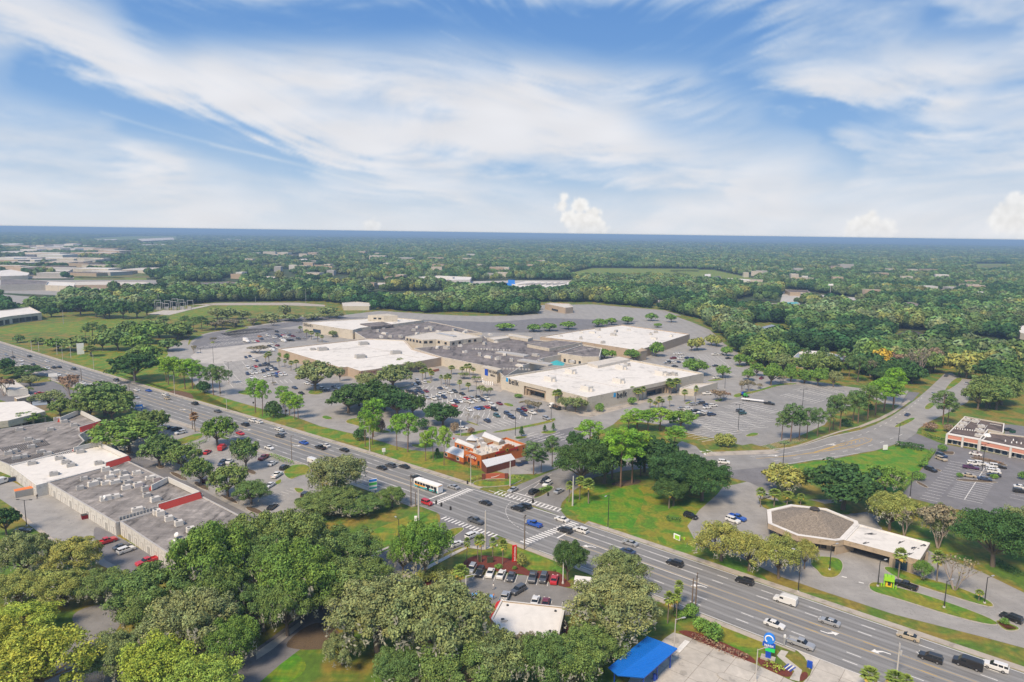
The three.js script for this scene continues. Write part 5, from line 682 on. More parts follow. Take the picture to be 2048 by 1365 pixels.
// octagonal bank with drive-through wing
{
  const oct = [[83.44,-216.02],[93.08,-220.9],[103.5,-217.78],[108.87,-207.78],[108.08,-205.52],[98.02,-193.92],[95.42,-193.05],[85.39,-196.46],[79.84,-205.1]], n = oct.length;
  const inner = [[83.44,-216.02],[93.08,-220.9],[103.5,-217.78],[108.87,-207.78],[108.08,-205.52],[98.02,-193.92],[95.42,-193.05],[85.39,-196.46],[79.84,-205.1]];
  const c = [0, 1].map((k) => oct.reduce((s, q) => s + q[k], 0) / n);
  const g = thing('octagonal_bank', 'tan octagonal bank with shallow shingle roof and flat white drive-through wing', 'bank', c); footprints.push(oct);
  const loc = oct.map((q) => [q[0] - c[0], q[1] - c[1]]), body = inset(loc, 2.6);
  part('fascia', merge([prism(loc, 2.7, 4.4), flat(loc, 2.7)]), M.wallTan, g);
  const inn = inset(loc, 1.3); part('coping', merge([flat(loc, 4.42, [inn]), prism(inn, 3.9, 4.42)]), M.roofWhite, g);
  part('wall', prism(body, 0, 2.75), M.wallTan, g);
  // dark glazing between piers
  for (let i = 0; i < n; i++) { const a = body[i], b = body[(i + 1) % n], L = Math.hypot(b[0] - a[0], b[1] - a[1]); if (L < 5) continue; const w = part('window', boxG(L * .72, 1.9, .16, (a[0] + b[0]) / 2, 1.45, (a[1] + b[1]) / 2, yaw(a, b)), M.glassDark, g); const nb = Math.floor(L / 3); part('mullion', merge([...Array(nb)].map((_, k) => boxG(.12, 1.9, .26, lerp(a[0], b[0], .14 + .72 * (k + .5) / nb), 1.45, lerp(a[1], b[1], .14 + .72 * (k + .5) / nb), yaw(a, b)))), M.wallTan, w); }
  const A = [0, 8.3, -1.4], roof = inn.map((q, i) => tri([q[0], 4.1, q[1]], A, [inn[(i + 1) % n][0], 4.1, inn[(i + 1) % n][1]]));
  roof.forEach((t, i) => part('roof_slope', t, M.shingleTan, g));
  { const d = new THREE.SphereGeometry(1.6, 12, 6, 0, TAU, 0, 1.3); d.scale(1, .45, 1); part('roof_cap', d, M.shingleDark, g, [A[0], 8.1, A[2]]); }
  const wing = [[108.14,-205.53],[122.68,-192.67],[113.14,-181.5],[98.07,-193.93]], wl = wing.map((q) => [q[0] - c[0], q[1] - c[1]]); footprints.push(wing);
  part('wing_fascia', merge([prism(wl, 2.9, 4.4), flat(wl, 2.9)]), M.wallTan, g); const wi = inset(wl, .5); part('wing_coping', merge([flat(wl, 4.41, [wi]), prism(wi, 4.1, 4.41)]), M.roofWhite, g); part('wing_roof', flat(wi, 4.1), M.roofWhite, g);
  for (const q of [[108.28,-185.95],[111.67,-182.88],[119.62,-189.55],[120.65,-195.81]]) part('column', boxG(1.1, 2.95, 1.1, 0, 1.47, 0, .35), M.wallTan, g, [q[0] - c[0], 0, q[1] - c[1]]);
  { const q = [[108.82,-185.67],[111.55,-183.16]], b = [[113.05,-189.36],[115.33,-186.45]]; part('teller_lane_screen', boxG(Math.hypot(q[1][0] - q[0][0], q[1][1] - q[0][1]) * .9, 2.3, .3, 0, 1.2, 0, yaw(q[0], q[1])), M.glassBlue, g, [(q[0][0] + q[1][0]) / 2 - c[0], 0, (q[0][1] + q[1][1]) / 2 - c[1]]); }
  { const q = [[95.46,-193.27],[102.31,-196.22]]; const l0 = [q[0][0] - c[0], q[0][1] - c[1]], l1 = [q[1][0] - c[0], q[1][1] - c[1]]; part('wing_wall', boxG(Math.hypot(l1[0] - l0[0], l1[1] - l0[1]), 2.9, .3, (l0[0] + l1[0]) / 2, 1.45, (l0[1] + l1[1]) / 2, yaw(l0, l1)), M.wallTan, g); const b0 = [wl[0][0] * .9 + wl[3][0] * .1, wl[0][1] * .9 + wl[3][1] * .1], b1 = [wl[1][0] * .9 + wl[2][0] * .1, wl[1][1] * .9 + wl[2][1] * .1]; part('wing_back_wall', boxG(Math.hypot(b1[0] - b0[0], b1[1] - b0[1]) * .9, 2.9, .3, (b0[0] + b1[0]) / 2, 1.45, (b0[1] + b1[1]) / 2, yaw(b0, b1)), M.wallTan, g); }
  const rs = rngOf(8); mat('tar', .07, .07, .075); for (const q of [[108.8,-198.9],[103.68,-192.72],[115.15,-193.41],[120.21,-191.3],[113.17,-185.8],[116.71,-189.61]]) { const s = []; for (let k = 0; k < 5; k++) { const d = boxG(.6 + rs() * 2.6, .02, .12 + rs() * .3, rs() * 2 - 1, .012 + k * .004, rs() * .8 - .4, .3 + rs() * .5); s.push(d); } part('tar_patch', merge(s), M.tar, g, [q[0] - c[0], 4.11, q[1] - c[1]]); }
}
// shops with a salmon fascia at the right edge
{
  const mk = (label, p, h, fr, doors) => {
    const B = building('salmon_shop', label, p, h, { category: 'shop', roof: M.roofBrown, wall: M.wallCream, par: .5 });
    const [a, b] = fr, L = Math.hypot(b[0] - a[0], b[1] - a[1]), nx = -(b[1] - a[1]) / L, nz = (b[0] - a[0]) / L, off = (q, d) => [q[0] + nx * d, q[1] + nz * d], ty = yaw(a, b);
    { const g = new THREE.CylinderGeometry(.95, .95, L, 14, 1, false, 0, Math.PI); g.rotateZ(Math.PI / 2); g.rotateX(Math.PI * .5 + 0); small(B, 'salmon_fascia', merge([boxG(L, 1.7, 1.5, 0, 0, 0)]), M.pinkBand, off(along(a, b, .5), .9), 3.6, ty); small(B, 'cornice', boxG(L + .3, .35, 1.9), M.coping, off(along(a, b, .5), .9), 4.65, ty); small(B, 'lower_trim', boxG(L + .2, .3, 1.7), M.coping, off(along(a, b, .5), .9), 2.6, ty); }
    for (const t of [0.01, .5, .99]) small(B, 'column', boxG(.8, 4.9, .9), M.wallWhite, off(along(a, b, t), 1.9), 2.45, ty);
    for (let k = 0; k < doors; k++) winOn(B, off(a, .02), off(b, .02), (k + .5) / doors, L / doors * .72, .2, 2.3, k % 2 ? M.glassBlue : M.glassDark, 'shop_window', M.wallWhite);
    return B;
  };
  const p1 = [[198.6,-308.1],[226.2,-339.3],[237.07,-326.44],[224.92,-309.64],[221.84,-315.22],[207.79,-299.47]], B1 = mk('salmon banded shop with cluttered brown roof beside the boulevard', p1, 4.8, [[198.6,-308.1],[207.79,-299.47]], 6);
  for (const q of [[222.9,-332.5],[225.25,-329.88],[216.77,-325.41],[211.81,-320.07],[222.12,-320.59],[216.61,-313.99],[210.49,-304.98],[216,-311.91]]) rooftopUnit(B1, q, 2.4, 1.9, 1.2, .3, M.unitPale);
  { const [a, b] = [[207.61,-317.03],[214.41,-313.49]]; for (let k = 0; k < 9; k++) small(B1, 'roof_vent', cyl(.25, .2, .6, 0, 0, 0, 7), M.signWhite, along(a, b, k / 8)); for (const [u, v] of [[[225.9,-333.4],[213.2,-319.42]], [[230.9,-334.4],[222.87,-324.95]], [[230.26,-326.8],[233.43,-323.3]], [[226.99,-323.7],[218.18,-313.4]]]) small(B1, 'roof_pipe', beam([0, .12, 0], [v[0] - u[0], .12, v[1] - u[1]], .1), M.signWhite, u); }
  const p2 = [[207.53,-298.49],[219.71,-311.15],[238.57,-301.83],[221.97,-279.77]], B2 = mk('second salmon banded shop with rusty brown roof at right edge', p2, 4.6, [[207.53,-298.49],[221.97,-279.77]], 9);
  for (const q of [[218.04,-298.35],[222.55,-299.82],[221.32,-296.03],[219.07,-295.93],[222.48,-294.86]]) small(B2, 'roof_vent', cyl(.3, .15, .8, 0, 0, 0, 6), M.signWhite, q);
  small(B2, 'roof_dome', new THREE.SphereGeometry(1.6, 10, 6, 0, TAU, 0, 1.4), M.signWhite, [[214.85,-305.6]][0], 4.0);
  small(B1, 'flank_wall', boxG(.4, .1, .4), M.coping, p1[0], 5);
}
// two-storey office among trees, roofs in the woods
{
  const p = [[202,-494.5],[208.1,-482.5],[221.7,-479.6],[243.3,-490.1],[239.2,-506.3],[234.2,-520.2],[216.7,-519.8]];
  const B = building('office_block', 'two storey white office with square openings among trees', p, 7, { category: 'office', roof: M.blueGreyRoof, wall: M.wallWhite, par: .3 });
  for (const [a, b, ts] of [[p[0], p[1], [.15, .5, .85]], [p[1], p[2], [.12, .37, .62, .87]], [p[2], p[3], [.2, .5, .8]]]) for (const t of ts) for (const y of [.5, 3.9]) winOn(B, a, b, t, 3.4, y, y + 2.2, M.glassDark, 'window', M.wallCream);
  part('upper_roof', slab([[211.5,-508.4],[222.2,-501.2],[234,-503.2],[230.4,-511.6],[221.8,-515.3]].map(B.at), 6.7, 8.2), M.roofWhite, B.g);
}
// a gabled or hipped house
function house(label, pts, h, rise, wall, roof, o = {}) {
  const B = building(o.name ?? 'house', label, pts, h, { category: o.category ?? 'house', wall, roof, par: 0, group: o.group });
  const ov = inset(B.L, -.6), c = [0, 1].map((k) => (ov[0][k] + ov[1][k] + ov[2][k] + ov[3][k]) / 4), d01 = Math.hypot(ov[1][0] - ov[0][0], ov[1][1] - ov[0][1]), d12 = Math.hypot(ov[2][0] - ov[1][0], ov[2][1] - ov[1][1]);
  const q = d01 >= d12 ? ov : [ov[1], ov[2], ov[3], ov[0]], m1 = along(q[0], q[3], .5), m2 = along(q[1], q[2], .5), k = o.hip ?? .3, r0 = along(m1, m2, k), r1 = along(m1, m2, 1 - k), v = (p, y) => [p[0], y, p[1]];
  for (const s of [quad(v(q[0], h), v(q[1], h), v(r1, h + rise), v(r0, h + rise)), quad(v(q[2], h), v(q[3], h), v(r0, h + rise), v(r1, h + rise)), tri(v(q[1], h), v(q[2], h), v(r1, h + rise)), tri(v(q[3], h), v(q[0], h), v(r0, h + rise))]) part('roof_slope', s, roof, B.g);
  return B;
}
{
  const p = [[342.8,-617.7],[355.3,-602.4],[366.6,-611.6],[360.9,-638]], B = house('white walled house with dark hipped roof in the woods', p, 7, 3.5, M.wallWhite, M.shingleDark); for (const t of [.2, .4, .6, .8]) for (const y of [1, 4.2]) winOn(B, p[0], p[1], t, 1.5, y, y + 1.6);
  const q = [[217.8,-630.4],[234.7,-632],[258.7,-653.7],[263.5,-674.8]], D = house('blue grey roofed hall with three white dormers in the woods', [[219.4,-632.8],[238.7,-625.9],[258.5,-659.6],[237.6,-667.2]], 5, 4, M.wallWhite, M.blueGreyRoof, { hip: .05, category: 'hall' });
  for (const t of [.2, .5, .8]) small(D, 'dormer', merge([boxG(3, 2.6, 4, 0, 0, 0), (() => { const s = new THREE.ConeGeometry(2.6, 1.6, 4); s.rotateY(Math.PI / 4); s.translate(0, 2, 0); return s; })()]), M.wallWhite, along([[224.6,-638.9],[243.7,-635.1]][0], [[224.6,-638.9],[243.7,-635.1]][1], t), 6.6);
  house('grey gabled annexe beside the blue grey hall', [[230.1,-627.6],[235.6,-609.3],[244.4,-620.5],[245.3,-648]], 4, 3, M.wallWhite, M.slateRoof, { hip: .02 });
  house('tan roofed house half buried in bare trees', [[250.7,-621.1],[262.2,-611.8],[275.4,-639.6],[264.6,-644.2]], 4, 3.5, M.wallTan, M.shingleTan);
  house('low grey roofed building beside parked cars at right edge', [[383,-553.6],[388.4,-534.2],[416.8,-560.6],[410.1,-572.9]], 3.5, 2.2, M.wallWhite, M.slateRoof);
  house('tan roofed pavilion beside bright far lawn', [[512.3,-915.9],[521.1,-899.8],[548.1,-943.2],[542,-961.2]], 4.5, 3, M.wallTan, M.shingleTan);
  const b = [[39.9,-853.7],[61.5,-807.1],[71.3,-817.8],[69.5,-857.7],[46.8,-867.4]], E = building('beige_hall', 'beige flat roofed hall standing alone behind the mall', b, 7, { wall: M.wallBeige, roof: M.roofCream, category: 'hall' }); winOn(E, b[0], b[1], .5, 16, .5, 3, M.glassDark, 'window', M.wallTan);
}
// distant roofs: [outline at roof height, height, wall, roof, label]
const farB = [
  [[[-795.3,-1085.7],[-786.8,-1103.7],[-746.4,-1095.8],[-711.7,-1071.5],[-682.1,-1022.6],[-730.6,-996.5]], 9, 'wallGrey', 'roofDark', 'dark fronted big box shop in the far left plaza'],
  [[[-723,-1084.7],[-670.2,-1072.1],[-629.4,-1002.1],[-677.8,-1013.2]], 8, 'wallCream', 'roofWhite', 'white big box shop next to the dark fronted one'],
  [[[-678.3,-1085],[-638.7,-1108.5],[-612.4,-1090.4],[-585.4,-1037.3],[-640.7,-1020.2]], 8, 'wallBeige', 'roofCream', 'salmon and cream shop row in far left plaza'],
  [[[-630.7,-1094.4],[-582.3,-1104],[-545,-1062.5],[-535.7,-1029.4],[-583.1,-1037.7]], 8, 'wallBeige', 'roofCream', 'shop row with orange panels in far left plaza'],
  [[[-606.4,-951.7],[-609.9,-1006.1],[-574.4,-987.1],[-541.5,-962.8],[-518.1,-916.6],[-547.2,-901.5]], 6, 'brickRed', 'roofWhite', 'brick building with white roof in front of far plaza'],
  [[[-567.7,-1010.1],[-559.8,-1071.2],[-528.9,-1088.5],[-503.3,-1045.9],[-511.9,-978.6],[-539.4,-967.7]], 8, 'wallCream', 'roofSlate', 'dark roofed store behind the substation trees'],
  [[[-477.5,-1007.1],[-488.5,-1099.3],[-460,-1128.3],[-425.8,-1103.8],[-401.5,-1020.6],[-416.2,-995.8]], 8, 'wallBeige', 'roofDark', 'tan store with grey roof left of the woods'],
  [[[-816.5,-1457.1],[-812.5,-1530.3],[-756.6,-1561.3],[-724.9,-1495.4],[-748,-1434.6]], 6, 'wallCream', 'roofCream', 'long pale roof row beyond the far plaza'],
  [[[-985.5,-1330],[-995.8,-1390.1],[-893.5,-1294.8],[-849.4,-1226],[-875.3,-1195.8]], 7, 'wallCream', 'roofWhite', 'white roofed store at left edge, middle distance'],
  [[[-971.5,-1450.2],[-967.2,-1487.3],[-901.7,-1434.5],[-872.7,-1377.1],[-912.9,-1367]], 6, 'wallGrey', 'roofCream', 'grey walled low block left, middle distance'],
  [[[-493.7,-1281],[-484.7,-1325.2],[-438.5,-1293.4],[-425.8,-1246.6],[-462.6,-1215.4]], 6, 'wallBeige', 'roofCream', 'pale roofed offices amid trees left of centre'],
  [[[-437.3,-1236.1],[-407.7,-1266.2],[-376.9,-1225.8],[-372.8,-1174.6],[-405,-1168.2]], 5, 'wallCream', 'roofWhite', 'white roofed low row amid trees left of centre'],
  [[[-352.6,-1146.2],[-315.6,-1133.8],[-303.8,-1196.8],[-335,-1225.5]], 5, 'wallBeige', 'roofBrown', 'tan roofed row right of the far left plaza'],
  [[[-324.4,-1186.5],[-299.4,-1226.7],[-276.4,-1204.8],[-294.3,-1159.2]], 6, 'wallBeige', 'roofCream', 'cream row beside the tan roofed row'],
  [[[-2144.5,-3113.1],[-2264,-3496.9],[-1980.1,-3239.3],[-1763.8,-2828],[-1776.1,-2613.2]], 8, 'wallGrey', 'roofCream', 'broad pale warehouse far left under horizon'],
  [[[-1702.9,-2337.5],[-1702.1,-2451.2],[-1510.9,-2329.9],[-1451.3,-2133.3],[-1502.3,-2060.8]], 8, 'wallGrey', 'roofCream', 'long pale warehouse at far left edge'],
  [[[-1398.9,-2249.6],[-1406.2,-2453.7],[-1286.7,-2303.1],[-1264.6,-2133]], 8, 'wallGrey', 'roofCream', 'far pale shed right of the warehouses'],
  [[[-2405.1,-3306.1],[-2470.2,-3525.5],[-2291.1,-3303.4],[-2186.2,-3024.4]], 9, 'wallCream', 'roofCream', 'most distant pale shed at far left edge'],
  [[[-2592,-4863.3],[-2844.2,-5900.6],[-2296.4,-4786.5],[-2153.6,-4095.1]], 16, 'wallTan', 'roofCream', 'large tan complex under the horizon at left'],
  [[[-2857.7,-4834.1],[-2868.2,-5103],[-2621.4,-4683.3],[-2589.2,-4397]], 9, 'wallTan', 'roofCream', 'small tan block left of large tan complex'],
  [[[-1880.9,-3557.3],[-1893,-3826.3],[-1728.8,-3528.2],[-1706.4,-3271.4]], 8, 'wallTan', 'roofCream', 'low tan row below the large tan complex'],
  [[[-2429.5,-5862.3],[-2416.5,-6231.5],[-2104.5,-5459.6],[-2132.2,-5174]], 9, 'wallTan', 'roofCream', 'tan blocks right of the large tan complex'],
  [[[-662.8,-2033.5],[-630.5,-2142.1],[-600.3,-2056.2],[-625.2,-1946.6]], 6, 'wallCream', 'roofWhite', 'white roofs amid woods left of centre'],
  [[[-191.4,-1306.1],[-148.8,-1352.4],[-115.2,-1273.1],[-117,-1226.6],[-175.5,-1260.4]], 8, 'wallCream', 'roofWhite', 'white supermarket behind the car filled lot'],
  [[[-149.9,-1363.1],[-78.3,-1330.9],[-77,-1257.5],[-112.3,-1241.1]], 8, 'wallWhite', 'roofWhite', 'white store with round emblem behind car filled lot'],
  [[[-300.7,-1219.1],[-260.2,-1196.9],[-215.7,-1193.1],[-209.4,-1142.3],[-282.4,-1167.7]], 5, 'wallBeige', 'roofCream', 'tan arcade row left of supermarket'],
  [[[-195.9,-988.8],[-170,-993],[-165.4,-952.2],[-186.8,-954.2]], 5, 'wallCream', 'roofWhite', 'small white roofed block behind mall trees'],
  [[[-208.2,-850.1],[-195.3,-867],[-165.7,-845.5],[-167.8,-815.2],[-196.8,-811.3]], 5, 'wallCream', 'roofCream', 'pale flat roof behind the trees left of centre'],
  [[[-169.9,-951.5],[-150.8,-1010.8],[-94,-937.2],[-97.8,-888.4],[-150.5,-904.1]], 5, 'wallTan', 'roofBrown', 'brown roofed sheds behind mall trees'],
  [[[169.5,-1036.3],[190.4,-1039.7],[183.6,-995.2],[157.5,-991.1]], 6, 'wallCream', 'roofWhite', 'small white hall amid trees right of centre'],
  [[[196.1,-942.8],[217.1,-933.7],[208,-913.6],[190.9,-906.6]], 5, 'wallGrey', 'slateRoof', 'grey roof amid trees right of centre'],
  [[[421.1,-965],[450.4,-956.8],[436.5,-912.5],[406.2,-899.4],[409.3,-927]], 6, 'wallWhite', 'roofWhite', 'white roofed garage beside tall lamp mast'],
  [[[447.3,-1150],[480.3,-1141.7],[466.9,-1096.5],[436.6,-1101.1]], 6, 'wallTan', 'roofBrown', 'brown roofed row behind the lamp mast'],
  [[[449.7,-1093.7],[460.1,-1049.6],[438.1,-1004.3],[435.5,-1045.8]], 6, 'wallCream', 'roofCream', 'cream roofed row beside lamp mast'],
  [[[365.1,-935.7],[385.2,-945.7],[380,-921.5],[358.7,-907.3]], 5, 'wallWhite', 'teal', 'green roofed station right of centre'],
  [[[326.1,-813],[346.6,-819.1],[336.9,-793.4],[319.5,-791.4]], 5, 'wallWhite', 'red', 'red roofed restaurant amid right hand trees'],
  [[[288.5,-924.9],[313.5,-935.5],[304.4,-904.3],[282.1,-896.8]], 5, 'red', 'redAwning', 'red fronted shop by the far road'],
  [[[436.3,-1597.5],[454.9,-1615.4],[431.8,-1532.5],[418.7,-1529.6]], 5, 'wallWhite', 'roofWhite', 'white barn beside the far green field'],
  [[[434.1,-1520.9],[457.6,-1550.8],[435.6,-1463],[417.1,-1448]], 4, 'wallWhite', 'slateRoof', 'grey barn beside the white barn'],
  [[[450.7,-1477.6],[487.1,-1446.4],[481.2,-1408.2],[440.4,-1420.6]], 4, 'wallWhite', 'roofWhite', 'long white stable beside the far field'],
  [[[476.1,-976],[496.5,-973.9],[485.8,-948],[457.3,-932.3]], 5, 'wallCream', 'roofBrown', 'brown roofed block right of white garage'],
  [[[274.5,-506.4],[279.9,-502.6],[287.9,-510.4],[283.8,-514.5]], 3, 'wallTan', 'roofBrown', 'little shelter under the bare trees'],
  [[[505.1,-694.9],[524.7,-710.3],[476.5,-643.7],[475.8,-649.3]], 6, 'wallWhite', 'roofWhite', 'white gable at right edge among trees'],
];
M.roofSlate = M.slateRoof;
for (const [p, h, w, r, label] of farB) { const B = building('distant_building', label, p, h, { wall: M[w], roof: M[r], par: .4 }); const c = B.c; const n = p.length; let best = 0, bl = 0; for (let i = 0; i < n; i++) { const a = p[i], b = p[(i + 1) % n], l = Math.hypot(b[0] - a[0], b[1] - a[1]), mz = (a[1] + b[1]) / 2; if (mz > c[1] && l > bl) { bl = l; best = i; } } const a = p[best], b = p[(best + 1) % n], k = Math.max(2, Math.min(7, Math.floor(bl / 12))); for (let i = 0; i < k; i++) winOn(B, a, b, (i + .5) / k, bl / k * .5, h * .12, h * .45, M.glassDark); }
// saw-toothed white store with blue front panels
{ const p = [[-1.7,-1163.5],[20.6,-1226.4],[76.2,-1207.3],[101.2,-1225],[90.8,-1130.9],[57.1,-1065.4],[-0.2,-1062]], B = building('white_store', 'long white store with ribbed roof and blue panels beside far lot', p, 9, { category: 'store', wall: M.wallWhite, roof: M.roofWhite }); for (const q of [.1, .25, .4, .55, .7, .85]) small(B, 'roof_monitor', boxG(60, 1.6, 3), M.roofCream, along([[13.8,-1154.6],[88.1,-1168.7]][0], [[13.8,-1154.6],[88.1,-1168.7]][1], q), 9, 1.1); const e = [[-4.1,-1158.4],[2.1,-1159.5]]; small(B, 'blue_panel', boxG(16, 10, 2), M.cobalt, e[0], 5, .1); small(B, 'blue_panel', boxG(12, 6, 2), M.cobalt, [[-2.4,-1234.7]][0], 7, .1); }

// town sprawl far left and roofs glimpsed in the woods
{
  const r = rngOf(61), T = (p, n, label, group, hs, ms, k = 1) => { for (let i = 0; i < n; i++) { const u = r(), v = Math.pow(r(), 1.2), c = along(along(p[0], p[1], u), along(p[3], p[2], u), v), d = Math.hypot(...c), w = (14 + r() * 30) * (d > 2200 ? 1.5 : 1) * k, l = (10 + r() * 16) * (d > 2200 ? 1.4 : 1) * k, a = r() * .5 - .1, cs = Math.cos(a), sn = Math.sin(a), q = [[-w, -l], [w, -l], [w, l], [-w, l]].map(([x, z]) => [c[0] + x * cs - z * sn, c[1] + x * sn + z * cs]), [wm, rm] = ms[Math.floor(r() * ms.length)]; building('distant_building', label, q, hs[0] + r() * hs[1], { wall: M[wm], roof: M[rm], par: .3, group }); } };
  const pale = [['wallCream', 'roofWhite'], ['wallBeige', 'roofCream'], ['wallGrey', 'roofCream'], ['wallWhite', 'roofWhite'], ['wallTan', 'roofBrown'], ['wallCream', 'roofGrey']];
  T([[-932.1,-1248],[-710.7,-1374.5],[-1073.2,-1969.7],[-1442,-1937.5]], 24, 'low pale commercial roof in the far left sprawl', 'roofs of the far left sprawl', [6, 4], pale);
  T([[-1471.8,-1977.8],[-1171.6,-2132.2],[-2085.2,-3611.9],[-2576.1,-3471.2]], 26, 'pale shed roof in most distant left sprawl', 'roofs of the most distant left sprawl', [8, 6], pale);
  T([[-518.4,-1287.5],[-317.2,-1354.1],[-739.1,-2763.6],[-1041.2,-2857.2]], 22, 'house roof glimpsed in woods left of centre', 'roofs in woods left of centre', [8, 4], pale, .4);
  T([[-237.9,-1068.7],[-4.3,-1504.9],[178.2,-2559.7],[-623.7,-2816.3]], 26, 'house roof glimpsed in woods at centre', 'roofs in woods at centre', [9, 4], pale, .4);
  T([[281.7,-1006],[746,-1072.8],[1282.4,-1792.1],[870.7,-2489.3]], 34, 'house roof glimpsed in woods at right', 'roofs in woods at right', [9, 4], pale, .38);
}

// ---------- vegetation ----------
// leaf sprays: small rhombic faces spread through the volume of many clumps; vertex colours vary from spray to spray
class Leaves {
  constructor(seed) { this.r = rngOf(seed); this.P = []; this.N = []; this.C = []; }
  dir() { const r = this.r, z = r() * 2 - 1, a = r() * TAU, q = Math.sqrt(1 - z * z); return [q * Math.cos(a), z, q * Math.sin(a)]; }
  leaf(x, y, z, nx, ny, nz, s, asp, tone, warm = 0) {
    const r = this.r, j = this.dir(); let a = nx + j[0] * .75, b = ny + j[1] * .75, c = nz + j[2] * .75; const l = Math.hypot(a, b, c) || 1; a /= l; b /= l; c /= l;
    const k = this.dir(); let u = b * k[2] - c * k[1], v = c * k[0] - a * k[2], w = a * k[1] - b * k[0]; const m = Math.hypot(u, v, w) || 1; u /= m; v /= m; w /= m;
    const p = b * w - c * v, q = c * u - a * w, t = a * v - b * u, h = s * asp;
    const A = [x + u * s, y + v * s, z + w * s], B = [x + p * h, y + q * h, z + t * h], D = [x - u * s, y - v * s, z - w * s], E = [x - p * h, y - q * h, z - t * h];
    this.P.push(...A, ...B, ...D, ...A, ...D, ...E);
    for (let i = 0; i < 6; i++) { this.N.push(a, b, c); this.C.push(tone * (1 + warm), tone, tone * (1 - warm)); }
  }
  clump(cx, cy, cz, rx, ry, n, s, asp = .6, up = .25) {
    const r = this.r, base = .8 + r() * .4, warm = (r() - .5) * .16;
    for (let i = 0; i < n; i++) { const d = this.dir(); if (d[1] < -.35 && r() < .6) d[1] *= -1; const k = .62 + .42 * Math.sqrt(r()), q = .9 + .2 * r(); this.leaf(cx + d[0] * rx * k * q, cy + d[1] * ry * k, cz + d[2] * rx * k * q, d[0], d[1] + up, d[2], s * (.65 + r() * .7), asp, base * (.65 + r() * .7), warm + (r() - .5) * .14); }
  }
  geo() { const g = new THREE.BufferGeometry(); g.setAttribute('position', new THREE.Float32BufferAttribute(this.P, 3)); g.setAttribute('normal', new THREE.Float32BufferAttribute(this.N, 3)); g.setAttribute('color', new THREE.Float32BufferAttribute(this.C, 3)); g.setAttribute('uv', new THREE.Float32BufferAttribute(new Float32Array(this.P.length / 3 * 2), 2)); return g; }
}
const limb = (a, b, r0, r1, n = 6) => { const A = new THREE.Vector3(...a), B = new THREE.Vector3(...b), L = A.distanceTo(B), g = new THREE.CylinderGeometry(r1, r0, L, n, 1, true); g.translate(0, L / 2, 0); g.applyQuaternion(new THREE.Quaternion().setFromUnitVectors(new THREE.Vector3(0, 1, 0), B.clone().sub(A).normalize())); g.translate(...a); return g; };
// broad oak, nominal 12 m high and 8 m in radius
function oakGeo(seed, leaves, size, thin = 1) {
  const L = new Leaves(seed), r = L.r, wood = [limb([0, 0, 0], [.2, 3, 0], .55, .42, 8)], moss = new Leaves(seed + 500), clumps = [], n = 36;
  const lop = r() * TAU, lopk = .12 + r() * .16;
  for (let i = 0; i < n; i++) {
    const a = i * 2.399 + r() * .9, u = (i + .5) / n, el = Math.asin(clamp(1 - 1.18 * u, -.2, 1)), k = (.58 + r() * .4) * (1 + lopk * Math.cos(a - lop)), c = [Math.cos(a) * Math.cos(el) * 7.2 * k, 6.9 + Math.sin(el) * 4.6 * k + (r() - .5) * .9, Math.sin(a) * Math.cos(el) * 7.2 * k], rad = 1.7 + r() * 1.5; clumps.push([c, rad]);
    if (i % 2 === 0) { const m = [c[0] * .45, 3.4 + (c[1] - 3.4) * .4, c[2] * .45]; wood.push(limb([.2, 2.8, 0], m, .24, .16), limb(m, c, .16, .06, 5)); }
  }
  for (const [c, rad] of clumps) { if (leaves > 3000) { const m = leaves > 9000 ? 6 : 4; for (let q = 0; q < m; q++) { const d = L.dir(), y = Math.abs(d[1]) * (q % 3 ? 1 : -.3); L.clump(c[0] + d[0] * rad * .62 * thin, c[1] + y * rad * .5, c[2] + d[2] * rad * .62 * thin, rad * (.36 + r() * .22), rad * (.3 + r() * .18), Math.round(leaves / n / m), size); } } else L.clump(...c, rad * thin, rad * .78, Math.round(leaves / n), size); for (let k = 0; k < 5; k++) { const a = r() * TAU, x = c[0] + Math.cos(a) * rad * .9, z = c[2] + Math.sin(a) * rad * .9; if (Math.hypot(x, z) > 4) for (let q = 0; q < 6; q++) moss.leaf(x + (r() - .5) * .9, c[1] - .3 - q * .3 - r() * .3, z + (r() - .5) * .9, Math.cos(a) * 2, .1, Math.sin(a) * 2, .09 + r() * .12, 2.4, .8 + r() * .4); } }
  return { wood: merge(wood), crown: L.geo(), moss: moss.geo() };
}
// slash pine, nominal 18 m high, 4 m radius
function pineGeo(seed, leaves, size) {
  const L = new Leaves(seed), r = L.r, bx = (r() - .5) * 1.4, bz = (r() - .5) * 1.4, wood = [limb([0, 0, 0], [bx * .5, 9, bz * .5], .27, .2, 7), limb([bx * .5, 9, bz * .5], [bx, 17, bz], .2, .06, 6)], n = 22;
  for (let i = 0; i < n; i++) {
    const y = 9 + 8.4 * Math.pow((i + .3) / n, .9), a = i * 2.4 + r(), t = (y - 9) / 9, reach = (i === n - 1 ? .2 : (1.4 + 2.2 * Math.sin(Math.PI * (.25 + .7 * t))) * (.65 + .5 * r())), c = [bx * y / 17 + Math.cos(a) * reach, y + .3, bz * y / 17 + Math.sin(a) * reach];
    wood.push(limb([bx * y / 17, y - .7, bz * y / 17], c, .07, .03, 4)); L.clump(...c, 1.0 + r() * .7, .85 + r() * .45, Math.round(leaves / n), size, .42, .5);
  }
  return { wood: merge(wood), crown: L.geo() };
}
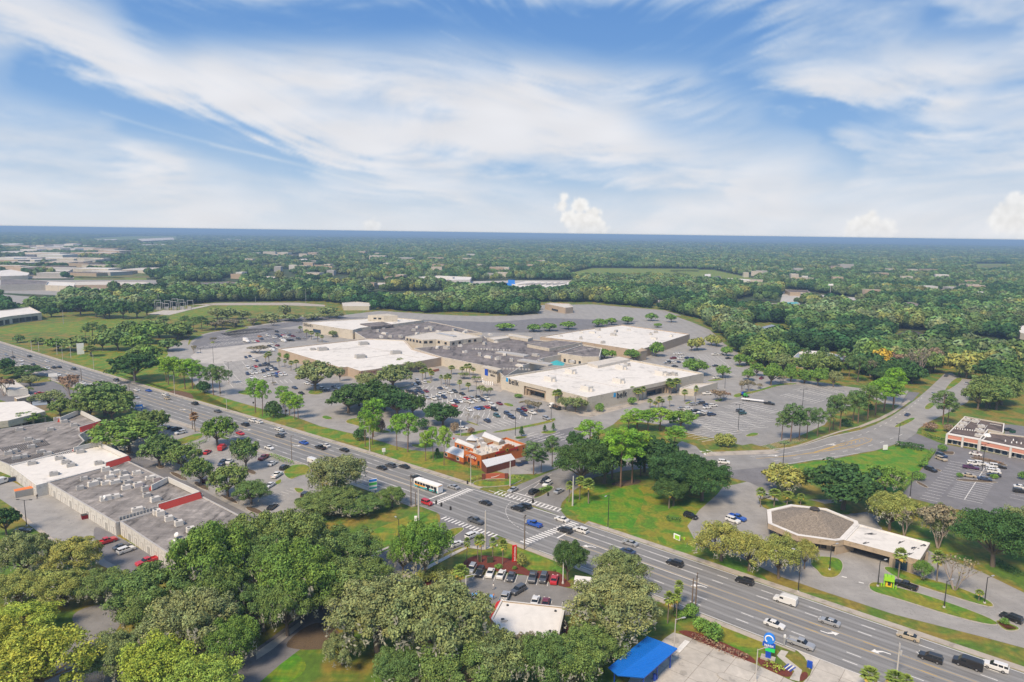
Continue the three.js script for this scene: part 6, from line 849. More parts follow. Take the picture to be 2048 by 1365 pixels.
// cabbage palm, nominal 7.5 m high, 1.9 m radius
function palmGeo(seed, dead = false) {
  const r = rngOf(seed), P = [], C = [], wood = [limb([0, 0, 0], [.1, 3.2, .05], .2, .17, 8), limb([.1, 3.2, .05], [.15, 5.9, .1], .17, .2, 8)], f = 46;
  for (let i = 0; i < f; i++) {
    const a = i * 2.399, e = -0.75 + 2.2 * (i / f) + (r() - .5) * .2, h = [Math.cos(a) * Math.cos(e), Math.sin(e), Math.sin(a) * Math.cos(e)], side = [-Math.sin(a), 0, Math.cos(a)], c0 = [.15, 5.95, .1], pl = .75 + r() * .25, m = h.map((v, k) => c0[k] + v * pl), tone = .75 + r() * .5, old = dead || i < 5;
    P.push(c0[0], c0[1], c0[2], ...m.map((v, k) => v + side[k] * .03), ...m.map((v, k) => v - side[k] * .03)); for (let k = 0; k < 3; k++) C.push(tone * (old ? 1.9 : 1.1), tone * (old ? 1.05 : 1), tone * .8);
    for (let k = -4; k <= 4; k++) { const t = k * .27, q = h.map((v, x) => v * Math.cos(t) + side[x] * Math.sin(t)), l = (1.15 - .05 * k * k) * (.85 + r() * .3), tip = m.map((v, x) => v + q[x] * l - (x === 1 ? .22 * l * l : 0)), mid = m.map((v, x) => v + q[x] * l * .5); const nx = h.map((v, x) => -v * Math.sin(t) + side[x] * Math.cos(t)); P.push(...m, ...mid.map((v, x) => v + nx[x] * .19), ...mid.map((v, x) => v - nx[x] * .19), ...mid.map((v, x) => v + nx[x] * .19), ...tip, ...mid.map((v, x) => v - nx[x] * .19)); for (let z = 0; z < 6; z++) C.push(tone * (old ? 1.9 : 1), tone * (old ? 1.05 : 1), tone * .8); }
  }
  const g = new THREE.BufferGeometry(); g.setAttribute('position', new THREE.Float32BufferAttribute(P, 3)); g.setAttribute('color', new THREE.Float32BufferAttribute(C, 3)); g.setAttribute('uv', new THREE.Float32BufferAttribute(new Float32Array(P.length / 3 * 2), 2)); g.computeVertexNormals();
  return { wood: merge(wood), crown: g };
}
// twiggy crape myrtle or bare tree, nominal 7 m high, 3.5 m radius
function twigGeo(seed, leaves, size) {
  const L = new Leaves(seed), r = L.r, wood = [];
  const grow = (a, d, len, rad, k) => { const b = a.map((v, i) => v + d[i] * len); wood.push(limb(a, b, rad, rad * .6, k > 1 ? 5 : 3)); if (k === 0) { if (leaves) L.clump(...b, .75, .6, leaves, size); return; } const c = k === 3 ? 3 : 2 + (r() < .45); for (let i = 0; i < c; i++) { const j = L.dir(), q = [d[0] + j[0] * .62, d[1] + .22 + j[1] * .3, d[2] + j[2] * .62], l = Math.hypot(...q); grow(b, q.map((v) => v / l), len * (.66 + r() * .2), rad * .58, k - 1); } };
  for (let i = 0; i < 4; i++) { const a = i * 1.57 + r(), d = [Math.cos(a) * .4, 1, Math.sin(a) * .4], l = Math.hypot(...d); grow([Math.cos(a) * .15, 0, Math.sin(a) * .15], d.map((v) => v / l), 2.0, .13, 3); }
  return { wood: merge(wood), crown: leaves ? L.geo() : null };
}
// low rounded shrub, nominal 2 m high, 1.5 m radius
function shrubGeo(seed, leaves, size) { const L = new Leaves(seed), r = L.r; for (let i = 0; i < 9; i++) { const a = i * 2.4; L.clump(Math.cos(a) * .75 * (i ? 1 : 0), .75 + (i ? r() * .5 : .6), Math.sin(a) * .75 * (i ? 1 : 0), .75, .68, Math.round(leaves / 9), size); } return { wood: merge([limb([0, 0, 0], [0, .8, 0], .08, .05, 5), limb([.1, 0, .1], [.5, .9, .3], .05, .03, 4)]), crown: L.geo() }; }
// young columnar tree, nominal 6 m high, 1.5 m radius
function youngGeo(seed, leaves, size) { const L = new Leaves(seed), r = L.r; for (let i = 0; i < 12; i++) { const y = 1.6 + 4 * i / 12, w = 1.15 * (1 - i / 14), a = i * 2.4; L.clump(Math.cos(a) * w * .5, y, Math.sin(a) * w * .5, w * .75 + .2, .6, Math.round(leaves / 12), size); } return { wood: limb([0, 0, 0], [0, 4.5, 0], .1, .03, 6), crown: L.geo() }; }
const SPECIES = {
  oak: { H: 12, R: 8, lods: [[1, 2, 3, 10].map((s) => oakGeo(s, 26000, .2)), [4, 5, 6].map((s) => oakGeo(s, 5200, .46)), [7, 8, 9].map((s) => oakGeo(s, 1100, 1.05))], bark: 'bark' },
  light: { H: 12, R: 8, lods: [[11, 12].map((s) => oakGeo(s, 17000, .21, .95)), [13, 14].map((s) => oakGeo(s, 3600, .44, .9)), [15, 16].map((s) => oakGeo(s, 800, 1.0, .9))], bark: 'bark' },
  pine: { H: 18, R: 4, lods: [[21, 22, 23].map((s) => pineGeo(s, 5200, .24)), [24, 25, 26].map((s) => pineGeo(s, 2600, .36)), [27, 28].map((s) => pineGeo(s, 500, .8))], bark: 'barkPine' },
  palm: { H: 7.5, R: 1.9, lods: [[31, 32, 33].map((s) => palmGeo(s))], bark: 'barkPalm' },
  deadpalm: { H: 7.5, R: 1.9, lods: [[34].map((s) => palmGeo(s, true))], bark: 'barkPalm' },
  crape: { H: 7, R: 3.6, lods: [[41, 42].map((s) => twigGeo(s, 26, .26)), [43, 44].map((s) => twigGeo(s, 14, .34))], bark: 'barkGrey' },
  bare: { H: 7, R: 3.6, lods: [[45, 46].map((s) => twigGeo(s, 3, .22))], bark: 'barkGrey' },
  shrub: { H: 2, R: 1.5, lods: [[51, 52].map((s) => shrubGeo(s, 700, .16))], bark: 'bark' },
  young: { H: 6, R: 1.5, lods: [[61, 62].map((s) => youngGeo(s, 900, .2))], bark: 'bark' },
};
const leafMats = {};
const foliage = (name, list) => (leafMats[name] = list.map(([r, g, b], i) => new THREE.MeshPhysicalMaterial({ name: name + i, color: new THREE.Color().setRGB(r, g, b), vertexColors: true, roughness: .9, specularIntensity: .25, side: THREE.DoubleSide })));
foliage('oak', [[.155, .235, .064], [.13, .215, .064], [.17, .24, .072], [.145, .245, .05]]);
foliage('dark', [[.062, .135, .04], [.055, .12, .04], [.075, .14, .04]]);
foliage('mossy', [[.225, .275, .11], [.20, .26, .10], [.24, .28, .115]]);
foliage('lime', [[.31, .40, .06], [.27, .38, .07], [.34, .38, .06]]);
foliage('olive', [[.32, .335, .09], [.28, .32, .085]]);
foliage('fresh', [[.16, .29, .052], [.14, .26, .052]]);
foliage('pine', [[.18, .365, .035], [.15, .31, .04], [.22, .375, .04]]);
foliage('pinedark', [[.115, .205, .06], [.135, .22, .065], [.105, .19, .06]]);
foliage('palm', [[.21, .30, .08], [.235, .315, .085]]); foliage('straw', [[.17, .185, .11]]);
foliage('grey', [[.26, .235, .155], [.24, .22, .15]]); foliage('rust', [[.28, .19, .13], [.27, .21, .14]]); foliage('yellow', [[.50, .37, .05]]);
mat('moss', .29, .29, .23, { vertexColors: true, side: THREE.DoubleSide });
let treeCount = 0;
function sizeOf(v) { if (!v.size) { const b = new THREE.Box3().setFromBufferAttribute((v.crown ?? v.wood).attributes.position); v.size = [(b.max.x - b.min.x + b.max.z - b.min.z) / 4 * .95, b.max.y]; } return v.size; }
const treeSpots = [];
function plant(kind, leaf, [x, z, h, r], name, label, category, group) {
  const S = SPECIES[kind], d = Math.hypot(x, z), i = treeCount++, lod = S.lods[Math.min(S.lods.length - 1, d < 250 ? 0 : d < 520 ? 1 : 2)], v = lod[i % lod.length], ms = leafMats[leaf], m = ms[(i * 7 + (i >> 2)) % ms.length];
  const g = thing(name, label, category, [x, z], (i * 1.7) % TAU, group); const [vr, vh] = sizeOf(v), full = kind === 'oak' || kind === 'light' ? 1.08 : 1; g.scale.set(r * full / vr, h * (full > 1 ? 1.05 : 1) / vh, r * full / vr);
  part(kind === 'shrub' ? 'stem' : 'trunk', v.wood, M[S.bark], g); if (v.crown) part(kind === 'palm' || kind === 'deadpalm' ? 'fronds' : 'crown', v.crown, m, g);
  if (v.moss && d < 330 && leaf !== 'lime' && leaf !== 'dark') part('spanish_moss', v.moss, M.moss, g);
  treeSpots.push([x, z, r]); return g;
}
const CAT = { oak: ['oak_tree', 'tree'], light: ['leafy_tree', 'tree'], pine: ['pine_tree', 'pine'], palm: ['palm_tree', 'palm'], deadpalm: ['palm_tree', 'palm'], crape: ['twiggy_tree', 'tree'], bare: ['bare_tree', 'tree'], shrub: ['shrub', 'shrub'], young: ['young_tree', 'tree'] };
// one row of plants; desc and place single the row out, the place in the row singles out the plant
function row(kind, leaf, desc, place, list) {
  const o = list.map((t) => t).sort((a, b) => bearing(a[0], a[1]) - bearing(b[0], b[1])), [name, cat] = CAT[kind];
  o.forEach((t, i) => plant(kind, leaf, t, name, o.length === 1 ? `${desc} ${place}` : `${fromLeft(i, o.length)} ${desc} ${place}`, cat, o.length > 1 ? `${desc} row ${place}` : undefined));
}
row('oak', 'mossy', 'grey green oak', 'behind the strip rear yard', [[-127.6,-173.2,12.4,7],[-80.3,-131.8,9.6,5.6],[-68.9,-140.3,13.6,8.8]]);
row('oak', 'olive', 'yellow green oak', 'below the rear yard footpath', [[-116,-175.6,9.7,7.1],[-120,-159.4,7.6,6.2],[-108.7,-159.7,8.9,6.6]]);
row('oak', 'dark', 'dark oak', 'at left edge beside the rear yard', [[-151.5,-199.1,8.4,4.2]]);
row('oak', 'oak', 'green oak', 'in the wood lane thicket, lower left', [[-99.6,-161.1,7.7,6.2],[-82.7,-152.5,14.3,9.4],[-81.6,-146.8,11.4,6.6],[-57.3,-136.1,10.7,5.6],[-66.8,-148.7,14.9,6.1]]);
row('oak', 'oak', 'big mossy oak', 'overhanging the nearest shop unit', [[-72.5,-160.7,21.7,9.9],[-67.2,-173.5,18.3,9.3]]);
row('light', 'lime', 'lime green oak', 'in the lower left corner', [[-108.5,-144.2,8.5,7.9],[-92.1,-126,13.8,9.4],[-108,-135,10.1,5.6]]);
row('light', 'lime', 'yellow lime tree', 'on the bottom edge, left of centre', [[-69.3,-126.4,12,7],[-57.4,-121.5,10.3,6.7]]);
row('oak', 'oak', 'mossy live oak', 'in the thicket between strip and side road', [[-56,-173.8,18.4,10.3],[-59.6,-164.6,16.9,8.9],[-44.7,-176.9,11.9,8.8],[-50.7,-155.5,17,9.6],[-42.6,-159.1,13.2,9.5],[-56.7,-149.9,11.3,6.1],[-36.6,-169,7.7,6.2],[-50.5,-148,13.6,6]]);
row('oak', 'mossy', 'wide pale oak', 'beside the bottom lawn', [[-28.8,-142.2,16.7,10.5],[-15.2,-135.3,19.4,10.5],[-35.5,-137.5,7,4]]);
row('oak', 'oak', 'round oak', 'along the bottom edge before the bank', [[-20.6,-129,8.6,5.8],[-10.8,-127.6,11.5,7.8]]);
row('light', 'mossy', 'greyish thin tree', 'at the bottom left corner of the bank roof', [[-3.2,-128.2,12.7,6.6]]);
row('oak', 'fresh', 'spreading tree', 'at bend of the side road', [[-22.3,-174.8,16,7],[-28.7,-177.4,10.1,3.7]]);
row('shrub', 'olive', 'shaggy shrub', 'under the bend tree on red mulch', [[-22.5,-174.1,3.2,2.5],[-18.8,-174.2,4.3,2.7],[-16.2,-174.9,3.2,2.4]]);
row('oak', 'mossy', 'grey green oak', 'on near side of highway by the blue sign', [[-59.5,-231.7,14.7,9.7]]);
row('oak', 'oak', 'oak', 'between highway and left lot, behind the thicket', [[-39.6,-224.6,6.6,4.8],[-57.3,-219.7,8.2,8.6],[-63.2,-215.4,7.2,7.7],[-47.9,-218,5.6,6.9]]);
row('oak', 'dark', 'small dense oak', 'at the right end of bank parking row', [[15.8,-175.8,10.2,4.7]]);
row('oak', 'mossy', 'tall moss hung oak', 'between bank and highway', [[28.7,-167,12.5,6.7],[25.7,-149.3,14,10.1]]);
row('oak', 'oak', 'round oak', 'between bank and blue canopy', [[19.9,-140.1,8,6.6],[13,-128.9,11.6,6.6],[7.1,-128.4,12.4,5.6]]);
row('light', 'grey', 'thin grey tree', 'against bank roof corner', [[2.5,-134,10,4.3]]);
row('oak', 'dark', 'dark oak', 'in the clump on corner lawn', [[26.4,-245.9,16.2,9.6],[35.2,-250.1,14.5,8.4],[55.6,-256.3,15.3,10],[60.1,-238.5,16.2,10.6],[67.3,-234,13.2,9.2],[56.2,-229.1,9,6],[52.6,-263.2,14.2,7.8],[31.9,-262.4,13.6,7.3],[66.1,-244.8,13.3,8.6]]);
row('pine', 'pine', 'bright pine', 'in clump on corner lawn', [[40.7,-246.4,23.2,5.7],[45.6,-250.5,21.2,6.3],[38.8,-255.6,18.2,5.4],[50.3,-258.9,17.9,4.8]]);
row('pine', 'pine', 'pine', 'behind the corner clump, towards mall lot', [[34.1,-291.2,13.3,5.9],[60.2,-323.5,9.8,6.5],[65.2,-321.6,10.4,5.3],[70.6,-321.8,11.3,6.8],[71.5,-294.6,10.1,5.2],[55.6,-321.1,7.9,4.7]]);
row('oak', 'fresh', 'round dark tree', 'at lower left corner of big striped lot', [[82.3,-328.9,8.1,7.6]]);
row('palm', 'palm', 'palm', 'at corner lawn beside mall entrance road', [[20.5,-231.2,7.9,1.6],[24.4,-233.6,8.7,2],[27.2,-230.3,9.2,2.4],[54.2,-226.8,8,2.3]]);
row('pine', 'pinedark', 'slender pine', 'right of the orange restaurant', [[9,-258.6,13.2,4.6],[12,-261.6,8.6,2.7],[16.7,-267.7,13.1,3.5]]);
row('oak', 'dark', 'dark narrow tree', 'by restaurant lot exit', [[27.6,-285.7,9.3,3.4]]);
row('young', 'dark', 'young tree', 'on islands of the restaurant lot', [[15.9,-317.5,3.5,1.2],[20,-319.4,4.1,1.2],[4.9,-309.4,5,1.6],[33.6,-323.2,4,1],[15.8,-292.1,4.5,1.6]]);
row('shrub', 'olive', 'dense shrub', 'on verge of big striped lot', [[92.7,-298.3,6.3,3],[96.1,-297.5,6.3,3.3]]);
row('crape', 'grey', 'crape tree', 'beside left portal of department store', [[8.5,-362.8,4.1,4],[13.2,-353.8,6,3.6]]);
row('palm', 'palm', 'palm', 'at left portal of the department store', [[23.9,-370.5,8.3,2],[25.6,-370.6,9,2.4]]);
row('light', 'mossy', 'grey leafed tree', 'before near corner of department store', [[28.9,-359.9,7.1,4.3],[33.7,-355,8,5.5]]);
row('shrub', 'fresh', 'bushy shrub', 'along right wall of department store', [[46.4,-356.9,4.7,2.6],[66.1,-372.9,4.5,2.7],[19.6,-387.8,2.9,2.1],[4,-385.4,2.5,2.5]]);
row('palm', 'palm', 'palm', 'along right wall of the department store', [[68.1,-383.1,8.2,2.3],[71,-381.8,7.5,2.4],[73.8,-383.4,8.2,2.1],[74.5,-365.1,5.5,1.8],[76.9,-363.9,4.4,1.7],[78.4,-362.6,7.5,2.2],[80.9,-365.4,5.5,1.7],[85.7,-368.4,6.6,1.6]]);
row('palm', 'palm', 'palm', 'at right portal of department store', [[92.5,-401.6,9.4,2.9],[93.3,-400,7.1,2.9],[97.7,-405.1,8.7,3.3]]);
row('palm', 'palm', 'lone palm', 'on striped lot island beside store', [[96.7,-380.3,7.5,2.1],[103.1,-382.2,9.5,1.7]]);
row('crape', 'rust', 'brownish crape tree', 'on island right of the store', [[116.5,-384.4,6.5,4.6],[121,-387.7,5.1,3.2]]);
row('oak', 'fresh', 'round green tree', 'in lot right of the store', [[138.2,-449.4,7.9,4.7],[122.4,-456.4,10.6,8.3],[166,-533.9,7.4,4.3]]);
row('oak', 'fresh', 'green tree', 'in front of back right anchor', [[110.1,-526.7,11.1,5.7],[89.4,-506.7,8.4,6.4],[69.4,-515.5,7.1,5.1],[75,-516,6.2,3.3]]);
row('oak', 'fresh', 'street tree', 'along ring road right of mall', [[163.3,-493.1,8.7,4.9],[169.5,-496.7,7,5.2],[163.1,-456.4,9,4.7],[152.5,-442.4,7.1,4],[162.1,-427.7,13.3,5.9],[178.8,-438.6,9.3,3.2],[185.9,-434.5,5.4,3.4],[192,-429.6,10.2,4.9]]);
row('crape', 'grey', 'thin tree', 'on ring road verge right of the store', [[136.5,-404.2,7.9,2.8],[142.6,-410.3,7.2,3.4],[151.3,-417.6,3.2,2.4],[172.1,-436.1,4.6,2.9]]);
row('oak', 'olive', 'olive tree', 'behind back right anchor lot', [[144.5,-555.7,9.8,4.3],[150.2,-560.2,10.2,5.4],[171.8,-580.9,7.8,4.9],[168.8,-585,9.2,5.6]]);
row('pine', 'pinedark', 'dark pine', 'in row along boulevard verge', [[124.1,-310.1,13.5,4],[127.1,-307.4,18.1,4.8],[131.9,-309.5,14.4,4],[136.8,-312.7,14.8,3.7],[143,-316,14.1,3.5],[151.2,-322,12.7,3],[155.9,-328.2,17.3,4.2],[160.1,-330.1,17.5,4.8],[173.5,-345,16.2,4.7],[173.8,-340.3,15.4,4.7],[182.5,-347.9,18.3,5.1]]);
row('pine', 'pine', 'broad pine', 'where boulevard verge meets ring road', [[191.7,-358.3,18.1,6.5],[200.6,-366.6,18.5,7],[215.5,-384.2,20.8,6.6],[207,-369.6,15.2,5.7]]);
row('shrub', 'dark', 'dark rounded shrub', 'under the boulevard pines', [[165.3,-334.2,4.4,2.9],[193,-368.9,4.2,3]]);
row('pine', 'pinedark', 'tall loose pine', 'beside boulevard median, before salmon shop', [[216.2,-340.1,17.6,5.9],[220.2,-342.6,14.2,4.1]]);
row('shrub', 'rust', 'twiggy brown shrub', 'on lawn left of salmon shop', [[202.3,-327.2,5,3.3],[210.9,-326.5,4.3,2.7]]);
row('oak', 'fresh', 'tree', 'on far verge above striped lot', [[162.4,-429.2,13.3,5.5],[179.2,-440.4,11.8,3.2],[191.8,-428.9,11.4,5.9],[186.1,-435.9,8.7,4.4]]);
row('light', 'mossy', 'pale tree', 'on far verge above striped lot, right end', [[200,-425.8,10.1,4.5]]);
row('pine', 'pinedark', 'pine', 'between office block and boulevard', [[222.7,-441.3,18,6],[230.7,-478.9,16.8,4.8],[226.9,-502,13.8,4.1],[207.7,-486.4,15.2,3.5],[224.8,-457.2,14.4,4.1]]);
row('light', 'yellow', 'golden yellow tree', 'right of the office block', [[255.8,-475.4,16.4,7.3]]);
row('crape', 'rust', 'rusty half bare tree', 'right of the golden tree', [[262.9,-472.4,14.8,5.1],[303.6,-493.2,15.4,5.4]]);
row('bare', 'grey', 'bare tree', 'where boulevard leaves the view', [[270.6,-470.7,15.6,6.4],[274.8,-464.7,20.5,9.3],[239.4,-458.2,12.7,3.7]]);
row('light', 'olive', 'pale green tree', 'at top of the boulevard', [[302.6,-464.5,15.9,9.7],[303.7,-458.4,11,6.2],[319.5,-476.3,15.8,7.3]]);
row('oak', 'olive', 'olive round tree', 'on triangle lawn by link drive', [[99.8,-241.1,10.6,7]]);
row('oak', 'dark', 'large dark oak', 'behind the octagonal bank', [[113.9,-227.8,14.9,11.9]]);
row('oak', 'fresh', 'green oak', 'on triangle lawn beside hedge', [[137.1,-244.4,10.2,6.6]]);
row('young', 'mossy', 'spindly young tree', 'on triangle lawn', [[122.8,-266.1,3.1,1.5]]);
row('shrub', 'fresh', 'little round tree', 'on islands of the salmon shop lot', [[157.6,-258.2,3.3,2.2],[167.9,-273.9,3.2,2],[188.8,-295.4,3.4,2],[175.6,-262.4,1.8,1.3],[188.5,-261.5,1.8,1.5],[198.9,-260.5,3.5,1.9]]);
row('palm', 'palm', 'palm', 'behind left end of octagonal bank', [[91.1,-229.8,6.5,2.5],[96,-231,5.2,2.1],[100.6,-230.7,4.5,1.5],[86.1,-229,7.2,1.9]]);
row('oak', 'olive', 'olive gold tree', 'behind the drive-through wing', [[120.9,-211,11.7,7.4]]);
row('crape', 'grey', 'grey thin tree', 'behind end of the drive-through wing', [[129,-198.7,13.9,5.5],[123.6,-207.4,9.9,4.3]]);
row('oak', 'dark', 'large glossy oak', 'on lawn right of drive-through wing', [[137.7,-187.3,15.9,9.6]]);
row('oak', 'mossy', 'grey oak', 'at right edge beyond the drive-through lawn', [[153.2,-197.3,13.9,6.2],[129.9,-200,12.4,4.9]]);
row('palm', 'palm', 'palm', 'beside the drive-through lane', [[106.5,-179.4,9,2],[116,-177.6,9.2,2],[120.9,-167.8,3.3,1.2]]);
row('light', 'fresh', 'small green tree', 'beside end of drive-through wing', [[112.9,-178.5,5.5,2.4]]);
row('bare', 'grey', 'bare forked tree', 'on island of drive-through lane', [[118.1,-173.2,9.8,4.8]]);
row('shrub', 'fresh', 'clipped ball shrub', 'on tip island at right edge', [[120.1,-157.1,1.6,1.1]]);
row('light', 'olive', 'moss draped tree', 'on verge before the octagonal bank', [[60.7,-188.5,11.2,7.4],[66.7,-182.6,10.9,5.8]]);
row('light', 'olive', 'moss draped tree', 'left of small bank lawn', [[73.4,-178.5,12.2,5.6],[82.8,-184.2,8.2,3]]);
row('palm', 'palm', 'palm', 'on verge by car wash', [[38.2,-155.5,8.4,1.5],[42.5,-163,7.3,1.3],[40.8,-160.1,5,1.5],[40.3,-155.5,9.1,1.2]]);
row('shrub', 'fresh', 'bushy shrub', 'on verge by car wash', [[44.7,-158.4,3.8,1.7],[43.3,-157.8,3,1.4],[45.5,-152.4,3.2,2.2],[47.2,-148.8,4.1,2.3],[41.7,-157.8,2,1.5]]);
row('palm', 'palm', 'palm', 'on bottom edge near highway', [[73.1,-129,6.7,2],[78.1,-128.7,6.3,2.1],[80.2,-128.8,5.6,1.4]]);
row('palm', 'palm', 'bank palm', 'on red mulch bed', [[-11.9,-185,7.8,1.1],[-8.9,-186.6,7.8,1.2],[-7.8,-185.4,8.7,1.3],[-4.7,-187,7,1.3],[-1.8,-184.5,7.6,1.5]]);
row('palm', 'palm', 'palm', 'at left end of bank lot', [[-14.7,-170.6,4,1.2],[-12.4,-168.7,7.9,2],[-11.4,-173.7,4.3,1.1]]);
row('shrub', 'olive', 'grassy shrub', 'beside red pylon sign', [[3.5,-183.2,4.4,1.5]]);
row('shrub', 'fresh', 'low clipped shrub', 'on bank mulch bed', [[-2.9,-182.2,1.1,1.2],[1.6,-181.5,1.1,0.7],[12.4,-180.7,0.8,0.5],[5.6,-181,0.6,0.5]]);
row('oak', 'dark', 'broad dark oak', 'on verge across highway, left', [[-228.5,-415.7,16.9,14]]);
row('pine', 'pine', 'pine', 'on verge beside broad dark oak', [[-203.9,-406.6,17.3,5.5],[-202.3,-410.2,16.4,5.6],[-208.4,-413.4,13.8,4.5],[-188.9,-395.8,18,6.1],[-184.7,-396,18,6.1],[-180.4,-394.7,14.7,5]]);
row('pine', 'pinedark', 'pine', 'on verge by west lot', [[-167.1,-382.8,17.5,5.2],[-162,-380.1,17,4.5],[-170.2,-412.3,8.4,2.6]]);
row('oak', 'dark', 'low dark oak', 'under the verge pines', [[-174.2,-387.1,6.9,3.5]]);
row('crape', 'rust', 'brown tinged tree', 'on near verge at left', [[-240.9,-373,12.1,6],[-277.6,-373.2,10.5,4.8]]);
row('oak', 'dark', 'dark tree', 'near highway at left edge', [[-301.8,-421.9,6.7,10.4],[-320.1,-432.3,9.6,5.5]]);
row('light', 'mossy', 'pale tree', 'around left lot', [[-280.4,-398.3,5.9,5.5],[-241.4,-355.6,7.3,8.1],[-269.7,-379.7,3.6,3.1]]);
row('oak', 'oak', 'oak', 'behind far shop unit', [[-221.6,-333.9,8.2,6.4],[-226.5,-317.8,6,7.3],[-200.2,-335,16.4,12.9],[-191.5,-326.2,13.2,9.9],[-203.3,-327.9,13.6,7.2]]);
row('oak', 'oak', 'lot oak', 'in front of the strip', [[-159,-280.8,12.9,12.7],[-159.9,-303.6,11.8,7.5],[-174.6,-318.2,6,6.7],[-137.2,-262.8,11.6,7.1],[-127,-258.8,9.5,6.5],[-112,-242.5,9.9,5.4],[-97.8,-231.3,11.4,6.7],[-102.1,-259.1,12.2,5.3],[-125.6,-289.3,12.1,6.7],[-87.3,-225.1,8.4,6.1]]);
row('deadpalm', 'straw', 'brown palm', 'on near highway verge', [[-144.4,-309.7,9.6,2.3]]);
row('oak', 'mossy', 'wide lone oak', 'on island in west lot', [[-113.9,-396.3,16.4,12.5]]);
row('pine', 'pine', 'verge pine', 'below west lot', [[-129.8,-345.3,18.1,4.8],[-123.7,-338.3,18.8,3.9],[-119.1,-356.1,11.8,4.3],[-111.2,-341.4,12.4,3.5],[-106.3,-333.7,10.9,3.5],[-104.5,-333.8,12.5,3.3],[-113,-340.4,12.1,2.9]]);
row('shrub', 'dark', 'dark bush', 'among verge pines', [[-117.5,-336.2,8.8,4.3],[-173.7,-386.3,6.5,4]]);
row('pine', 'pine', 'bright pine', 'before the mall oaks', [[-62.1,-305.8,18.1,5.6],[-62.6,-290.8,16.9,3.4],[-60.2,-293.9,13.9,3.6],[-59.9,-288,14,2.1]]);
row('shrub', 'dark', 'dark bush', 'under the mall oaks', [[-66.8,-299.8,5.9,3.1],[-41.3,-318.9,5.6,3.1]]);
row('oak', 'dark', 'huge dark oak', 'between store and highway', [[-83.1,-347.4,13.4,9.9],[-72.9,-351.3,15.3,9.8],[-57,-340.6,13.2,10.4],[-32.6,-325.1,10.6,8.3],[-80.6,-361.4,12.1,8.3],[-65.9,-355.1,12.4,8.6],[-49.4,-342.6,10.7,6.3]]);
row('oak', 'mossy', 'silvery oak', 'before white roofed store corner', [[-70,-405.1,13.3,9.8],[-86.2,-407.5,8.1,6.9],[-73.5,-376.7,8.4,7.5]]);
row('pine', 'pine', 'tall pine', 'on verge left of restaurant', [[-48.3,-287.1,15.9,3.3],[-43.3,-284.2,17.4,5.2],[-34.4,-273.4,12.8,3],[-31.4,-273.8,14.4,2.7],[-26.5,-268.6,16.3,3.1]]);
row('shrub', 'rust', 'brown bush', 'behind restaurant', [[-26,-313.5,5.7,2.1],[-18.3,-312.9,3.2,1.7],[-60,-312.5,7.1,2.3]]);
row('young', 'dark', 'dark little tree', 'beside restaurant wing', [[-30.1,-276.5,4.6,1.7]]);
row('palm', 'palm', 'palm', 'in mall entrance lot', [[-56.1,-430.9,6.9,2.1],[-54.1,-432.3,7.7,2.2],[-49.7,-425.9,6.9,2.2],[-50.8,-428.8,7.9,1.8],[-42.8,-417.2,6.2,1.6],[-39.9,-414.5,6.8,1.6],[-37.5,-412.4,7.7,2],[-38.9,-415.1,7.7,1.5],[-30.2,-402,6.5,1.8],[-25.1,-398.4,5.8,2.1]]);
row('palm', 'palm', 'palm', 'at mall main entrance', [[-39.3,-447.7,6.3,2.7],[-32.1,-445.5,6,2.2],[-29.2,-445.7,7.9,2.2],[-27.3,-444.5,8.5,2.1],[-25,-444.6,5.7,2]]);
row('crape', 'mossy', 'entrance tree', 'around mall forecourt', [[-30.9,-435.1,4.3,3.9],[-21.7,-424.5,4.2,3.1],[-16.7,-388,6.3,2.8],[-12.8,-388.3,5.3,2.4]]);
row('light', 'mossy', 'low tree', 'along right side of white roofed store', [[-66.8,-454,6.7,4.9],[-61.4,-454.4,7.3,4.4],[-76.6,-470.6,6.3,4.3],[-105.8,-422.7,8.9,2.8]]);
row('bare', 'grey', 'bare sapling', 'in entrance lot island', [[-21.5,-335.4,4,1.4],[-16.5,-329.1,4.9,1.8]]);
row('palm', 'palm', 'palm', 'left of white roofed store', [[-171.7,-479.8,6.5,2],[-169.2,-479.3,8.3,2.9],[-157.3,-464.9,7,1.8],[-152.8,-462.9,6,1.5],[-146,-454.2,6.8,2.2],[-144.8,-462,6,2.4],[-178.8,-600.9,6.9,2.9],[-170.6,-587.3,7.8,3],[-162,-576.6,7.7,2.6],[-157.7,-573.9,6.4,2.2],[-192.7,-630.4,5.7,2.3]]);
row('shrub', 'fresh', 'round bush', 'at left wall of white roofed store', [[-168.6,-503.8,4.2,2.6],[-160.7,-492.9,5.2,2.8]]);
row('crape', 'grey', 'grey crape tree', 'around west lot', [[-273,-636.1,8.1,6.1],[-267.1,-642.3,9.7,6.9],[-263.3,-656,8.1,5.9],[-251.2,-670.4,7.3,5.2],[-231.5,-671.2,5.8,4.4],[-236.8,-513.7,6,2.3],[-244.3,-564.9,4.5,2.7],[-192.4,-519.1,5.4,7.8],[-275.3,-589.6,7.5,6],[-142,-409.1,2,1.5]]);
row('light', 'mossy', 'leafless mass tree', 'before far back anchor', [[-141.9,-478.8,4.7,2.3],[-167.6,-638.3,6.2,5.3],[-156.3,-603,5.8,4]]);
row('pine', 'pinedark', 'pine', 'along field left of mall', [[-350.4,-577.1,14.4,6.4],[-339.7,-573.4,12.9,5],[-358.6,-581.2,10.1,4.3],[-313,-662.6,9.9,5.7],[-294.8,-640.4,11.9,6.3],[-282.5,-630.2,14.1,6.2],[-356.5,-683.7,6.8,5],[-331.7,-660.7,9.5,7.3]]);
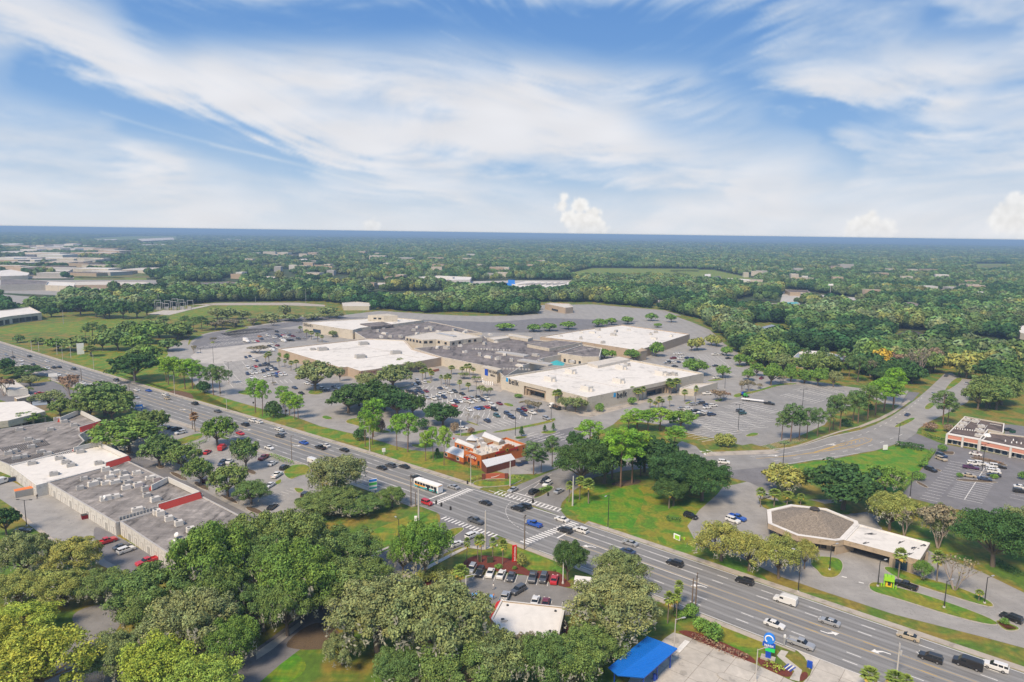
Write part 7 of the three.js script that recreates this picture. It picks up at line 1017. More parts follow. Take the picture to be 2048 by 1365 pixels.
row('oak', 'oak', 'field oak', 'along edge of field, left', [[-297.9,-521.4,16.3,10.3],[-282.7,-517.2,13.2,10.9],[-260.7,-522.1,9.2,8.4],[-309,-520.5,13.7,7.7],[-327.4,-518.9,11.1,10.3],[-340.8,-517.8,9.7,7.7],[-293.2,-554.8,17.3,13],[-299.5,-586.7,14.6,12.3],[-318,-575.3,15.8,9.9],[-281.5,-588.3,5.9,8.7],[-279.9,-578.8,14.4,10.7],[-373.5,-543.5,5.4,5.4],[-394.4,-550.3,6.2,4.1]]);
row('palm', 'palm', 'palm', 'beside tall white sign at left', [[-302.6,-495.1,8.1,5.5]]);
row('oak', 'fresh', 'parking tree', 'around back of mall', [[86.3,-697.7,7.8,7.7],[102.1,-712.5,7.1,6.1],[54.5,-675.5,8,7.1],[35.5,-661.6,7.4,7.3],[19.8,-654.3,7,6.8],[-7.7,-663.3,6.6,9],[120.2,-721.3,8,6.2],[150.3,-753.2,8.4,6.5],[146.3,-697.4,4.3,4.3],[169.7,-740.7,9.2,5.5]]);
row('light', 'mossy', 'low grey tree', 'between far lawn and ring road', [[-275.1,-642.4,8.8,7.9],[-277,-666.4,6.6,7.4],[-263.6,-661.5,6.6,7.3],[-254.7,-681.5,5.9,6.7],[-241.2,-696.2,5.2,6.9],[-304.9,-717.3,11.5,7.9],[-292,-711.5,12.3,9.6],[-279.5,-720.1,8.9,8.8],[-239.1,-732.1,14.5,6.3],[-250.8,-709,7.9,10.5],[-227.2,-711.6,6.2,10.5],[-207.1,-721,6.2,11.5],[-197.3,-744.4,11,10.1],[-186.5,-738,6.4,8.2]]);
row('oak', 'dark', 'dark tree', 'in band left of substation', [[-453.9,-730,19.8,12.5],[-430.4,-717.7,19.5,11.4],[-413.2,-712.3,18.5,10.5],[-396.3,-707,18.3,10.4],[-386.8,-715.3,16.8,9.7],[-387.9,-737.8,10.9,6.3],[-473.2,-712.8,10.6,7.9],[-414.3,-705,13.9,8.7]]);
// clipped hedges: leaf sprays over a box along a line
function hedge(label, pts, w, h, leaf, s = .2) {
  const L = new Leaves(pts[0][0] * 10 | 0), r = L.r, c = along(pts[0], pts[pts.length - 1], .5); let n = 0;
  for (let i = 0; i + 1 < pts.length; i++) { const [a, b] = [pts[i], pts[i + 1]], len = Math.hypot(b[0] - a[0], b[1] - a[1]), ux = (b[0] - a[0]) / len, uz = (b[1] - a[1]) / len, k = Math.ceil(len * (w + 2 * h) * 9); for (let q = 0; q < k; q++) { const t = r() * len, f = r() * (w + 2 * h); let o, y, nx = 0, ny = 0; if (f < w) { o = f - w / 2; y = h; ny = 1; } else if (f < w + h) { o = w / 2; y = f - w; nx = 1; } else { o = -w / 2; y = f - w - h; nx = -1; } o += (r() - .5) * .15; y += (r() - .5) * .12; L.leaf(a[0] - c[0] + ux * t - uz * o, y, a[1] - c[1] + uz * t + ux * o, -uz * nx, ny, ux * nx, s * (.6 + r() * .8), .6, .75 + r() * .5); } }
  const g = thing('hedge', label, 'hedge', c); part('foliage', L.geo(), leafMats[leaf][0], g); return g;
}
hedge('long clipped hedge between triangle lawn and shop lot', [[184.9,-295.27],[174.82,-282.99],[166.16,-272.17]], 1.8, 1.4, 'fresh'); hedge('hedge between the green oak and shop lot', [[160.98,-266.04],[151.28,-254.53],[142.8,-244.77]], 1.8, 1.3, 'fresh');
hedge('curved hedge on lawn left of salmon shop', [[196.37,-321.23],[195.92,-316.45],[197.47,-313.87],[200.18,-311.39]], 1.6, 1.2, 'dark'); hedge('clipped hedge on lawn right of the large glossy oak', [[140.01,-189.65],[140.46,-185.09],[141.42,-180.73]], 1.8, 1.3, 'dark');
hedge('bright yellow green hedge left of the monument sign', [[-15.51,-250.09],[-13.51,-251.73],[-11.07,-253.89]], 1.2, 1, 'lime'); hedge('bright yellow green hedge right of the monument sign', [[0.4,-255.58],[2.95,-253.59],[5.06,-252.46]], 1.2, 1, 'lime');
hedge('low hedge across the strip front lot entrance', [[-136.19,-287.92],[-134.61,-291.56],[-132.99,-295.3]], 1.6, 1, 'fresh'); hedge('shrubby hedge on near highway verge by left lot', [[-98.39,-276.87],[-92.52,-271.52],[-86.38,-266.39]], 1.6, 1.2, 'fresh');
hedge('dark hedge at foot of the restaurant wall', [[-18.32,-270.24],[-15.45,-266.83],[-12.39,-264.98]], 1.2, 1, 'dark'); hedge('mounded hedge at corner of boulevard lawn', [[171.9,-300.06],[175.23,-301.43],[177.63,-299.11],[180.76,-296.26]], 3.2, 2.2, 'dark', .3);
hedge('brown grassy hedge along car wash kerb', [[42.58,-149.66],[45.69,-147.01],[49.14,-143.72],[52.69,-141.27]], 1.6, .9, 'rust'); hedge('ornamental grass hedge round blue sign', [[56.07,-139.94],[57.57,-138.25],[58.54,-136.92]], 2, .8, 'lime');
hedge('low hedge under the monument entrance island tree', [[10.49,-239.1],[12.6,-241.38],[14.33,-243.46]], 2, 1.3, 'fresh'); hedge('hedge strip on long shop lot island', [[197.09,-287.23],[200.64,-284.08],[203.66,-278.34]], 1.6, .8, 'rust');
hedge('hedge in shade before the right corner clump', [[51.06,-217.67],[53,-216.21],[55.61,-216.8]], 1.8, 1, 'dark');

// ---------- woods ----------
const inside = (p, x, z) => { let c = false; for (let i = 0, j = p.length - 1; i < p.length; j = i++) { const [a, b] = p[i], [d, e] = p[j]; if ((b > z) !== (e > z) && x < ((d - a) * (z - b)) / (e - b) + a) c = !c; } return c; };
const clear = [
  [[-580.4,-715.2],[-417.5,-783.8],[-382.7,-887.5],[-245.4,-911.3],[-183.4,-831.7],[-158.8,-719.1],[-250.9,-581.4],[-228.8,-461.4],[-420.8,-515.1]],   // open ground that the woods keep off
  [[-241.4,-458.7],[-270.9,-551.1],[-277.3,-588.3],[-275.4,-631.5],[-262.5,-656.7],[-247.8,-695.8],[-224.9,-736],[-185,-792.8],[-157.4,-827.9],[-99.6,-793.1],[-8.2,-779.4],[40.6,-804.8],[50.1,-871.6],[116.7,-930.6],[189.6,-866.1],[207,-766.8],[190,-619.3],[176.7,-514.3],[184,-471.3],[217.5,-441],[250.8,-432.6],[313.8,-498.7],[340.4,-500.6],[320.6,-455.5],[253.1,-372.2],[279.4,-352.9],[285.83,-302.4],[130.6,-129.67],[-138.08,-124.1],[-522.9,-506.1],[-441.4,-596.4],[-334.7,-510.5]],
  [[-489.8,-620.8],[-481.2,-651.2],[-457.1,-672.9],[-428.2,-696.3],[-387,-725.6],[-366.1,-682.7],[-350.4,-602.1],[-404.4,-607.4],[-445.7,-563.8]], [[-401.3,-760.2],[-404.1,-803.5],[-395.4,-853.5],[-382.7,-887.5],[-244.2,-906.9],[-227.8,-845.3],[-267.6,-802.5],[-326.9,-760.9],[-332.3,-693.1],[-380.4,-723.4]], [[-953.2,-1220.1],[-657.2,-1282.5],[-569.2,-1189.1],[-548.6,-1048.4],[-594.2,-940.6],[-768.5,-981.3]],
  [[-578.3,-1221],[-482,-1257.9],[-413.7,-1077.9],[-503.9,-1062.4]], [[-842.8,-1344.4],[-794.1,-1508.5],[-640.5,-1226],[-754.9,-1203]], [[-707.2,-962.9],[-559.5,-884.9],[-522.9,-826.2],[-530.9,-761.1],[-575.7,-781.6]],
  [[-132.2,-1318.7],[-30.3,-1363.3],[-0.5,-1394.7],[126.7,-1410.6],[101.7,-1158.8],[-2.8,-1107.4],[-110.9,-1105.9]], [[118.2,-1629.3],[220.5,-1940],[522,-1975],[370,-1394.2],[242.4,-1444.9],[166.2,-1456],[125.4,-1395]], [[-351.8,-1346.8],[-229.4,-1322.9],[-207.7,-1197],[-308.2,-1178.5]], [[23.2,-944.4],[108.8,-944.6],[189.9,-869.4],[196.2,-806.2],[92.1,-761.9],[32.2,-762.9]], [[-215.1,-1072.5],[-105.6,-1106.8],[-89.7,-940.4],[-190.7,-950.2]],
  [[426.6,-1903.2],[551.6,-1936.3],[531.1,-1532.9],[435.4,-1253.4],[403.5,-1330.9],[328.9,-1462.8]], [[307.5,-1009.7],[386,-995.3],[386.8,-904.5],[353.3,-824.6],[299.6,-844.9],[294.4,-935.5]], [[487.8,-1262.6],[530.9,-1083.6],[544.1,-1057.3],[506.2,-987.4],[411.2,-962.6],[371.2,-968.9]], [[504.7,-930.1],[589.1,-930.3],[536.7,-846],[459.8,-845.9]], [[423.7,-664.5],[454.1,-656.2],[471.1,-626.5],[416.1,-551.4],[380,-548.5],[395.9,-619.9]], [[255.6,-750],[295.9,-739.9],[243.4,-601.7],[206.9,-608.1]], [[388.6,-709.1],[423.3,-699.9],[353.5,-579.3],[322.4,-585.5]], [[229.1,-568.4],[277.8,-554.2],[234.6,-462],[189.6,-467.3]], [[1772.3,-2704.9],[1940.9,-2758.4],[1467,-2080.9],[1345.9,-2050.3]], [[-4493.1,-8284],[-4285.4,-9028.4],[-2416,-5085],[-2780,-4662.6],[-3669.9,-6158.9]],
];
const forest = [[], [], [], []];
{
  const gaps = footprints.filter((p) => p.length === 4 && Math.hypot(...p[0]) > 900).map((p) => { const c = along(p[0], p[2], .5), d = Math.hypot(...c); return [c[0] / d, c[1] / d, d, d * .045]; });
  const r = rngOf(77), hit = (x, z) => { for (const p of clear) if (inside(p, x, z)) return true; for (const p of footprints) if (Math.abs(p[0][0] - x) < 140 && Math.abs(p[0][1] - z) < 140 && inside(inset(p, -5), x, z)) return true; for (const [a, b, e, f] of gaps) { const q = (x * a + z * b); if (q < e + 12 && q > e - f && Math.abs(x * -b + z * a) < 30 * e / 1500) return true; } return false; };
  let d = 250; const near = [];
  while (d < 9000) {
    const step = d < 1300 ? 7.6 : 7.6 + (d - 1300) * .0042, half = .74 * d, n = Math.floor(2 * half / step);
    for (let i = 0; i < n; i++) {
      const x = -half + (i + r()) * step, z = -d - r() * step * .9;
      const patch = n2(x / 260, z / 260) * .5 + n2(x / 90, z / 90) * .5;
      const open = n2(x / 420 + 40, z / 420) + .45 * n2(x / 130, z / 130 + 9), town = x < -.2 * d && d > 1000 && d < 4200 && x > -d ? .55 : 0, left = Math.max(town, x < -.25 * d ? .3 : 0);
      if (open > .78 - left || hit(x, z)) continue;
      if (treeSpots.some(([a, b, q]) => Math.abs(a - x) < 40 && Math.hypot(a - x, b - z) < q + 3)) continue;
      const big = d < 1300 ? 1 : Math.min(2.2, step / 9);
      const grow = r(), tall = d < 1300 ? 1.22 : 1.05, h = (7.5 + 3.5 * patch + 7.5 * grow * grow) * tall, R = (3.5 + 4.8 * Math.pow(grow, 1.4) + r()) * big * (d < 1300 ? 1.12 : 1);
      near.push([x, z, h, R, patch + .35 * (r() - .5), r()]);
    }
    d += step * .86;
  }
  // the nearest woodland trees are individuals, the rest one mass for each kind of green
  near.sort((a, b) => Math.hypot(a[0], a[1]) - Math.hypot(b[0], b[1]));
  const zone = (x, z) => { const b = bearing(x, z) * 57.3; return b < -14 ? 'woods along field at left' : b < 8 ? 'woods behind the mall' : b < 22 ? 'woods right of the mall' : 'woods beyond the boulevard at right'; };
  const cut = Math.max(40, 290 - (taken.oak_tree + taken.leafy_tree)), looks = [['dark', 'dark rounded tree'], ['oak', 'green rounded tree'], ['mossy', 'grey green rounded tree'], ['olive', 'olive rounded tree']];
  near.forEach(([x, z, h, R, p, q], i) => {
    const k = p < -.22 ? 0 : p < .2 ? 1 : p < .42 ? 2 : q < .5 ? 3 : 1;
    if (i < cut) { const w = zone(x, z); plant('oak', looks[k][0], [x, z, h, R], 'woodland_tree', `${looks[k][1]} in the ${w}`, 'tree', `${looks[k][1]}s in the ${w}`); } else forest[k].push([x, z, h, R, q]);
  });
}
function massGeo(seed, n, s) { const L = new Leaves(seed), r = L.r; for (let i = 0; i < 9; i++) { const a = i * 2.4, k = i ? .55 + r() * .2 : 0; L.clump(Math.cos(a) * 5 * k, 6.6 + (i ? r() * 2.4 - .6 : 2), Math.sin(a) * 5 * k, 3.1, 2.6, Math.round(n / 9), s, .75, .35); } const core = new THREE.IcosahedronGeometry(1, 2), p = core.attributes.position; for (let i = 0; i < p.count; i++) { const x = p.getX(i), y = p.getY(i), z = p.getZ(i), q = .82 + .22 * n3(x * 2 + seed, y * 2, z * 2); p.setXYZ(i, x * 6.2 * q, 6.2 + y * 4.6 * q, z * 6.2 * q); } const c = core.toNonIndexed ? core : core; c.computeVertexNormals(); const cg = new THREE.BufferGeometry(); cg.setAttribute('position', c.attributes.position); cg.setAttribute('normal', c.attributes.normal); cg.setAttribute('uv', c.attributes.uv); cg.setAttribute('color', new THREE.Float32BufferAttribute(new Float32Array(p.count * 3).fill(.75), 3)); return mergeGeometries([L.geo(), cg]); }
const mass = massGeo(91, 330, 1.05);
forest.forEach((list, k) => {
  const m = new THREE.InstancedMesh(mass, leafMats[['dark', 'oak', 'mossy', 'olive'][k]][0], list.length), q = new THREE.Object3D(), col = new THREE.Color();
  list.forEach(([x, z, h, R, t], i) => { q.position.set(x, 0, z); q.rotation.y = t * 40; q.scale.set(R / 7, h / 11.5, R / 7); q.updateMatrix(); m.setMatrixAt(i, q.matrix); const b = .5 + .65 * ((t * 13.7) % 1); col.setRGB(b * (.92 + .1 * Math.sin(t * 60)), b, b * 1.12); m.setColorAt(i, col); });
  m.name = ['dark_woodland', 'green_woodland', 'grey_woodland', 'olive_woodland'][k]; m.userData = { kind: 'stuff', label: ['mass of dark green trees stretching to the horizon', 'mass of mid green trees stretching to the horizon', 'mass of grey green trees stretching to the horizon', 'mass of olive green trees stretching to horizon'][k], category: 'woodland' }; shadows(m); scene.add(m);
});
if (0) console.log('trees', treeCount, 'forest', forest.map((l) => l.length).join(), JSON.stringify(taken).length);

// ---------- vehicles ----------
const hex = (x0, x1, w0, y0, X0, X1, W1, y1) => { // tapered block: bottom x0..x1 half width w0 at y0, top X0..X1 half width W1 at y1
  const v = [[x0, y0, -w0], [x1, y0, -w0], [x1, y0, w0], [x0, y0, w0], [X0, y1, -W1], [X1, y1, -W1], [X1, y1, W1], [X0, y1, W1]], f = [[3, 2, 6, 7], [1, 0, 4, 5], [2, 1, 5, 6], [0, 3, 7, 4], [7, 6, 5, 4], [0, 1, 2, 3]];
  return merge(f.map((q) => quad(v[q[0]], v[q[1]], v[q[2]], v[q[3]])));
};
const sideOn = (pts, w, bev = .07) => { const g = new THREE.ExtrudeGeometry(new THREE.Shape(pts.map(([a, b]) => new THREE.Vector2(a, b))), { depth: w - bev * 2, bevelThickness: bev, bevelSize: bev, bevelSegments: 2, curveSegments: 3 }); g.translate(0, 0, -(w - bev * 2) / 2); return g; };
const wheelG = (() => { const g = new THREE.CylinderGeometry(.34, .34, .24, 16); g.rotateX(Math.PI / 2); return g; })(), rimG = (() => { const g = new THREE.CylinderGeometry(.2, .2, .26, 10); g.rotateX(Math.PI / 2); return g; })();
const lampG = new THREE.BoxGeometry(.12, .16, .36);
const BODY = {
  sedan: { L: 4.8, W: 1.82, ax: [-1.42, 1.42], b: [sideOn([[-2.3, .32], [-2.33, .8], [-2.1, .93], [-1.5, .97], [.95, .92], [1.9, .8], [2.28, .62], [2.3, .32]], 1.82)], roof: [hex(-1.02, .32, .66, 1.36, -.9, .2, .6, 1.45)], pil: [hex(-.42, -.3, .82, .93, -.4, -.3, .655, 1.37)], glass: hex(-1.85, 1.12, .80, .93, -1.0, .3, .65, 1.38), y: [.68, .72] },
  suv: { L: 4.8, W: 1.9, ax: [-1.4, 1.42], b: [sideOn([[-2.3, .38], [-2.34, 1.0], [-2.2, 1.08], [1.05, 1.06], [2.0, .98], [2.3, .8], [2.32, .38]], 1.9)], roof: [hex(-2.15, .42, .74, 1.62, -2.05, .3, .68, 1.73)], pil: [hex(-.5, -.36, .86, 1.05, -.48, -.36, .745, 1.64), hex(-1.5, -1.34, .865, 1.05, -1.5, -1.36, .745, 1.64)], glass: hex(-2.28, 1.15, .85, 1.06, -2.12, .4, .735, 1.64), y: [.9, .86] },
  jeep: { L: 4.3, W: 1.85, ax: [-1.3, 1.3], b: [sideOn([[-2.0, .5], [-2.05, 1.1], [.75, 1.12], [1.95, 1.08], [2.05, .5]], 1.85, .05)], roof: [hex(-2.0, .6, .8, 1.75, -2.0, .55, .78, 1.85)], pil: [hex(-.6, -.4, .86, 1.1, -.6, -.4, .81, 1.76), hex(.5, .62, .86, 1.1, .5, .6, .81, 1.76)], glass: hex(-2.02, .78, .85, 1.1, -2.0, .6, .8, 1.76), y: [.85, .95] },
  pickup: { L: 5.8, W: 1.98, ax: [-1.75, 1.75], b: [sideOn([[-2.8, .5], [-2.82, .78], [-.75, .8], [-.75, 1.12], [1.35, 1.12], [2.6, 1.06], [2.82, .85], [2.82, .45]], 1.98), boxG(2.1, .42, .1, -1.8, .98, .92), boxG(2.1, .42, .1, -1.8, .98, -.92), boxG(.1, .42, 1.85, -2.78, .98, 0)], roof: [hex(-.72, .62, .74, 1.72, -.66, .5, .7, 1.83)], pil: [hex(.1, .24, .88, 1.1, .1, .22, .75, 1.73)], glass: hex(-.8, 1.35, .87, 1.11, -.7, .6, .745, 1.73), y: [.95, .85] },
  van: { L: 5.6, W: 2.02, ax: [-1.7, 1.65], b: [sideOn([[-2.7, .45], [-2.72, 1.9], [-2.5, 2.08], [.7, 2.1], [1.1, 1.95], [1.75, 1.2], [2.6, 1.02], [2.72, .8], [2.72, .45]], 2.02, .12)], roof: [], pil: [], glass: merge([hex(.98, 1.82, .86, 1.22, .86, 1.2, .8, 1.88), boxG(.9, .5, 2.06, .75, 1.55, 0), boxG(.06, .5, 1.3, -2.74, 1.55, 0)]), y: [1.0, .85] },
};
const PAINT = { w: ['white', .72, .72, .70], k: ['black', .018, .018, .02], s: ['silver', .42, .43, .44], g: ['dark grey', .10, .105, .115], b: ['navy blue', .03, .05, .11], B: ['bright blue', .02, .09, .42], r: ['red', .5, .02, .025], m: ['maroon', .17, .015, .025], t: ['tan', .45, .38, .27], n: ['teal', .03, .10, .11], u: ['purple', .08, .025, .085], o: ['orange', .5, .2, .05] };
for (const [k, [n, r, g, b]] of Object.entries(PAINT)) M['paint_' + k] = new THREE.MeshPhysicalMaterial({ name: 'paint_' + n, color: new THREE.Color().setRGB(r, g, b), roughness: .35, metalness: k === 's' || k === 'g' ? .35 : .05, clearcoat: .7, clearcoatRoughness: .12 });
mat('tyre', .02, .02, .02); mat('rim', .35, .35, .36, { roughness: .35, metalness: .6 }); mat('carGlass', .015, .02, .026, { roughness: .08 }); mat('headlamp', .75, .75, .72, { roughness: .2 }); mat('taillamp', .35, .01, .01, { roughness: .3 });
for (const k of Object.keys(BODY)) { const B = BODY[k]; B.body = merge([...B.b, ...B.roof, ...B.pil]); }
const KIND = { a: ['sedan', 'sedan', 'car'], v: ['suv', 'SUV', 'car'], j: ['jeep', 'boxy SUV', 'car'], p: ['pickup', 'pickup', 'pickup truck'], n: ['van', 'van', 'van'] };
function vehicle(code, [x, z], turn, label, group) {
  const [body, , cat] = KIND[code[1]], B = BODY[body], near = Math.hypot(x, z) < 300, g = thing({ a: 'sedan_car', v: 'suv_car', j: 'boxy_suv_car', p: 'pickup_truck', n: 'van' }[code[1]], label, cat, [x, z], turn, group);
  g.position.y = .06;
  const bd = part('body', B.body, M['paint_' + code[0]], g); part('window', B.glass, M.carGlass, g);
  for (const ax of B.ax) for (const s of [-1, 1]) { const w = part('wheel', wheelG, M.tyre, g, [ax, .34, s * (B.W / 2 - .1)]); if (near) part('rim', rimG, M.rim, w); }
  if (near) for (const s of [-1, 1]) { part('headlight', lampG, M.headlamp, g, [B.L / 2 - .1, B.y[1], s * (B.W / 2 - .28)]); part('taillight', lampG, M.taillamp, g, [-B.L / 2 + .08, B.y[0], s * (B.W / 2 - .24)]); }
  return g;
}
function cars(place, turn, codes, pts) {
  const c = codes.split(' '), o = pts.map((p, i) => [p, c[i] ?? 'wa', i]).sort((a, b) => bearing(...a[0]) - bearing(...b[0]));
  if (c.length !== pts.length) console.log('cars?', place, c.length, pts.length);
  o.forEach(([p, k, i], j) => vehicle(k, p, typeof turn === 'function' ? turn(p, i) : turn + (((i * 37) % 11) - 5) * .008 + (i % 4 === 3 ? Math.PI : 0), `${PAINT[k[0]][0]} ${KIND[k[1]][1]}, ${o.length > 1 ? fromLeft(j, o.length) + ' ' : ''}${place}`, o.length > 1 ? place : undefined));
}
const onRoad = (p) => { const q = (p[0] - RO[0]) * RN[0] + (p[1] - RO[1]) * RN[1] - bendAt((p[0] - RO[0]) * RU[0] + (p[1] - RO[1]) * RU[1]); return q < -12.5 ? roadTurn : roadTurn + Math.PI; };
const lotTurn = yaw(...[[-9.3,-349.7],[-5.3,-343.3]]);
cars('in small row nearest white roofed store', lotTurn, 'wa sv gv wv', [[-59,-415.3],[-58.3,-425],[-56.5,-417.3],[-53.7,-420.9]]);
cars('in second row before mall entrance', lotTurn, 'ka ba kv ba gv ba ma ba wa', [[-59.7,-396.1],[-57.4,-395.6],[-55.1,-390.6],[-55.2,-397.9],[-54.2,-401.9],[-51.8,-393.8],[-49.4,-396.7],[-42.3,-404.8],[-39.3,-406.1]]);
cars('in third row before mall entrance', lotTurn, 'wv bv sa wp sv wv bv wa wv gv ka', [[-51.1,-378.7],[-49,-371],[-47,-380.9],[-43,-378.1],[-40.6,-379.7],[-40.5,-387.7],[-37.7,-382.4],[-39,-391.6],[-35.2,-393.9],[-32.8,-396.6],[-28.1,-391]]);
cars('in fourth row, middle of the mall lot', lotTurn, 'wa bv wa wv ra wv sv wv gv ba wv ra wa', [[-32.4,-370.1],[-30,-371.6],[-28,-372.6],[-26,-374.7],[-24.8,-379.6],[-22.1,-371.4],[-21.6,-379.6],[-18.7,-375.5],[-18.2,-382],[-15.8,-377.2],[-13.6,-379.3],[-30.2,-363.2],[-42.7,-361.6]]);
cars('in fifth row before department store', lotTurn, 'wa Ba ba ra wv kv ma', [[-22,-354.8],[-17.8,-358],[-15.5,-359],[-12.9,-361.1],[-10.2,-365.2],[-8.8,-356],[-6.3,-369.2]]);
cars('among scattered cars before left portal', lotTurn, 'nv bv bv bv bv mv ba wp sv', [[-7.2,-343.5],[-1.9,-347.7],[0.4,-341.3],[-11.7,-333.8],[4.6,-353.7],[6.9,-356],[6.6,-346.2],[10.8,-350.6],[17.7,-339.5]]);
cars('behind the restaurant', .2, 'wv', [[-22.46,-319.1]]);
cars('in back of west lot', lotTurn + .3, 'wa ra oa ba wv wa kv ba sa ra sa sa bv wv wv ba mv wv wn kv gv gv sa sa', [[-213.1,-570.7],[-210.9,-572.2],[-218.3,-598.4],[-211.6,-583.7],[-213.3,-603.8],[-203.8,-592.9],[-213.3,-627.7],[-207.4,-609.9],[-204.8,-613.8],[-200.5,-606],[-204.6,-621.6],[-200.3,-622],[-200.6,-598.1],[-196.6,-597],[-194,-596.2],[-195.5,-608],[-190.4,-601.5],[-194.6,-584.3],[-189.4,-573.3],[-187.3,-578],[-184,-578.3],[-181.7,-587.8],[-178.8,-593.8],[-193.6,-627]]);
cars('in gravelly strip above white roofed store', lotTurn + .3, 'wa sa gv mv wn sv', [[-195.9,-560.4],[-195.5,-568.3],[-191.9,-546],[-187.2,-550.5],[-183.5,-528.1],[-185.5,-537.7]]);
cars('in upper row left of the white roofed store', lotTurn, 'ba ba wa ba', [[-192.2,-497.3],[-190.9,-501.6],[-183.7,-488.9],[-179.6,-484.3]]);
cars('in middle row left of the white roofed store', lotTurn, 'wv sa ra bv gv ba kv sv gv bv', [[-176.2,-458.5],[-173.8,-460.7],[-172.8,-463.7],[-171.3,-467.4],[-169.2,-469.4],[-169.8,-474.6],[-166.4,-470.2],[-162.4,-459.5],[-161.4,-462.2],[-156.6,-455.6]]);
cars('in long row left of the white roofed store', lotTurn, 'bv wv wa wa bv bv wv sv', [[-169,-438.7],[-166.9,-441],[-165.1,-443],[-163.7,-445.8],[-162.2,-448.1],[-161,-452.4],[-159,-453.7],[-168.8,-450.2]]);
cars('in lower row left of the white roofed store', lotTurn, 'wa wv sv Ba ba wv wv ra wa', [[-155.9,-432.5],[-154.1,-434.9],[-152.1,-436.6],[-151.4,-441.2],[-148.6,-433],[-147.2,-437],[-145.2,-439],[-150.4,-443.4],[-162.7,-428.2]]);
cars('round the wide lone oak', lotTurn + .2, 'ba ka sv bv wa sa sv ba wa', [[-127,-400.7],[-119.1,-387.2],[-110.4,-398.9],[-106.5,-395.2],[-123.3,-412.9],[-120,-410.7],[-117.3,-410.9],[-104.9,-405.5],[-102.5,-402.3]]);
cars('in lot beside back right anchor', lotTurn + 1.3, 'wa wa wa mv wv wa bv bv wv kv wv ba wa sa ga', [[128.1,-536.7],[132.2,-538.9],[130.6,-525.8],[121.3,-517.9],[124,-518.8],[126.6,-516.5],[132.4,-518.7],[134.6,-517.1],[115,-503.7],[114.9,-499.7],[117.7,-500.5],[120.8,-501.4],[126.4,-501.8],[112,-496.8],[115.1,-485.3]]);
cars('scattered in lot right of department store', lotTurn + 1.4, 'wp wa ka ka wa', [[158.2,-537.2],[163.4,-538.7],[163.7,-521.2],[144.8,-489],[133.4,-447]]);
cars('clustered in corner of striped lot', lotTurn + 1.35, 'sa wv sv gv ba wa wv ka ga wa gv wa wv bv', [[91.3,-363.9],[94.3,-362.8],[99.9,-373.6],[104.5,-376.3],[107,-372.5],[105.5,-366.5],[110,-371],[97.3,-359],[92.8,-354.4],[95.2,-351.7],[97.7,-350.5],[99.8,-356.5],[101.9,-354.4],[103.6,-351.6]]);
cars('alone by lamp post in striped lot', lotTurn + 1.35, 'gv nj', [[121.3,-360.3],[120.8,-355.1]]);
cars('at the delivery yard wall', lotTurn + 1.2, 'wp', [[114.4,-399.4]]); cars('driving on ring road', lotTurn - 1.2, 'ma', [[163.1,-447.6]]);
cars('pulling the long white trailer', yaw(...[[130.3,-386.9],[143.7,-379.8]]), 'kp', [[142.8,-377.5]]);
cars('turning off boulevard at link drive', yaw(...[[85.54,-276.11],[89.7,-275.24]]), 'wv', [[87.2,-274.94]]); cars('on boulevard', yaw(...[[207.1,-357.6],[213.7,-364.9]]), 'ba sa', [[207.9,-357],[251.8,-408.2]]);
cars('far up the boulevard', yaw(...[[289.8,-461.5],[302.3,-475.1]]), 'ga sa', [[293.5,-463.8],[292,-439.9]]);
const shopTurn = yaw(...[[165.01,-259.59],[181.42,-278.99]]) + Math.PI / 2;
cars('beside long hedge at salmon shops', yaw(...[[179.01,-285.35],[181.11,-277.92]]), 'bv tv kv', [[183.98,-287.89],[180.91,-283.1],[168.39,-269.24]]);
cars('driving before salmon shops', yaw(...[[199.02,-292.98],[202.98,-289.73]]), 'wa', [[200.3,-290.65]]);
cars('parked in middle bays of salmon shop lot', yaw(...[[185.73,-276.04],[190.65,-273.68]]), 'wv up wv wj ka wv wv ka ta ba', [[190.88,-277.53],[186.5,-272.5],[194.04,-277.66],[196.49,-274.96],[199.25,-274.04],[194.35,-270.81],[192.62,-267.76],[189.92,-263.79],[179.58,-262.9],[183.23,-259.12]]);
cars('at right edge of salmon shop lot', yaw(...[[185.73,-276.04],[190.65,-273.68]]), 'wa kv', [[191.26,-250.68],[187.81,-246.29]]); cars('behind salmon shops', .3, 'ka', [[242.5,-330.5]]);
cars('in upper yard of octagonal bank', yaw(...[[71.06,-218.86],[74.79,-214.93]]), 'wv Bp kv', [[72.64,-216.05],[74.75,-218.16],[59.6,-218.88]]);
cars('beside palms behind octagonal bank', .6, 'sv', [[90.56,-237.69]]); cars('at lime green cash machine', yaw(...[[109.05,-174.31],[104.81,-178.3]]), 'kp', [[105.77,-174.46]]);
cars('leaving drive-through yard at right edge', yaw(...[[125.47,-158.76],[122.86,-162.14]]), 'kv', [[123.03,-158.92]]);
const bankTurn = yaw(...[[11.1,-177.42],[10.14,-172.34]]);
cars('in front bays of brown bank', bankTurn, 'sv kv wa wa ga gp gv ra', [[-10.2,-180.2],[-7.84,-178.47],[-5.06,-178.17],[-2.05,-177.56],[0.63,-176.31],[6.41,-176.05],[9.31,-175.6],[12.16,-175.06]]);
cars('crossing the bank lot', yaw(...[[4.12,-172.58],[0.87,-168.55]]), 'gv', [[2.46,-169.14]]); cars('parked tight against bank wall', bankTurn + Math.PI, 'sp wa ma ka', [[-1.01,-165.08],[6.74,-164.04],[9.33,-163.18],[17.47,-161.68]]);
cars('in crossing traffic', onRoad, 'ka sa rj ka gp kv kv Bp wa kv wv', [[-35.29,-252.22],[-20.55,-242.77],[-28.2,-227.02],[-8.36,-228.23],[-10.79,-212.57],[2.68,-223.48],[5.12,-225.52],[7.67,-210.82],[16.87,-215.01],[17.34,-206.46],[22.25,-206.62]]);
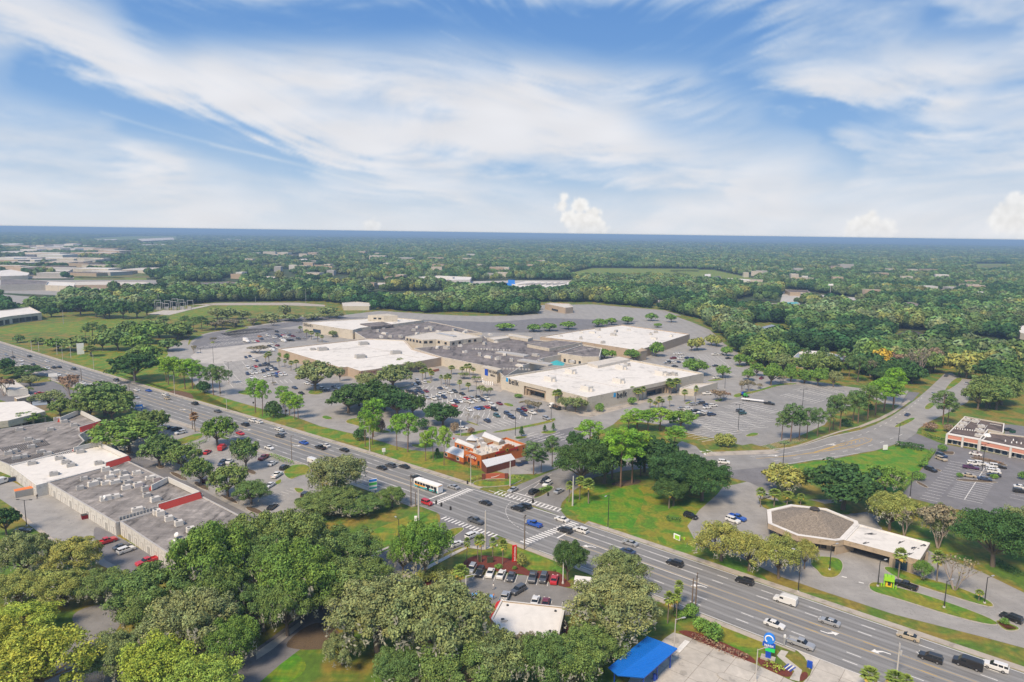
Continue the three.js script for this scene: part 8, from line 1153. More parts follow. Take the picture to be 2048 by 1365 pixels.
cars('waiting in mall entrance road', yaw(...[[6.47,-238.95],[10.74,-245.83]]) + Math.PI, 'sa kv wv kv', [[1.04,-240.78],[12.99,-250.49],[13.75,-246.97],[8.47,-239.06]]); cars('entering mall entrance road', yaw(...[[16.16,-239.86],[19.3,-244.44]]), 'sa', [[17.57,-240.07]]);
cars('waiting in near side road', yaw(...[[-17.37,-195.58],[-9.49,-204.44]]), 'wa wv', [[-15.73,-195.79],[-11.35,-201.86]]);
cars('on highway right of crossing', onRoad, 'sa ba kv kv wn wa sa sp ta kv kn wv', [[36.21,-198.03],[34.56,-192.5],[46.75,-185.35],[63.17,-175.46],[70.29,-165.56],[63.54,-154.66],[77.28,-156.1],[66.62,-146.69],[93.05,-150.34],[93.29,-142.03],[100.14,-139.9],[105.65,-139.12]]);
cars('on highway left of crossing', onRoad, 'ka gv ka wa wa sa gv Ba wa kp wa ka wn', [[-50.25,-262.56],[-47.29,-265.21],[-41.74,-264.4],[-121.23,-326.13],[-107.67,-314.22],[-104.46,-308.82],[-103.55,-303.5],[-90,-293.71],[-102.28,-285.99],[-80.82,-286.96],[-79.51,-290.02],[-70.1,-284.31],[-78.54,-268.16]]);
cars('in middle stretch of highway at left', onRoad, 'gv wa wa wa Ba sa wv ta kv ga wv kv ra', [[-239.9,-415.3],[-235.3,-407.7],[-226.2,-397.9],[-213.7,-389.5],[-206.4,-388.4],[-204.5,-371.7],[-191.8,-378.4],[-186.9,-370.4],[-167.1,-359.7],[-148.8,-344.9],[-124.88,-328.21],[-125.78,-321.02],[-122.55,-306.54]]);
cars('in far stretch of highway at left edge', onRoad, 'ka wa wa ba ka sa ga wv ka wa wa wa ka ka gv wa wa', [[-343.5,-489.9],[-337.7,-473],[-319.4,-472],[-350.8,-479.3],[-351.9,-485.2],[-363.2,-493.5],[-340.3,-465.8],[-324.2,-454.8],[-320,-459.5],[-306,-441.9],[-301.9,-443],[-302.8,-447.6],[-300.9,-450.8],[-298.2,-452.3],[-285,-446.4],[-283.3,-428.2],[-254,-405.4]]);
const frontTurn = yaw(...[[-160.63,-313.64],[-156.87,-319.13]]);
cars('in front bays by brown palm', frontTurn, 'sa ka kv wv', [[-161.83,-316.4],[-158.07,-313.83],[-154.15,-311.93],[-149.57,-306.23]]); cars('scattered in strip front lot', frontTurn + .6, 'ra wn rn bv wa mv', [[-125.61,-278.96],[-128.4,-275.37],[-121.72,-284.59],[-113.72,-265.15],[-111.84,-267.83],[-112.1,-246.15]]); cars('in left lot', frontTurn, 'ra ba', [[-261.7,-378.7],[-224.2,-353.2]]);
cars('in lot beside near highway verge', frontTurn + .4, 'wa kv wp wa kj ka kv mp', [[-94.14,-265.97],[-87.93,-261.3],[-87.9,-252.49],[-86.86,-241.96],[-71.28,-232.77],[-79.27,-222.33],[-50.37,-229.71],[-99.98,-272.73]]);
cars('in strip rear yard', yaw(...[[-121.05,-193.95],[-118.09,-197.92]]), 'rp ga wv rp', [[-118.63,-194.21],[-112.27,-191.05],[-109.85,-188.83],[-100.3,-181.94]]); cars('under left edge oak by rear yard', .3, 'ka', [[-147.82,-200.77]]); cars('behind white roofed shop unit', 1.2, 'wn', [[-183.73,-241.7]]);
cars('on grass by low grey roofed building', .4, 'ka wa sv ka rv wa', [[417.9,-617.3],[420.5,-615.6],[427.4,-620.2],[411,-602.4],[411.5,-593.2],[406.4,-590.1]]);
// city bus
{
  const g = thing('city_bus', 'white city bus with teal and orange livery near crossing', 'bus', [-29.52,-241.2], roadTurn); g.position.y = .06;
  part('body', sideOn([[-6, .4], [-6.05, 2.8], [-5.9, 3.0], [5.9, 3.0], [6.05, 2.7], [6.1, .4]], 2.55, .1), M.signWhite, g);
  part('skirt_stripe', boxG(11.8, .7, 2.6, 0, .75, 0), M.teal, g); mat('busOrange', .75, .33, .03); part('colour_stripe', boxG(5, .5, 2.61, -3, 1.2, 0), M.busOrange, g);
  for (const s of [-1, 1]) for (let k = 0; k < 8; k++) part('window', boxG(1.2, .95, .06, -5 + k * 1.38, 1.95, s * 1.28), M.carGlass, g);
  part('windscreen', boxG(.08, 1.5, 2.2, 6.08, 1.7, 0), M.carGlass, g); const d = part('destination_sign', boxG(.1, .3, 1.8, 6.1, 2.75, 0), M.busOrange, g);
  for (const x of [1.2, 4.9]) part('door', boxG(1.1, 2.0, .07, x, 1.45, 1.285), M.carGlass, g);
  part('roof_unit', new RoundedBoxGeometry(2.6, .35, 1.9, 2, .1), M.signWhite, g, [-4, 3.15, 0]); part('roof_unit', new RoundedBoxGeometry(1.6, .25, 1.6, 2, .1), M.signWhite, g, [2, 3.1, 0]);
  for (const x of [-3.6, 3.6]) for (const s of [-1, 1]) { const w = part('wheel', wheelG, M.tyre, g, [x, .48, s * 1.18]); w.scale.set(1.4, 1.4, 1.2); part('rim', rimG, M.rim, w); }
}
function boxTruck(label, at, turn, stripe) {
  const g = thing('box_truck', label, 'truck', at, turn); g.position.y = .06;
  const b = part('cargo_box', new RoundedBoxGeometry(5.2, 2.5, 2.3, 2, .06), M.signWhite, g, [-1.1, 2.2, 0]); if (stripe) for (const s of [-1, 1]) { part('blue_stripe', boxG(2.6, .45, .03, .4, .2, s * 1.165), M.cobalt, b); part('lettering', boxG(1.6, .18, .03, -1.4, -.4, s * 1.165), M.bluePaint, b); }
  part('cab', sideOn([[1.6, .6], [1.6, 2.2], [2.4, 2.25], [3.0, 1.45], [3.7, 1.3], [3.8, .6]], 2.1, .08), M.signWhite, g); part('window', hex(2.35, 2.95, .95, 1.45, 2.1, 2.5, .9, 2.15), M.carGlass, g); part('chassis', boxG(6.4, .3, 1, 0, .7, 0), M.darkTrim, g);
  for (const x of [-2.4, 2.8]) for (const s of [-1, 1]) { const w = part('wheel', wheelG, M.tyre, g, [x, .42, s * .98]); w.scale.set(1.25, 1.25, 1.2); part('rim', rimG, M.rim, w); }
}
boxTruck('white box truck with blue stripe in the bank lot', [20.77,-170.04], yaw(...[[17.75,-170.46],[24.05,-169.17]]), true);
boxTruck('white tall truck parked alone in west lot', [-218.7,-568.3], yaw(...[[-222.4,-573.5],[-216,-567.4]]), false);
{ const a = [[130.5,-386.9],[141.1,-381.6]], g = thing('flatbed_trailer', 'long white flat trailer in the striped lot', 'trailer', along(a[0], a[1], .5), yaw(a[0], a[1])), L = Math.hypot(a[1][0] - a[0][0], a[1][1] - a[0][1]); part('deck', boxG(L, .35, 2.5, 0, 1.1, 0), M.signWhite, g); part('tongue', boxG(3, .2, .3, L / 2 + 1.2, .8, 0), M.signWhite, g); for (const x of [-3, -1.8]) for (const s of [-1, 1]) part('wheel', wheelG, M.tyre, g, [x, .4, s * 1.1]); }
for (const [label, p, m] of [['blue compact tractor on striped lot corner', "D: 1125,795", 'bluePaint'], ['green utility loader on striped lot corner', "D: 1150,810", 'signGreen']]) void p;
for (const [label, p, m] of [['blue compact tractor on striped lot corner', [135.1,-398], 'bluePaint'], ['green utility loader on striped lot corner', [135.1,-394.2], 'signGreen']]) { const g = thing('tractor', label, 'tractor', p, .5); part('body', merge([boxG(2.2, .8, 1, .3, 1, 0), boxG(.9, 1.2, 1.2, -.6, 1.8, 0)]), M[m], g); for (const [x, s, k] of [[-.8, 1, 1.7], [-.8, -1, 1.7], [1, 1, 1.1], [1, -1, 1.1]]) { const w = part('wheel', wheelG, M.tyre, g, [x, .34 * k, s * .75]); w.scale.setScalar(k); } part('bucket', boxG(.6, .6, 1.6, 2, .5, 0), M.darkTrim, g); }
{ const a = [[20.5,-364.1],[26.7,-357.2]], g = thing('flatbed_truck', 'flatbed truck loaded with gear beside left portal', 'truck', along(a[0], a[1], .5), yaw(a[1], a[0])); g.position.y = .06; part('cab', new RoundedBoxGeometry(2, 2.2, 2.2, 2, .2), M.signWhite, g, [3, 1.7, 0]); part('window', boxG(.9, .7, 2.24, 3.3, 2.1, 0), M.carGlass, g); part('bed', boxG(5.5, .3, 2.3, -.6, 1.1, 0), M.darkTrim, g); const r = rngOf(3); for (let k = 0; k < 5; k++) part('load', boxG(.8 + r(), .6 + r() * .6, 1.4 + r() * .6, -2.6 + k * 1.05, 1.65, 0, r()), k % 2 ? M.dirt : M.darkTrim, g); for (const x of [-2.4, -1.2, 2.9]) for (const s of [-1, 1]) part('wheel', wheelG, M.tyre, g, [x, .38, s * 1]); }

// ---------- street furniture, poles and signs ----------
function lampPost(label, p, h, turn, m = M.blackMetal, arms = 1, group) {
  const g = thing('street_lamp', label, 'lamp post', p, turn, group); part('base', cyl(.35, .3, .5), M.concretePole, g); part('pole', cyl(.14, .09, h), m, g);
  for (let k = 0; k < arms; k++) { const s = k ? -1 : 1, a = part('arm', beam([0, h - .15, 0], [s * 1.7, h + .05, 0], .06), m, g); part('lamp_head', new RoundedBoxGeometry(.9, .2, .4, 2, .06), arms > 1 ? M.darkTrim : M.galv, a, [s * 2, h + .05, 0]); }
  return g;
}
const lamps = (place, m, turn, arms, list) => { const o = list.slice().sort((a, b) => bearing(a[0], a[1]) - bearing(b[0], b[1])); o.forEach(([x, z, h], i) => lampPost(`${m === M.concretePole ? 'pale' : 'black'} lamp post, ${o.length > 1 ? fromLeft(i, o.length) + ' ' : ''}${place}`, [x, z], h, turn, m, arms, o.length > 1 ? place : undefined)); };
lamps('around crossing corner lawns', M.blackMetal, roadTurn + Math.PI / 2 + Math.PI, 1, [[31.1,-209.5,11.3,0.2]]);
lamps('in drive-through yard', M.blackMetal, .4, 1, [[98.5,-174.7,7.3,0.2],[109.8,-164.2,7.3,0.1],[121.6,-166.6,7.2,0.1],[89.6,-183.6,7.5,0.2]]);
lamps('on verge before octagonal bank', M.blackMetal, roadTurn + Math.PI, 1, [[75.8,-171.1,11.4,0.1]]);
lamps('in salmon shop lot', M.blackMetal, .4, 2, [[188.1,-268.1,11.8,0.1],[143.4,-239.5,9.5,0.1]]);
lamps('on boulevard kerb', M.blackMetal, .4, 2, [[175.2,-305.8,9.7,0.2]]);
lamps('at link drive corner', M.blackMetal, .4, 2, [[110.8,-273.5,9.4,0.2]]);
lamps('in striped lot', M.blackMetal, .4, 2, [[108.4,-323.4,13.2,0.2],[157.7,-369.1,10.7,0.2],[129.1,-414,7.9,0.2]]);
lamps('in mall entrance lot', M.blackMetal, .4, 2, [[2.1,-308.8,12.6,0.2],[19.9,-336.8,8.2,0.2],[-19.5,-379.9,11.3,0.2],[-39.4,-367.3,8.2,0.2]]);
lamps('in west lot', M.blackMetal, .4, 2, [[-205.7,-474.1,11.6,0.3],[-187.6,-454.6,5.3,0.2],[-143.3,-411.3,5.3,0.2],[-231.5,-512.3,4.4,0.3]]);
lamps('beyond the mall in ring road', M.galv, .4, 1, [[-257.7,-663.7,8.4,0.4],[-230.1,-725.6,7.8,0.4]]);
lamps('on far highway verge', M.concretePole, roadTurn - Math.PI / 2, 1, [[-227.1,-412.2,10.3,0.3],[-271.4,-445.8,10.7,0.4],[-188.2,-381.6,11,0.3],[-309.7,-474.2,10.9,0.4],[-146.4,-350.3,10.5,0.3]]);
lamps('on far verge near restaurant', M.concretePole, roadTurn - Math.PI / 2, 1, [[-59.6,-285.3,10.9,0.2],[-14.5,-246.9,11.7,0.2]]);
lamps('on near highway verge', M.woodPole, roadTurn + Math.PI / 2, 1, [[-87.8,-270.2,10.6,0.2]]);
lamps('on lawn by side road', M.blackMetal, 2.2, 1, [[-33.2,-198.8,6.8,0.2]]);
lamps('in strip rear yard', M.blackMetal, 0, 2, [[-149.8,-205.4,8.6,0.2]]);
lamps('at car wash', M.concretePole, .3, 1, [[36.7,-142.3,8.8,0.1],[51.9,-133.8,7.3,0.1]]);
lamps('at bank lot', M.signWhite, .3, 1, [[14.4,-173.9,8.6,0.1],[-10.9,-166.8,5.6,0.1]]);
function utilityPole(label, [x, z, h], m = M.woodPole, cross = true, group) { const g = thing('utility_pole', label, 'utility pole', [x, z], roadTurn + .2, group); part('pole', cyl(.2, .13, h), m, g); if (cross) { const c = part('cross_arm', boxG(.12, .14, 2.4, 0, h - .5, 0), m, g); for (const s of [-1, -.4, .4, 1]) part('insulator', cyl(.06, .05, .22, 0, h - .43, s * 1.05, 6), M.unitGrey, c); part('transformer', cyl(.28, .28, .9, .35, h - 2.4, 0), M.unitGrey, g); } return g; }
const poles = (place, m, cross, list) => { const o = list.slice().sort((a, b) => bearing(a[0], a[1]) - bearing(b[0], b[1])); return o.map((t, i) => utilityPole(`utility pole, ${o.length > 1 ? fromLeft(i, o.length) + ' ' : ''}${place}`, t, m, cross, o.length > 1 ? place : undefined)); };
poles('on near kerb at crossing', M.woodPole, true, [[4.5,-194,10.8,0.1],[-33.5,-226.1,11.1,0.2]]); poles('of plain dark wood beside red boxy SUV', M.woodPole, false, [[-31.8,-225.2,5.2,0.2]]);
poles('on near verge right of crossing', M.woodPole, true, [[46.9,-163.2,9.1,0.1]]); poles('of plain dark wood right of tall moss hung oak', M.woodPole, false, [[46.5,-165,6.7,0.1]]); poles('on near kerb near bottom right corner', M.concretePole, true, [[82.4,-135.7,7.8,0.1]]);
poles('along near highway side at left', M.woodPole, false, [[-329.5,-454.5,10.5,0.4],[-257.6,-410.2,8.4,0.3],[-212.6,-380.1,6.4,0.3],[-147.7,-314.3,9.8,0.3]]); poles('along field at left', M.concretePole, false, [[-358.3,-514.1,7.5,0.4],[-351.4,-511.9,7.5,0.4],[-330.3,-500.1,9.6,0.4],[-313.1,-488.6,8.5,0.4]]); poles('of steel in far left distance', M.galv, false, [[-610.3,-938.1,13.8,0.5],[-483.7,-873.3,20.3,0.4],[-395,-874.7,19.3,0.4],[-388,-875.7,18.3,0.4],[-258.5,-872,19.3,0.4],[-329.9,-894.9,6.6,0.4],[-388.7,-737.7,14.6,0.4],[-429.2,-662.9,13.1,0.3]]);
poles('of steel right of the mall', M.galv, false, [[193.9,-510,11.2,0.2]]); poles('among right hand woods', M.concretePole, false, [[316.5,-1095.5,13.4,0.5]]);
{ const t = [[475.5,-1047.3,21.8,0.5]][0], g = thing('lamp_mast', 'tall pale floodlight mast in right hand distance', 'mast', [t[0], t[1]]); part('mast', cyl(.5, .3, t[2]), M.galv, g); part('light_rack', boxG(7, 2.4, 1, 0, t[2], 0), M.signWhite, g); }
// signal poles with span wires and hanging signals
const sig = [[-7,-193.7,11.4,0.1],[21.5,-228,10,0.2],[0,-246,8.8,0.2],[-29.3,-214,10.2,0.2]];
['on near corner of crossing', 'on right hand corner of crossing', 'at monument sign corner', 'at left corner beside red boxy SUV'].forEach((w, i) => { const [x, z, h] = sig[i], g = thing('signal_pole', 'tall concrete signal strain pole ' + w, 'signal pole', [x, z]); part('pole', cyl(.32, .2, h + .4), M.concretePole, g); part('cap', cyl(.22, .12, .25, 0, h + .4, 0), M.galv, g); if (i === 3) part('control_cabinet', new RoundedBoxGeometry(.9, 1.5, .7, 2, .05), M.signWhite, g, [-.9, .75, .3]); });
const wires = [[0, 1], [1, 2], [2, 3], [3, 0]];
wires.forEach(([a, b], i) => { const [x0, z0, h0] = sig[a], [x1, z1, h1] = sig[b], g = thing('span_wire', ['near right', 'far right', 'far left', 'near left'][i] + ' span wire over crossing', 'wire', [x0, z0]); const pts = [...Array(13)].map((_, k) => { const t = k / 12; return new THREE.Vector3((x1 - x0) * t, lerp(h0, h1, t) - 1.6 * 4 * t * (1 - t), (z1 - z0) * t); }); part('cable', new THREE.TubeGeometry(new THREE.CatmullRomCurve3(pts), 24, .02, 4), M.darkTrim, g); });
mat('sigYellow', .03, .03, .03); mat('sigLens', .1, .01, .01);
[[3, 0, .28, 'leftmost'], [3, 0, .36, 'second from left'], [3, 0, .5, 'third from left'], [0, 1, .5, 'second from right'], [0, 1, .68, 'rightmost'], [2, 3, .5, 'farthest']].forEach(([a, b, t, w]) => { const [x0, z0, h0] = sig[a], [x1, z1, h1] = sig[b], y = lerp(h0, h1, t) - 6.4 * t * (1 - t), g = thing('traffic_signal', `${w} traffic signal hanging over crossing`, 'traffic signal', [lerp(x0, x1, t), lerp(z0, z1, t)], roadTurn); const hd = part('housing', new RoundedBoxGeometry(.42, 1.2, .4, 2, .06), M.sigYellow, g, [0, y - .8, 0]); part('hanger', cyl(.03, .03, .25, 0, y - .22, 0, 5), M.darkTrim, g); for (let k = 0; k < 3; k++) { const v = new THREE.CylinderGeometry(.14, .16, .22, 10, 1, true); v.rotateZ(Math.PI / 2); part('visor', v, M.sigYellow, hd, [.28, .36 - k * .36, 0]); } });
// signs
function board(name, label, p, turn, w, h, y, m, post, extra) { const g = thing(name, label, 'sign', p, turn); if (post === 2) for (const s of [-1, 1]) part('post', boxG(.16, y + h / 2, .16, s * w * .32, (y + h / 2) / 2, 0), M.darkTrim, g); else part('post', boxG(.3, y, .3, 0, y / 2, 0), M.galv, g); const b = part('panel', new RoundedBoxGeometry(w, h, .3, 2, .06), m, g, [0, y + h / 2, 0]); if (extra) extra(b, g); return g; }
const txt = (b, s, size, x, y, m, f = font, side = 1) => { const t = new TextGeometry(s, { font: f, size, depth: .05, curveSegments: 2 }); t.computeBoundingBox(); t.translate(-t.boundingBox.max.x / 2, -size / 2, .14); if (side < 0) t.rotateY(Math.PI); return part('lettering', t, m, b, [x, y, 0]); };
{ // monument sign in front of the restaurant: curved red brown wall with a white swoosh
  const a = [[-10.68,-252.69],[-0.66,-253.69]], c = along(a[0], a[1], .5), g = thing('monument_sign', 'curved red brown monument sign with white swoosh at the corner', 'sign', c, yaw(a[0], a[1])), L = Math.hypot(a[1][0] - a[0][0], a[1][1] - a[0][1]);
  mat('signBrown', .42, .10, .05); const s = new THREE.Shape(); s.moveTo(-L * .36, 0); s.lineTo(-L * .36, 1.7); s.quadraticCurveTo(0, 2.35, L * .36, 1.7); s.lineTo(L * .36, 0); part('panel', new THREE.ExtrudeGeometry(s, { depth: .5, bevelEnabled: false }), M.signBrown, g, [0, .3, -.2]);
  for (const k of [-1, 1]) part('pier', boxG(L * .13, 2.1, .9, k * L * .43, 1.05, 0), M.brickRed, g); part('plinth', boxG(L * .75, .35, .9, 0, .17, 0), M.kerb, g);
  const sw = new THREE.Shape(); sw.moveTo(-1.2, 0); sw.quadraticCurveTo(.6, .15, 2.2, 1.0); sw.quadraticCurveTo(.8, -.1, -1.2, -.15); part('swoosh', new THREE.ExtrudeGeometry(sw, { depth: .06, bevelEnabled: false }), M.signWhite, g, [-.4, .9, .32]);
  const flowers = new Leaves(404); for (let k = 0; k < 160; k++) flowers.clump((flowers.r() - .5) * L * .8, .25, 1.6 + flowers.r() * 1.3, .25, .2, 3, .12); const f = thing('flower_bed', 'low planting in front of the curved monument sign', 'flower bed', c, yaw(a[0], a[1])); part('foliage', flowers.geo(), leafMats.rust[0], f);
}
{ const t = [[1.5,-186.3,4.9,0.1]][0], g = thing('pylon_sign', 'tall red pylon sign with white letters on bank mulch', 'sign', [t[0], t[1]], .35); const b = part('panel', new RoundedBoxGeometry(1.3, t[2], .5, 2, .08), M.red, g, [0, t[2] / 2, 0]); const x = new TextGeometry('Bank of America', { font, size: .5, depth: .05, curveSegments: 2 }); x.rotateZ(Math.PI / 2); x.computeBoundingBox(); const q = x.boundingBox; x.translate(-(q.min.x + q.max.x) / 2, -(q.min.y + q.max.y) / 2, .24); x.scale(1, Math.min(1, t[2] * .85 / (q.max.y - q.min.y)), 1); part('lettering', x, M.signWhite, b); }
board('utility_cabinet', 'dark green cabinet on bank mulch between palms', [-5.29,-185.23], .2, 1.8, 1.8, .05, M.leafCab ?? (mat('cabGreen', .05, .07, .03), M.cabGreen), 1); board('utility_cabinet', 'slim dark cabinet on bank mulch under palms', [-8.1,-185.72], .2, 1, 1.8, .05, M.cabGreen, 1);
{ // car wash sign: blue disc over stacked blue panels
  const t = [[57.3,-141.6,6.2,0.1]][0], g = thing('car_wash_sign', 'tall blue car wash sign with round top and green panel', 'sign', [t[0], t[1]], -.5), h = t[2];
  part('base', boxG(3, .5, 1.6, 0, .25, 0), M.kerb, g); part('pole', boxG(1.1, h * .62, .7, 0, h * .31, 0), M.bluePaint, g); const d = new THREE.CylinderGeometry(h * .19, h * .19, .7, 28); d.rotateX(Math.PI / 2); const disc = part('disc', d, M.cobalt, g, [0, h * .8, 0]); const i2 = new THREE.TorusGeometry(h * .13, .14, 6, 24, 4.2); part('emblem', i2, M.signWhite, disc, [0, 0, .38]); const p2 = part('panel', boxG(2.6, h * .12, .75, 0, h * .56, 0), M.bluePaint, g); mat('ledGreen', .02, .6, .12); part('message_panel', boxG(2.0, h * .13, .8, .3, h * .4, 0), M.ledGreen, g); txt(p2, 'WASH', .5, 0, h * .56, M.signWhite).position.z = .28;
}
board('entry_marker', 'blue marker board on kerb of car wash driveway', [65.11,-138.42], -.6, 1.1, 1.6, .2, M.bluePaint, 1);
board('clearance_pole', 'small grey bus stop sign on near kerb', [62.86,-146.84], .2, .5, .7, 2, M.signWhite, 1);
{ const r = [[59.83,-138.64],[60.43,-136.96]], g = thing('painted_flag_bed', 'flag patterned bed on car wash mulch', 'flag bed', r[0], .7); for (let k = 0; k < 5; k++) part('stripe', boxG(2.4, .08, .2, .6, .16, k * .38), k % 2 ? M.signWhite : M.bluePaint, g); }
board('bank_sign', 'white and green low sign on lawn before octagonal bank', [51.15,-201.94], -.9, 2.4, 1.7, .1, M.signWhite, 1, (b) => { for (const s of [-1, 1]) part('green_panel', boxG(1.7, 1.2, .03, .2, 0, s * .165), M.limeGreen, b); });
board('bank_sign', 'little green marker beside low bank sign', [53.48,-202.01], -.9, .6, .7, .1, M.limeGreen, 1);
{ // lime cash machine kiosk
  const p = [[101.39,-174.77]][0], g = thing('cash_machine', 'lime green drive-up cash machine under curved hood', 'cash machine', p, -.45); const s = new THREE.Shape(); s.moveTo(-1.4, 0); s.lineTo(-1.4, .5); s.quadraticCurveTo(-1.2, 1.2, 0, 1.25); s.lineTo(1.2, 1.25); s.lineTo(1.2, 0); const hood = new THREE.ExtrudeGeometry(s, { depth: 2.4, bevelEnabled: false }); hood.translate(0, 0, -1.2); hood.rotateY(-Math.PI / 2); part('hood', hood, M.limeGreen, g, [0, 2.0, 0]); part('machine', boxG(1.5, 2.0, 1.1, 0, 1.0, 0), M.yellowPaint, g); part('fascia', boxG(.7, 1.2, .05, .1, 1.2, .58), M.darkTrim, g); for (const k of [-1, 1]) part('post', boxG(.3, 2.0, 1.6, k * 1.1, 1.0, 0), M.limeGreen, g); for (const k of [-1.7, 1.7]) part('bollard', cyl(.15, .15, 1.1), M.limeGreen, g, [k, 0, .9]); for (const k of [-.5, .5]) part('canopy_edge', boxG(.1, .1, 2.2, k, 3.2, 0), M.signGreen, g);
}
board('shop_pylon', 'tall blue and white shop sign by near highway verge', [-48.57,-236.85], .5, 3, 4.2, 1.2, M.signWhite, 2, (b) => { part('blue_panel', boxG(2.8, .9, .34, 0, 1.55, 0), M.cobalt, b); part('green_panel', boxG(2.8, 1.0, .34, 0, .3, 0), M.signGreen, b); part('orange_panel', boxG(2.8, .7, .34, 0, -1.2, 0), M.teal, b); });
board('shop_sign', 'blue and white square sign on near verge at left', [-186.3,-340.6], .4, 3.4, 2.4, 2.2, M.cobalt, 2, (b) => { part('white_panel', boxG(2.8, .9, .34, 0, -.3, 0), M.signWhite, b); part('top_panel', boxG(1.8, 1.2, .3, 0, 1.8, 0), M.signWhite, b); });
board('shop_sign', 'white sign with red hearts shape by near verge', [-235.2,-381.8], .5, 4.6, 2.8, 3, M.signWhite, 2, (b) => { for (const s of [-.7, .6]) part('red_mark', boxG(1.1, 1, .34, s, -.4, 0), M.red, b); });
board('shop_sign', 'plain white board sign on tall legs at left', [-275,-410.8], .4, 4.6, 2.0, 3, M.signWhite, 2); board('mall_sign', 'tall white box sign beside palm across highway', [-311.7,-497.9], .6, 4.5, 8, 1, M.signWhite, 1);
board('verge_sign', 'small white sign on verge left of restaurant', [-52.71,-280.5], .5, 1.4, 1.6, 1.2, M.signWhite, 1); board('lawn_sign', 'rounded white sign on triangle lawn by boulevard', [163.92,-295.52], .2, 2.2, 2.2, .4, M.signWhite, 2); board('traffic_sign', 'small round no entry sign behind restaurant', [-25.11,-298.6], .3, .7, .7, 1.6, M.red, 1);
for (const [p, w] of [[[-161.8,-379.9], 'left'], [[-135.7,-358.7], 'middle'], [[-113.3,-342.9], 'right']]) board('lane_sign', `black square sign on frontage lane among verge pines, ${w} of three`, p, .4, .9, .9, 1.4, M.darkTrim, 1);
board('flag_pole_sign', 'thin white flagpole with small flag behind restaurant', [-22.83,-308.27], .3, .8, .5, 7, M.signWhite, 1);
// containers and bins
{ const g = thing('shipping_container', 'grey storage container with orange top in strip rear yard', 'container', [-167.99,-230.58], .75); part('body', new RoundedBoxGeometry(5.4, 2.3, 2.6, 2, .06), M.wallGrey, g, [0, 1.2, 0]); const q = []; for (let k = 0; k < 12; k++) for (const s of [-1, 1]) q.push(boxG(.18, 2.1, .08, -2.5 + k * .45, 1.2, s * 1.31)); part('ribs', merge(q), M.wallGrey, g).userData.kind = 'stuff'; mat('tarpOrange', .75, .2, .05); part('top', boxG(5.3, .1, 2.5, 0, 2.4, 0), M.tarpOrange, g); }
function bin(label, p, m, turn = 0) { const g = thing('dumpster', label, 'dumpster', p, turn); part('body', hex(-1, 1, .7, 0, -1.15, 1.1, .85, 1.3), m, g); part('lid', boxG(2.2, .08, 1.7, 0, 1.36, 0), M.darkTrim, g); }
mat('binRed', .22, .01, .015); mat('binGreen', .02, .09, .06); mat('binBlue', .03, .06, .14);
bin('dark red dumpster at rear wall of strip', [-135.46,-211.88], M.binRed, .7); bin('dark dumpster behind white roofed shop unit', [-181.63,-244.11], M.binBlue, .7); bin('green dumpster behind the salmon shops', [241.82,-326.97], M.binGreen, .2); bin('blue dumpster right of restaurant', [3.67,-268.68], M.binBlue, .5); bin('navy dumpster beside restaurant wall', [5.69,-271.02], M.binBlue, .4);
{ const g = thing('entrance_arch', 'rust red arched entrance shelter beside white roofed store', 'shelter', [-53,-459.2], .5); const d = new THREE.CylinderGeometry(3, 3, 7, 18, 1, false, -Math.PI / 2, Math.PI); d.rotateX(Math.PI / 2); d.rotateY(.4); mat('rustRed', .4, .14, .08); part('vault', d, M.rustRed, g, [0, 1.6, 0]); part('base', boxG(5.8, 1.7, 6.8, 0, .85, 0, .4), M.wallTan, g); }
// forecourt bollards, substation
[[-18.1,-428.4],[-17.6,-422.3],[-16.7,-420],[-15.4,-418.9],[-14.1,-418.3],[-12.8,-417.9],[-11.5,-417.3]].forEach((p, i) => { const g = thing('bollard', `${fromLeft(i, 7)} white bollard on the mall forecourt`, 'bollard', p, 0, 'mall forecourt bollards'); part('post', cyl(.45, .4, 1.8), M.signWhite, g); part('cap', new THREE.SphereGeometry(.42, 8, 5), M.signWhite, g, [0, 1.8, 0]); });
{ const c = [[-387,-796.5]][0], g = thing('substation', 'electrical substation with grey gantries beside the far lawn', 'substation', c, .3), r = rngOf(15); for (let k = 0; k < 9; k++) { const x = (k % 5 - 2) * 8, z = Math.floor(k / 5) * 12 - 6; part('gantry', merge([boxG(.4, 8 + (k % 3) * 2, .4, -3, 4 + (k % 3), 0), boxG(.4, 8 + (k % 3) * 2, .4, 3, 4 + (k % 3), 0), boxG(6.4, .5, .5, 0, 7.6 + (k % 3) * 2, 0)]), M.galv, g, [x, 0, z]); } for (let k = 0; k < 5; k++) part('transformer', boxG(4, 3.4, 3.4, (k - 2) * 8, 1.7, 2), M.unitGrey, g); for (const x of [-26, -18]) part('mast', cyl(.4, .25, 17), M.galv, g, [x, 0, -12]); }
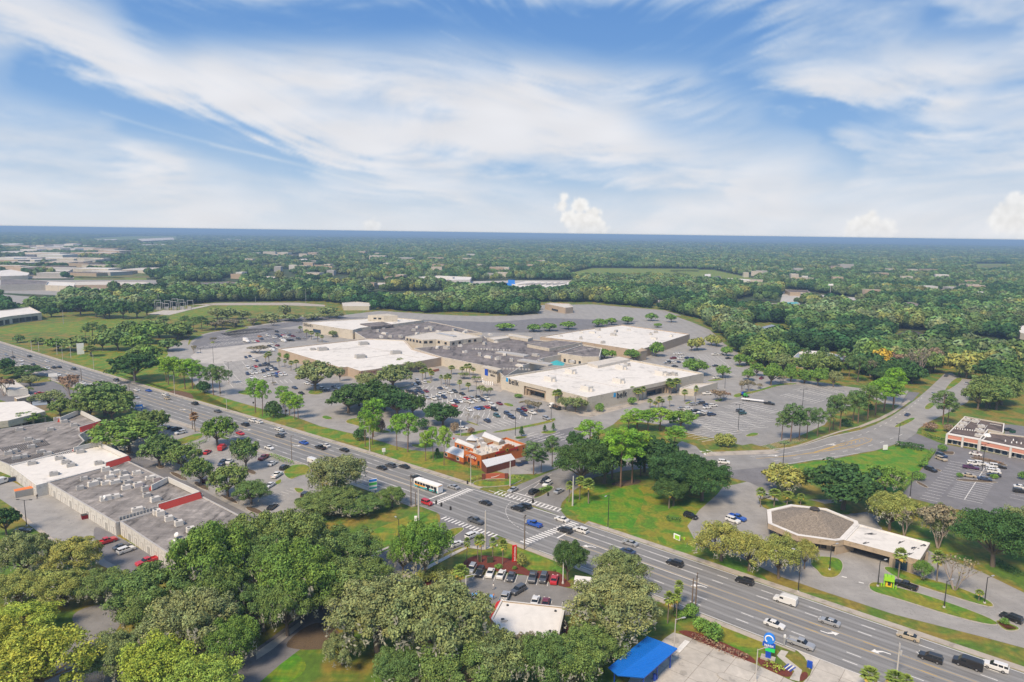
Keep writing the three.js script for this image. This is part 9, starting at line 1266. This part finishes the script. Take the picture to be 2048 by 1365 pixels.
// people: one continuous body each
function person(label, p, top, legs, turn) {
  const J = { pelvis: [0, .95, 0], chest: [0, 1.32, 0], neck: [0, 1.5, 0], head: [0, 1.66, .02], sl: [-.19, 1.42, 0], sr: [.19, 1.42, 0], el: [-.26, 1.15, .02], er: [.26, 1.15, .02], wl: [-.25, .9, .12], wr: [.25, .9, .12], hl: [-.1, .92, 0], hr: [.1, .92, 0], kl: [-.12, .5, .1], kr: [.12, .5, -.06], al: [-.12, .07, .05], ar: [.12, .07, -.22], tl: [-.13, .04, .2], tr: [.13, .04, -.07] };
  const bones = [['pelvis', 'chest', .15, .17], ['chest', 'neck', .14, .06], ['neck', 'head', .06, .1], ['sl', 'sr', .08, .08], ['sl', 'el', .06, .045], ['sr', 'er', .06, .045], ['el', 'wl', .045, .035], ['er', 'wr', .045, .035], ['hl', 'kl', .09, .06], ['hr', 'kr', .09, .06], ['kl', 'al', .06, .045], ['kr', 'ar', .06, .045], ['al', 'tl', .05, .04], ['ar', 'tr', .05, .04]];
  const n = 48, mc = new MarchingCubes(n, M.signWhite, false, false, 60000); mc.isolation = 0; const h = .95;
  for (let z = 0; z < n; z++) for (let y = 0; y < n; y++) for (let x = 0; x < n; x++) { const q = [(x / n * 2 - 1) * h, (y / n * 2 - 1) * h + .9, (z / n * 2 - 1) * h]; let d = 9; for (const [a, b, r0, r1] of bones) { const A = J[a], B = J[b], v = B.map((e, i) => e - A[i]), w = q.map((e, i) => e - A[i]), t = clamp((w[0] * v[0] + w[1] * v[1] + w[2] * v[2]) / (v[0] ** 2 + v[1] ** 2 + v[2] ** 2), 0, 1), e = Math.hypot(...w.map((c, i) => c - v[i] * t)) - lerp(r0, r1, t), k = clamp(.5 + .5 * (d - e) / .05, 0, 1); d = lerp(d, e, k) - .05 * k * (1 - k); } mc.field[x + y * n + z * n * n] = -d; }
  mc.update(); const P = mc.positionArray.slice(0, mc.count * 3), N = mc.normalArray.slice(0, mc.count * 3), C = new Float32Array(mc.count * 3); const skin = [.42, .25, .17], hair = [.04, .03, .02];
  for (let i = 0; i < mc.count; i++) { const x = P[i * 3] * h, y = P[i * 3 + 1] * h + .9, z = P[i * 3 + 2] * h; P[i * 3] = x; P[i * 3 + 1] = y; P[i * 3 + 2] = z; const c = y > 1.7 || (y > 1.58 && z < -.02) ? hair : y > 1.5 || (Math.abs(x) > .2 && y < 1.2) ? skin : y > .98 ? top : y > .1 ? legs : [.03, .03, .03]; C.set(c, i * 3); }
  const g = new THREE.BufferGeometry(); g.setAttribute('position', new THREE.BufferAttribute(P, 3)); g.setAttribute('normal', new THREE.BufferAttribute(N, 3)); g.setAttribute('color', new THREE.BufferAttribute(C, 3)); g.setAttribute('uv', new THREE.BufferAttribute(new Float32Array(mc.count * 2), 2));
  const o = thing('person', label, 'person', p, turn); o.position.y = .05; part('body', g, M.skinCloth ?? mat('skinCloth', 1, 1, 1, { vertexColors: true }), o);
}
person('person in white top walking across the bank lot', [-3.98,-170.27], [.75, .75, .73], [.35, .36, .4], 2); person('person in orange top beside accessible bays at bank', [-3.76,-165.34], [.6, .3, .2], [.1, .1, .12], .5);
person('person in dark clothes walking in the middle of the mall lot', [-22.2,-364.3], [.05, .05, .06], [.05, .05, .07], 1); person('person in dark clothes behind the storage container', [-161.35,-227.45], [.03, .03, .03], [.04, .04, .05], 1);
renderer.render(scene, camera);
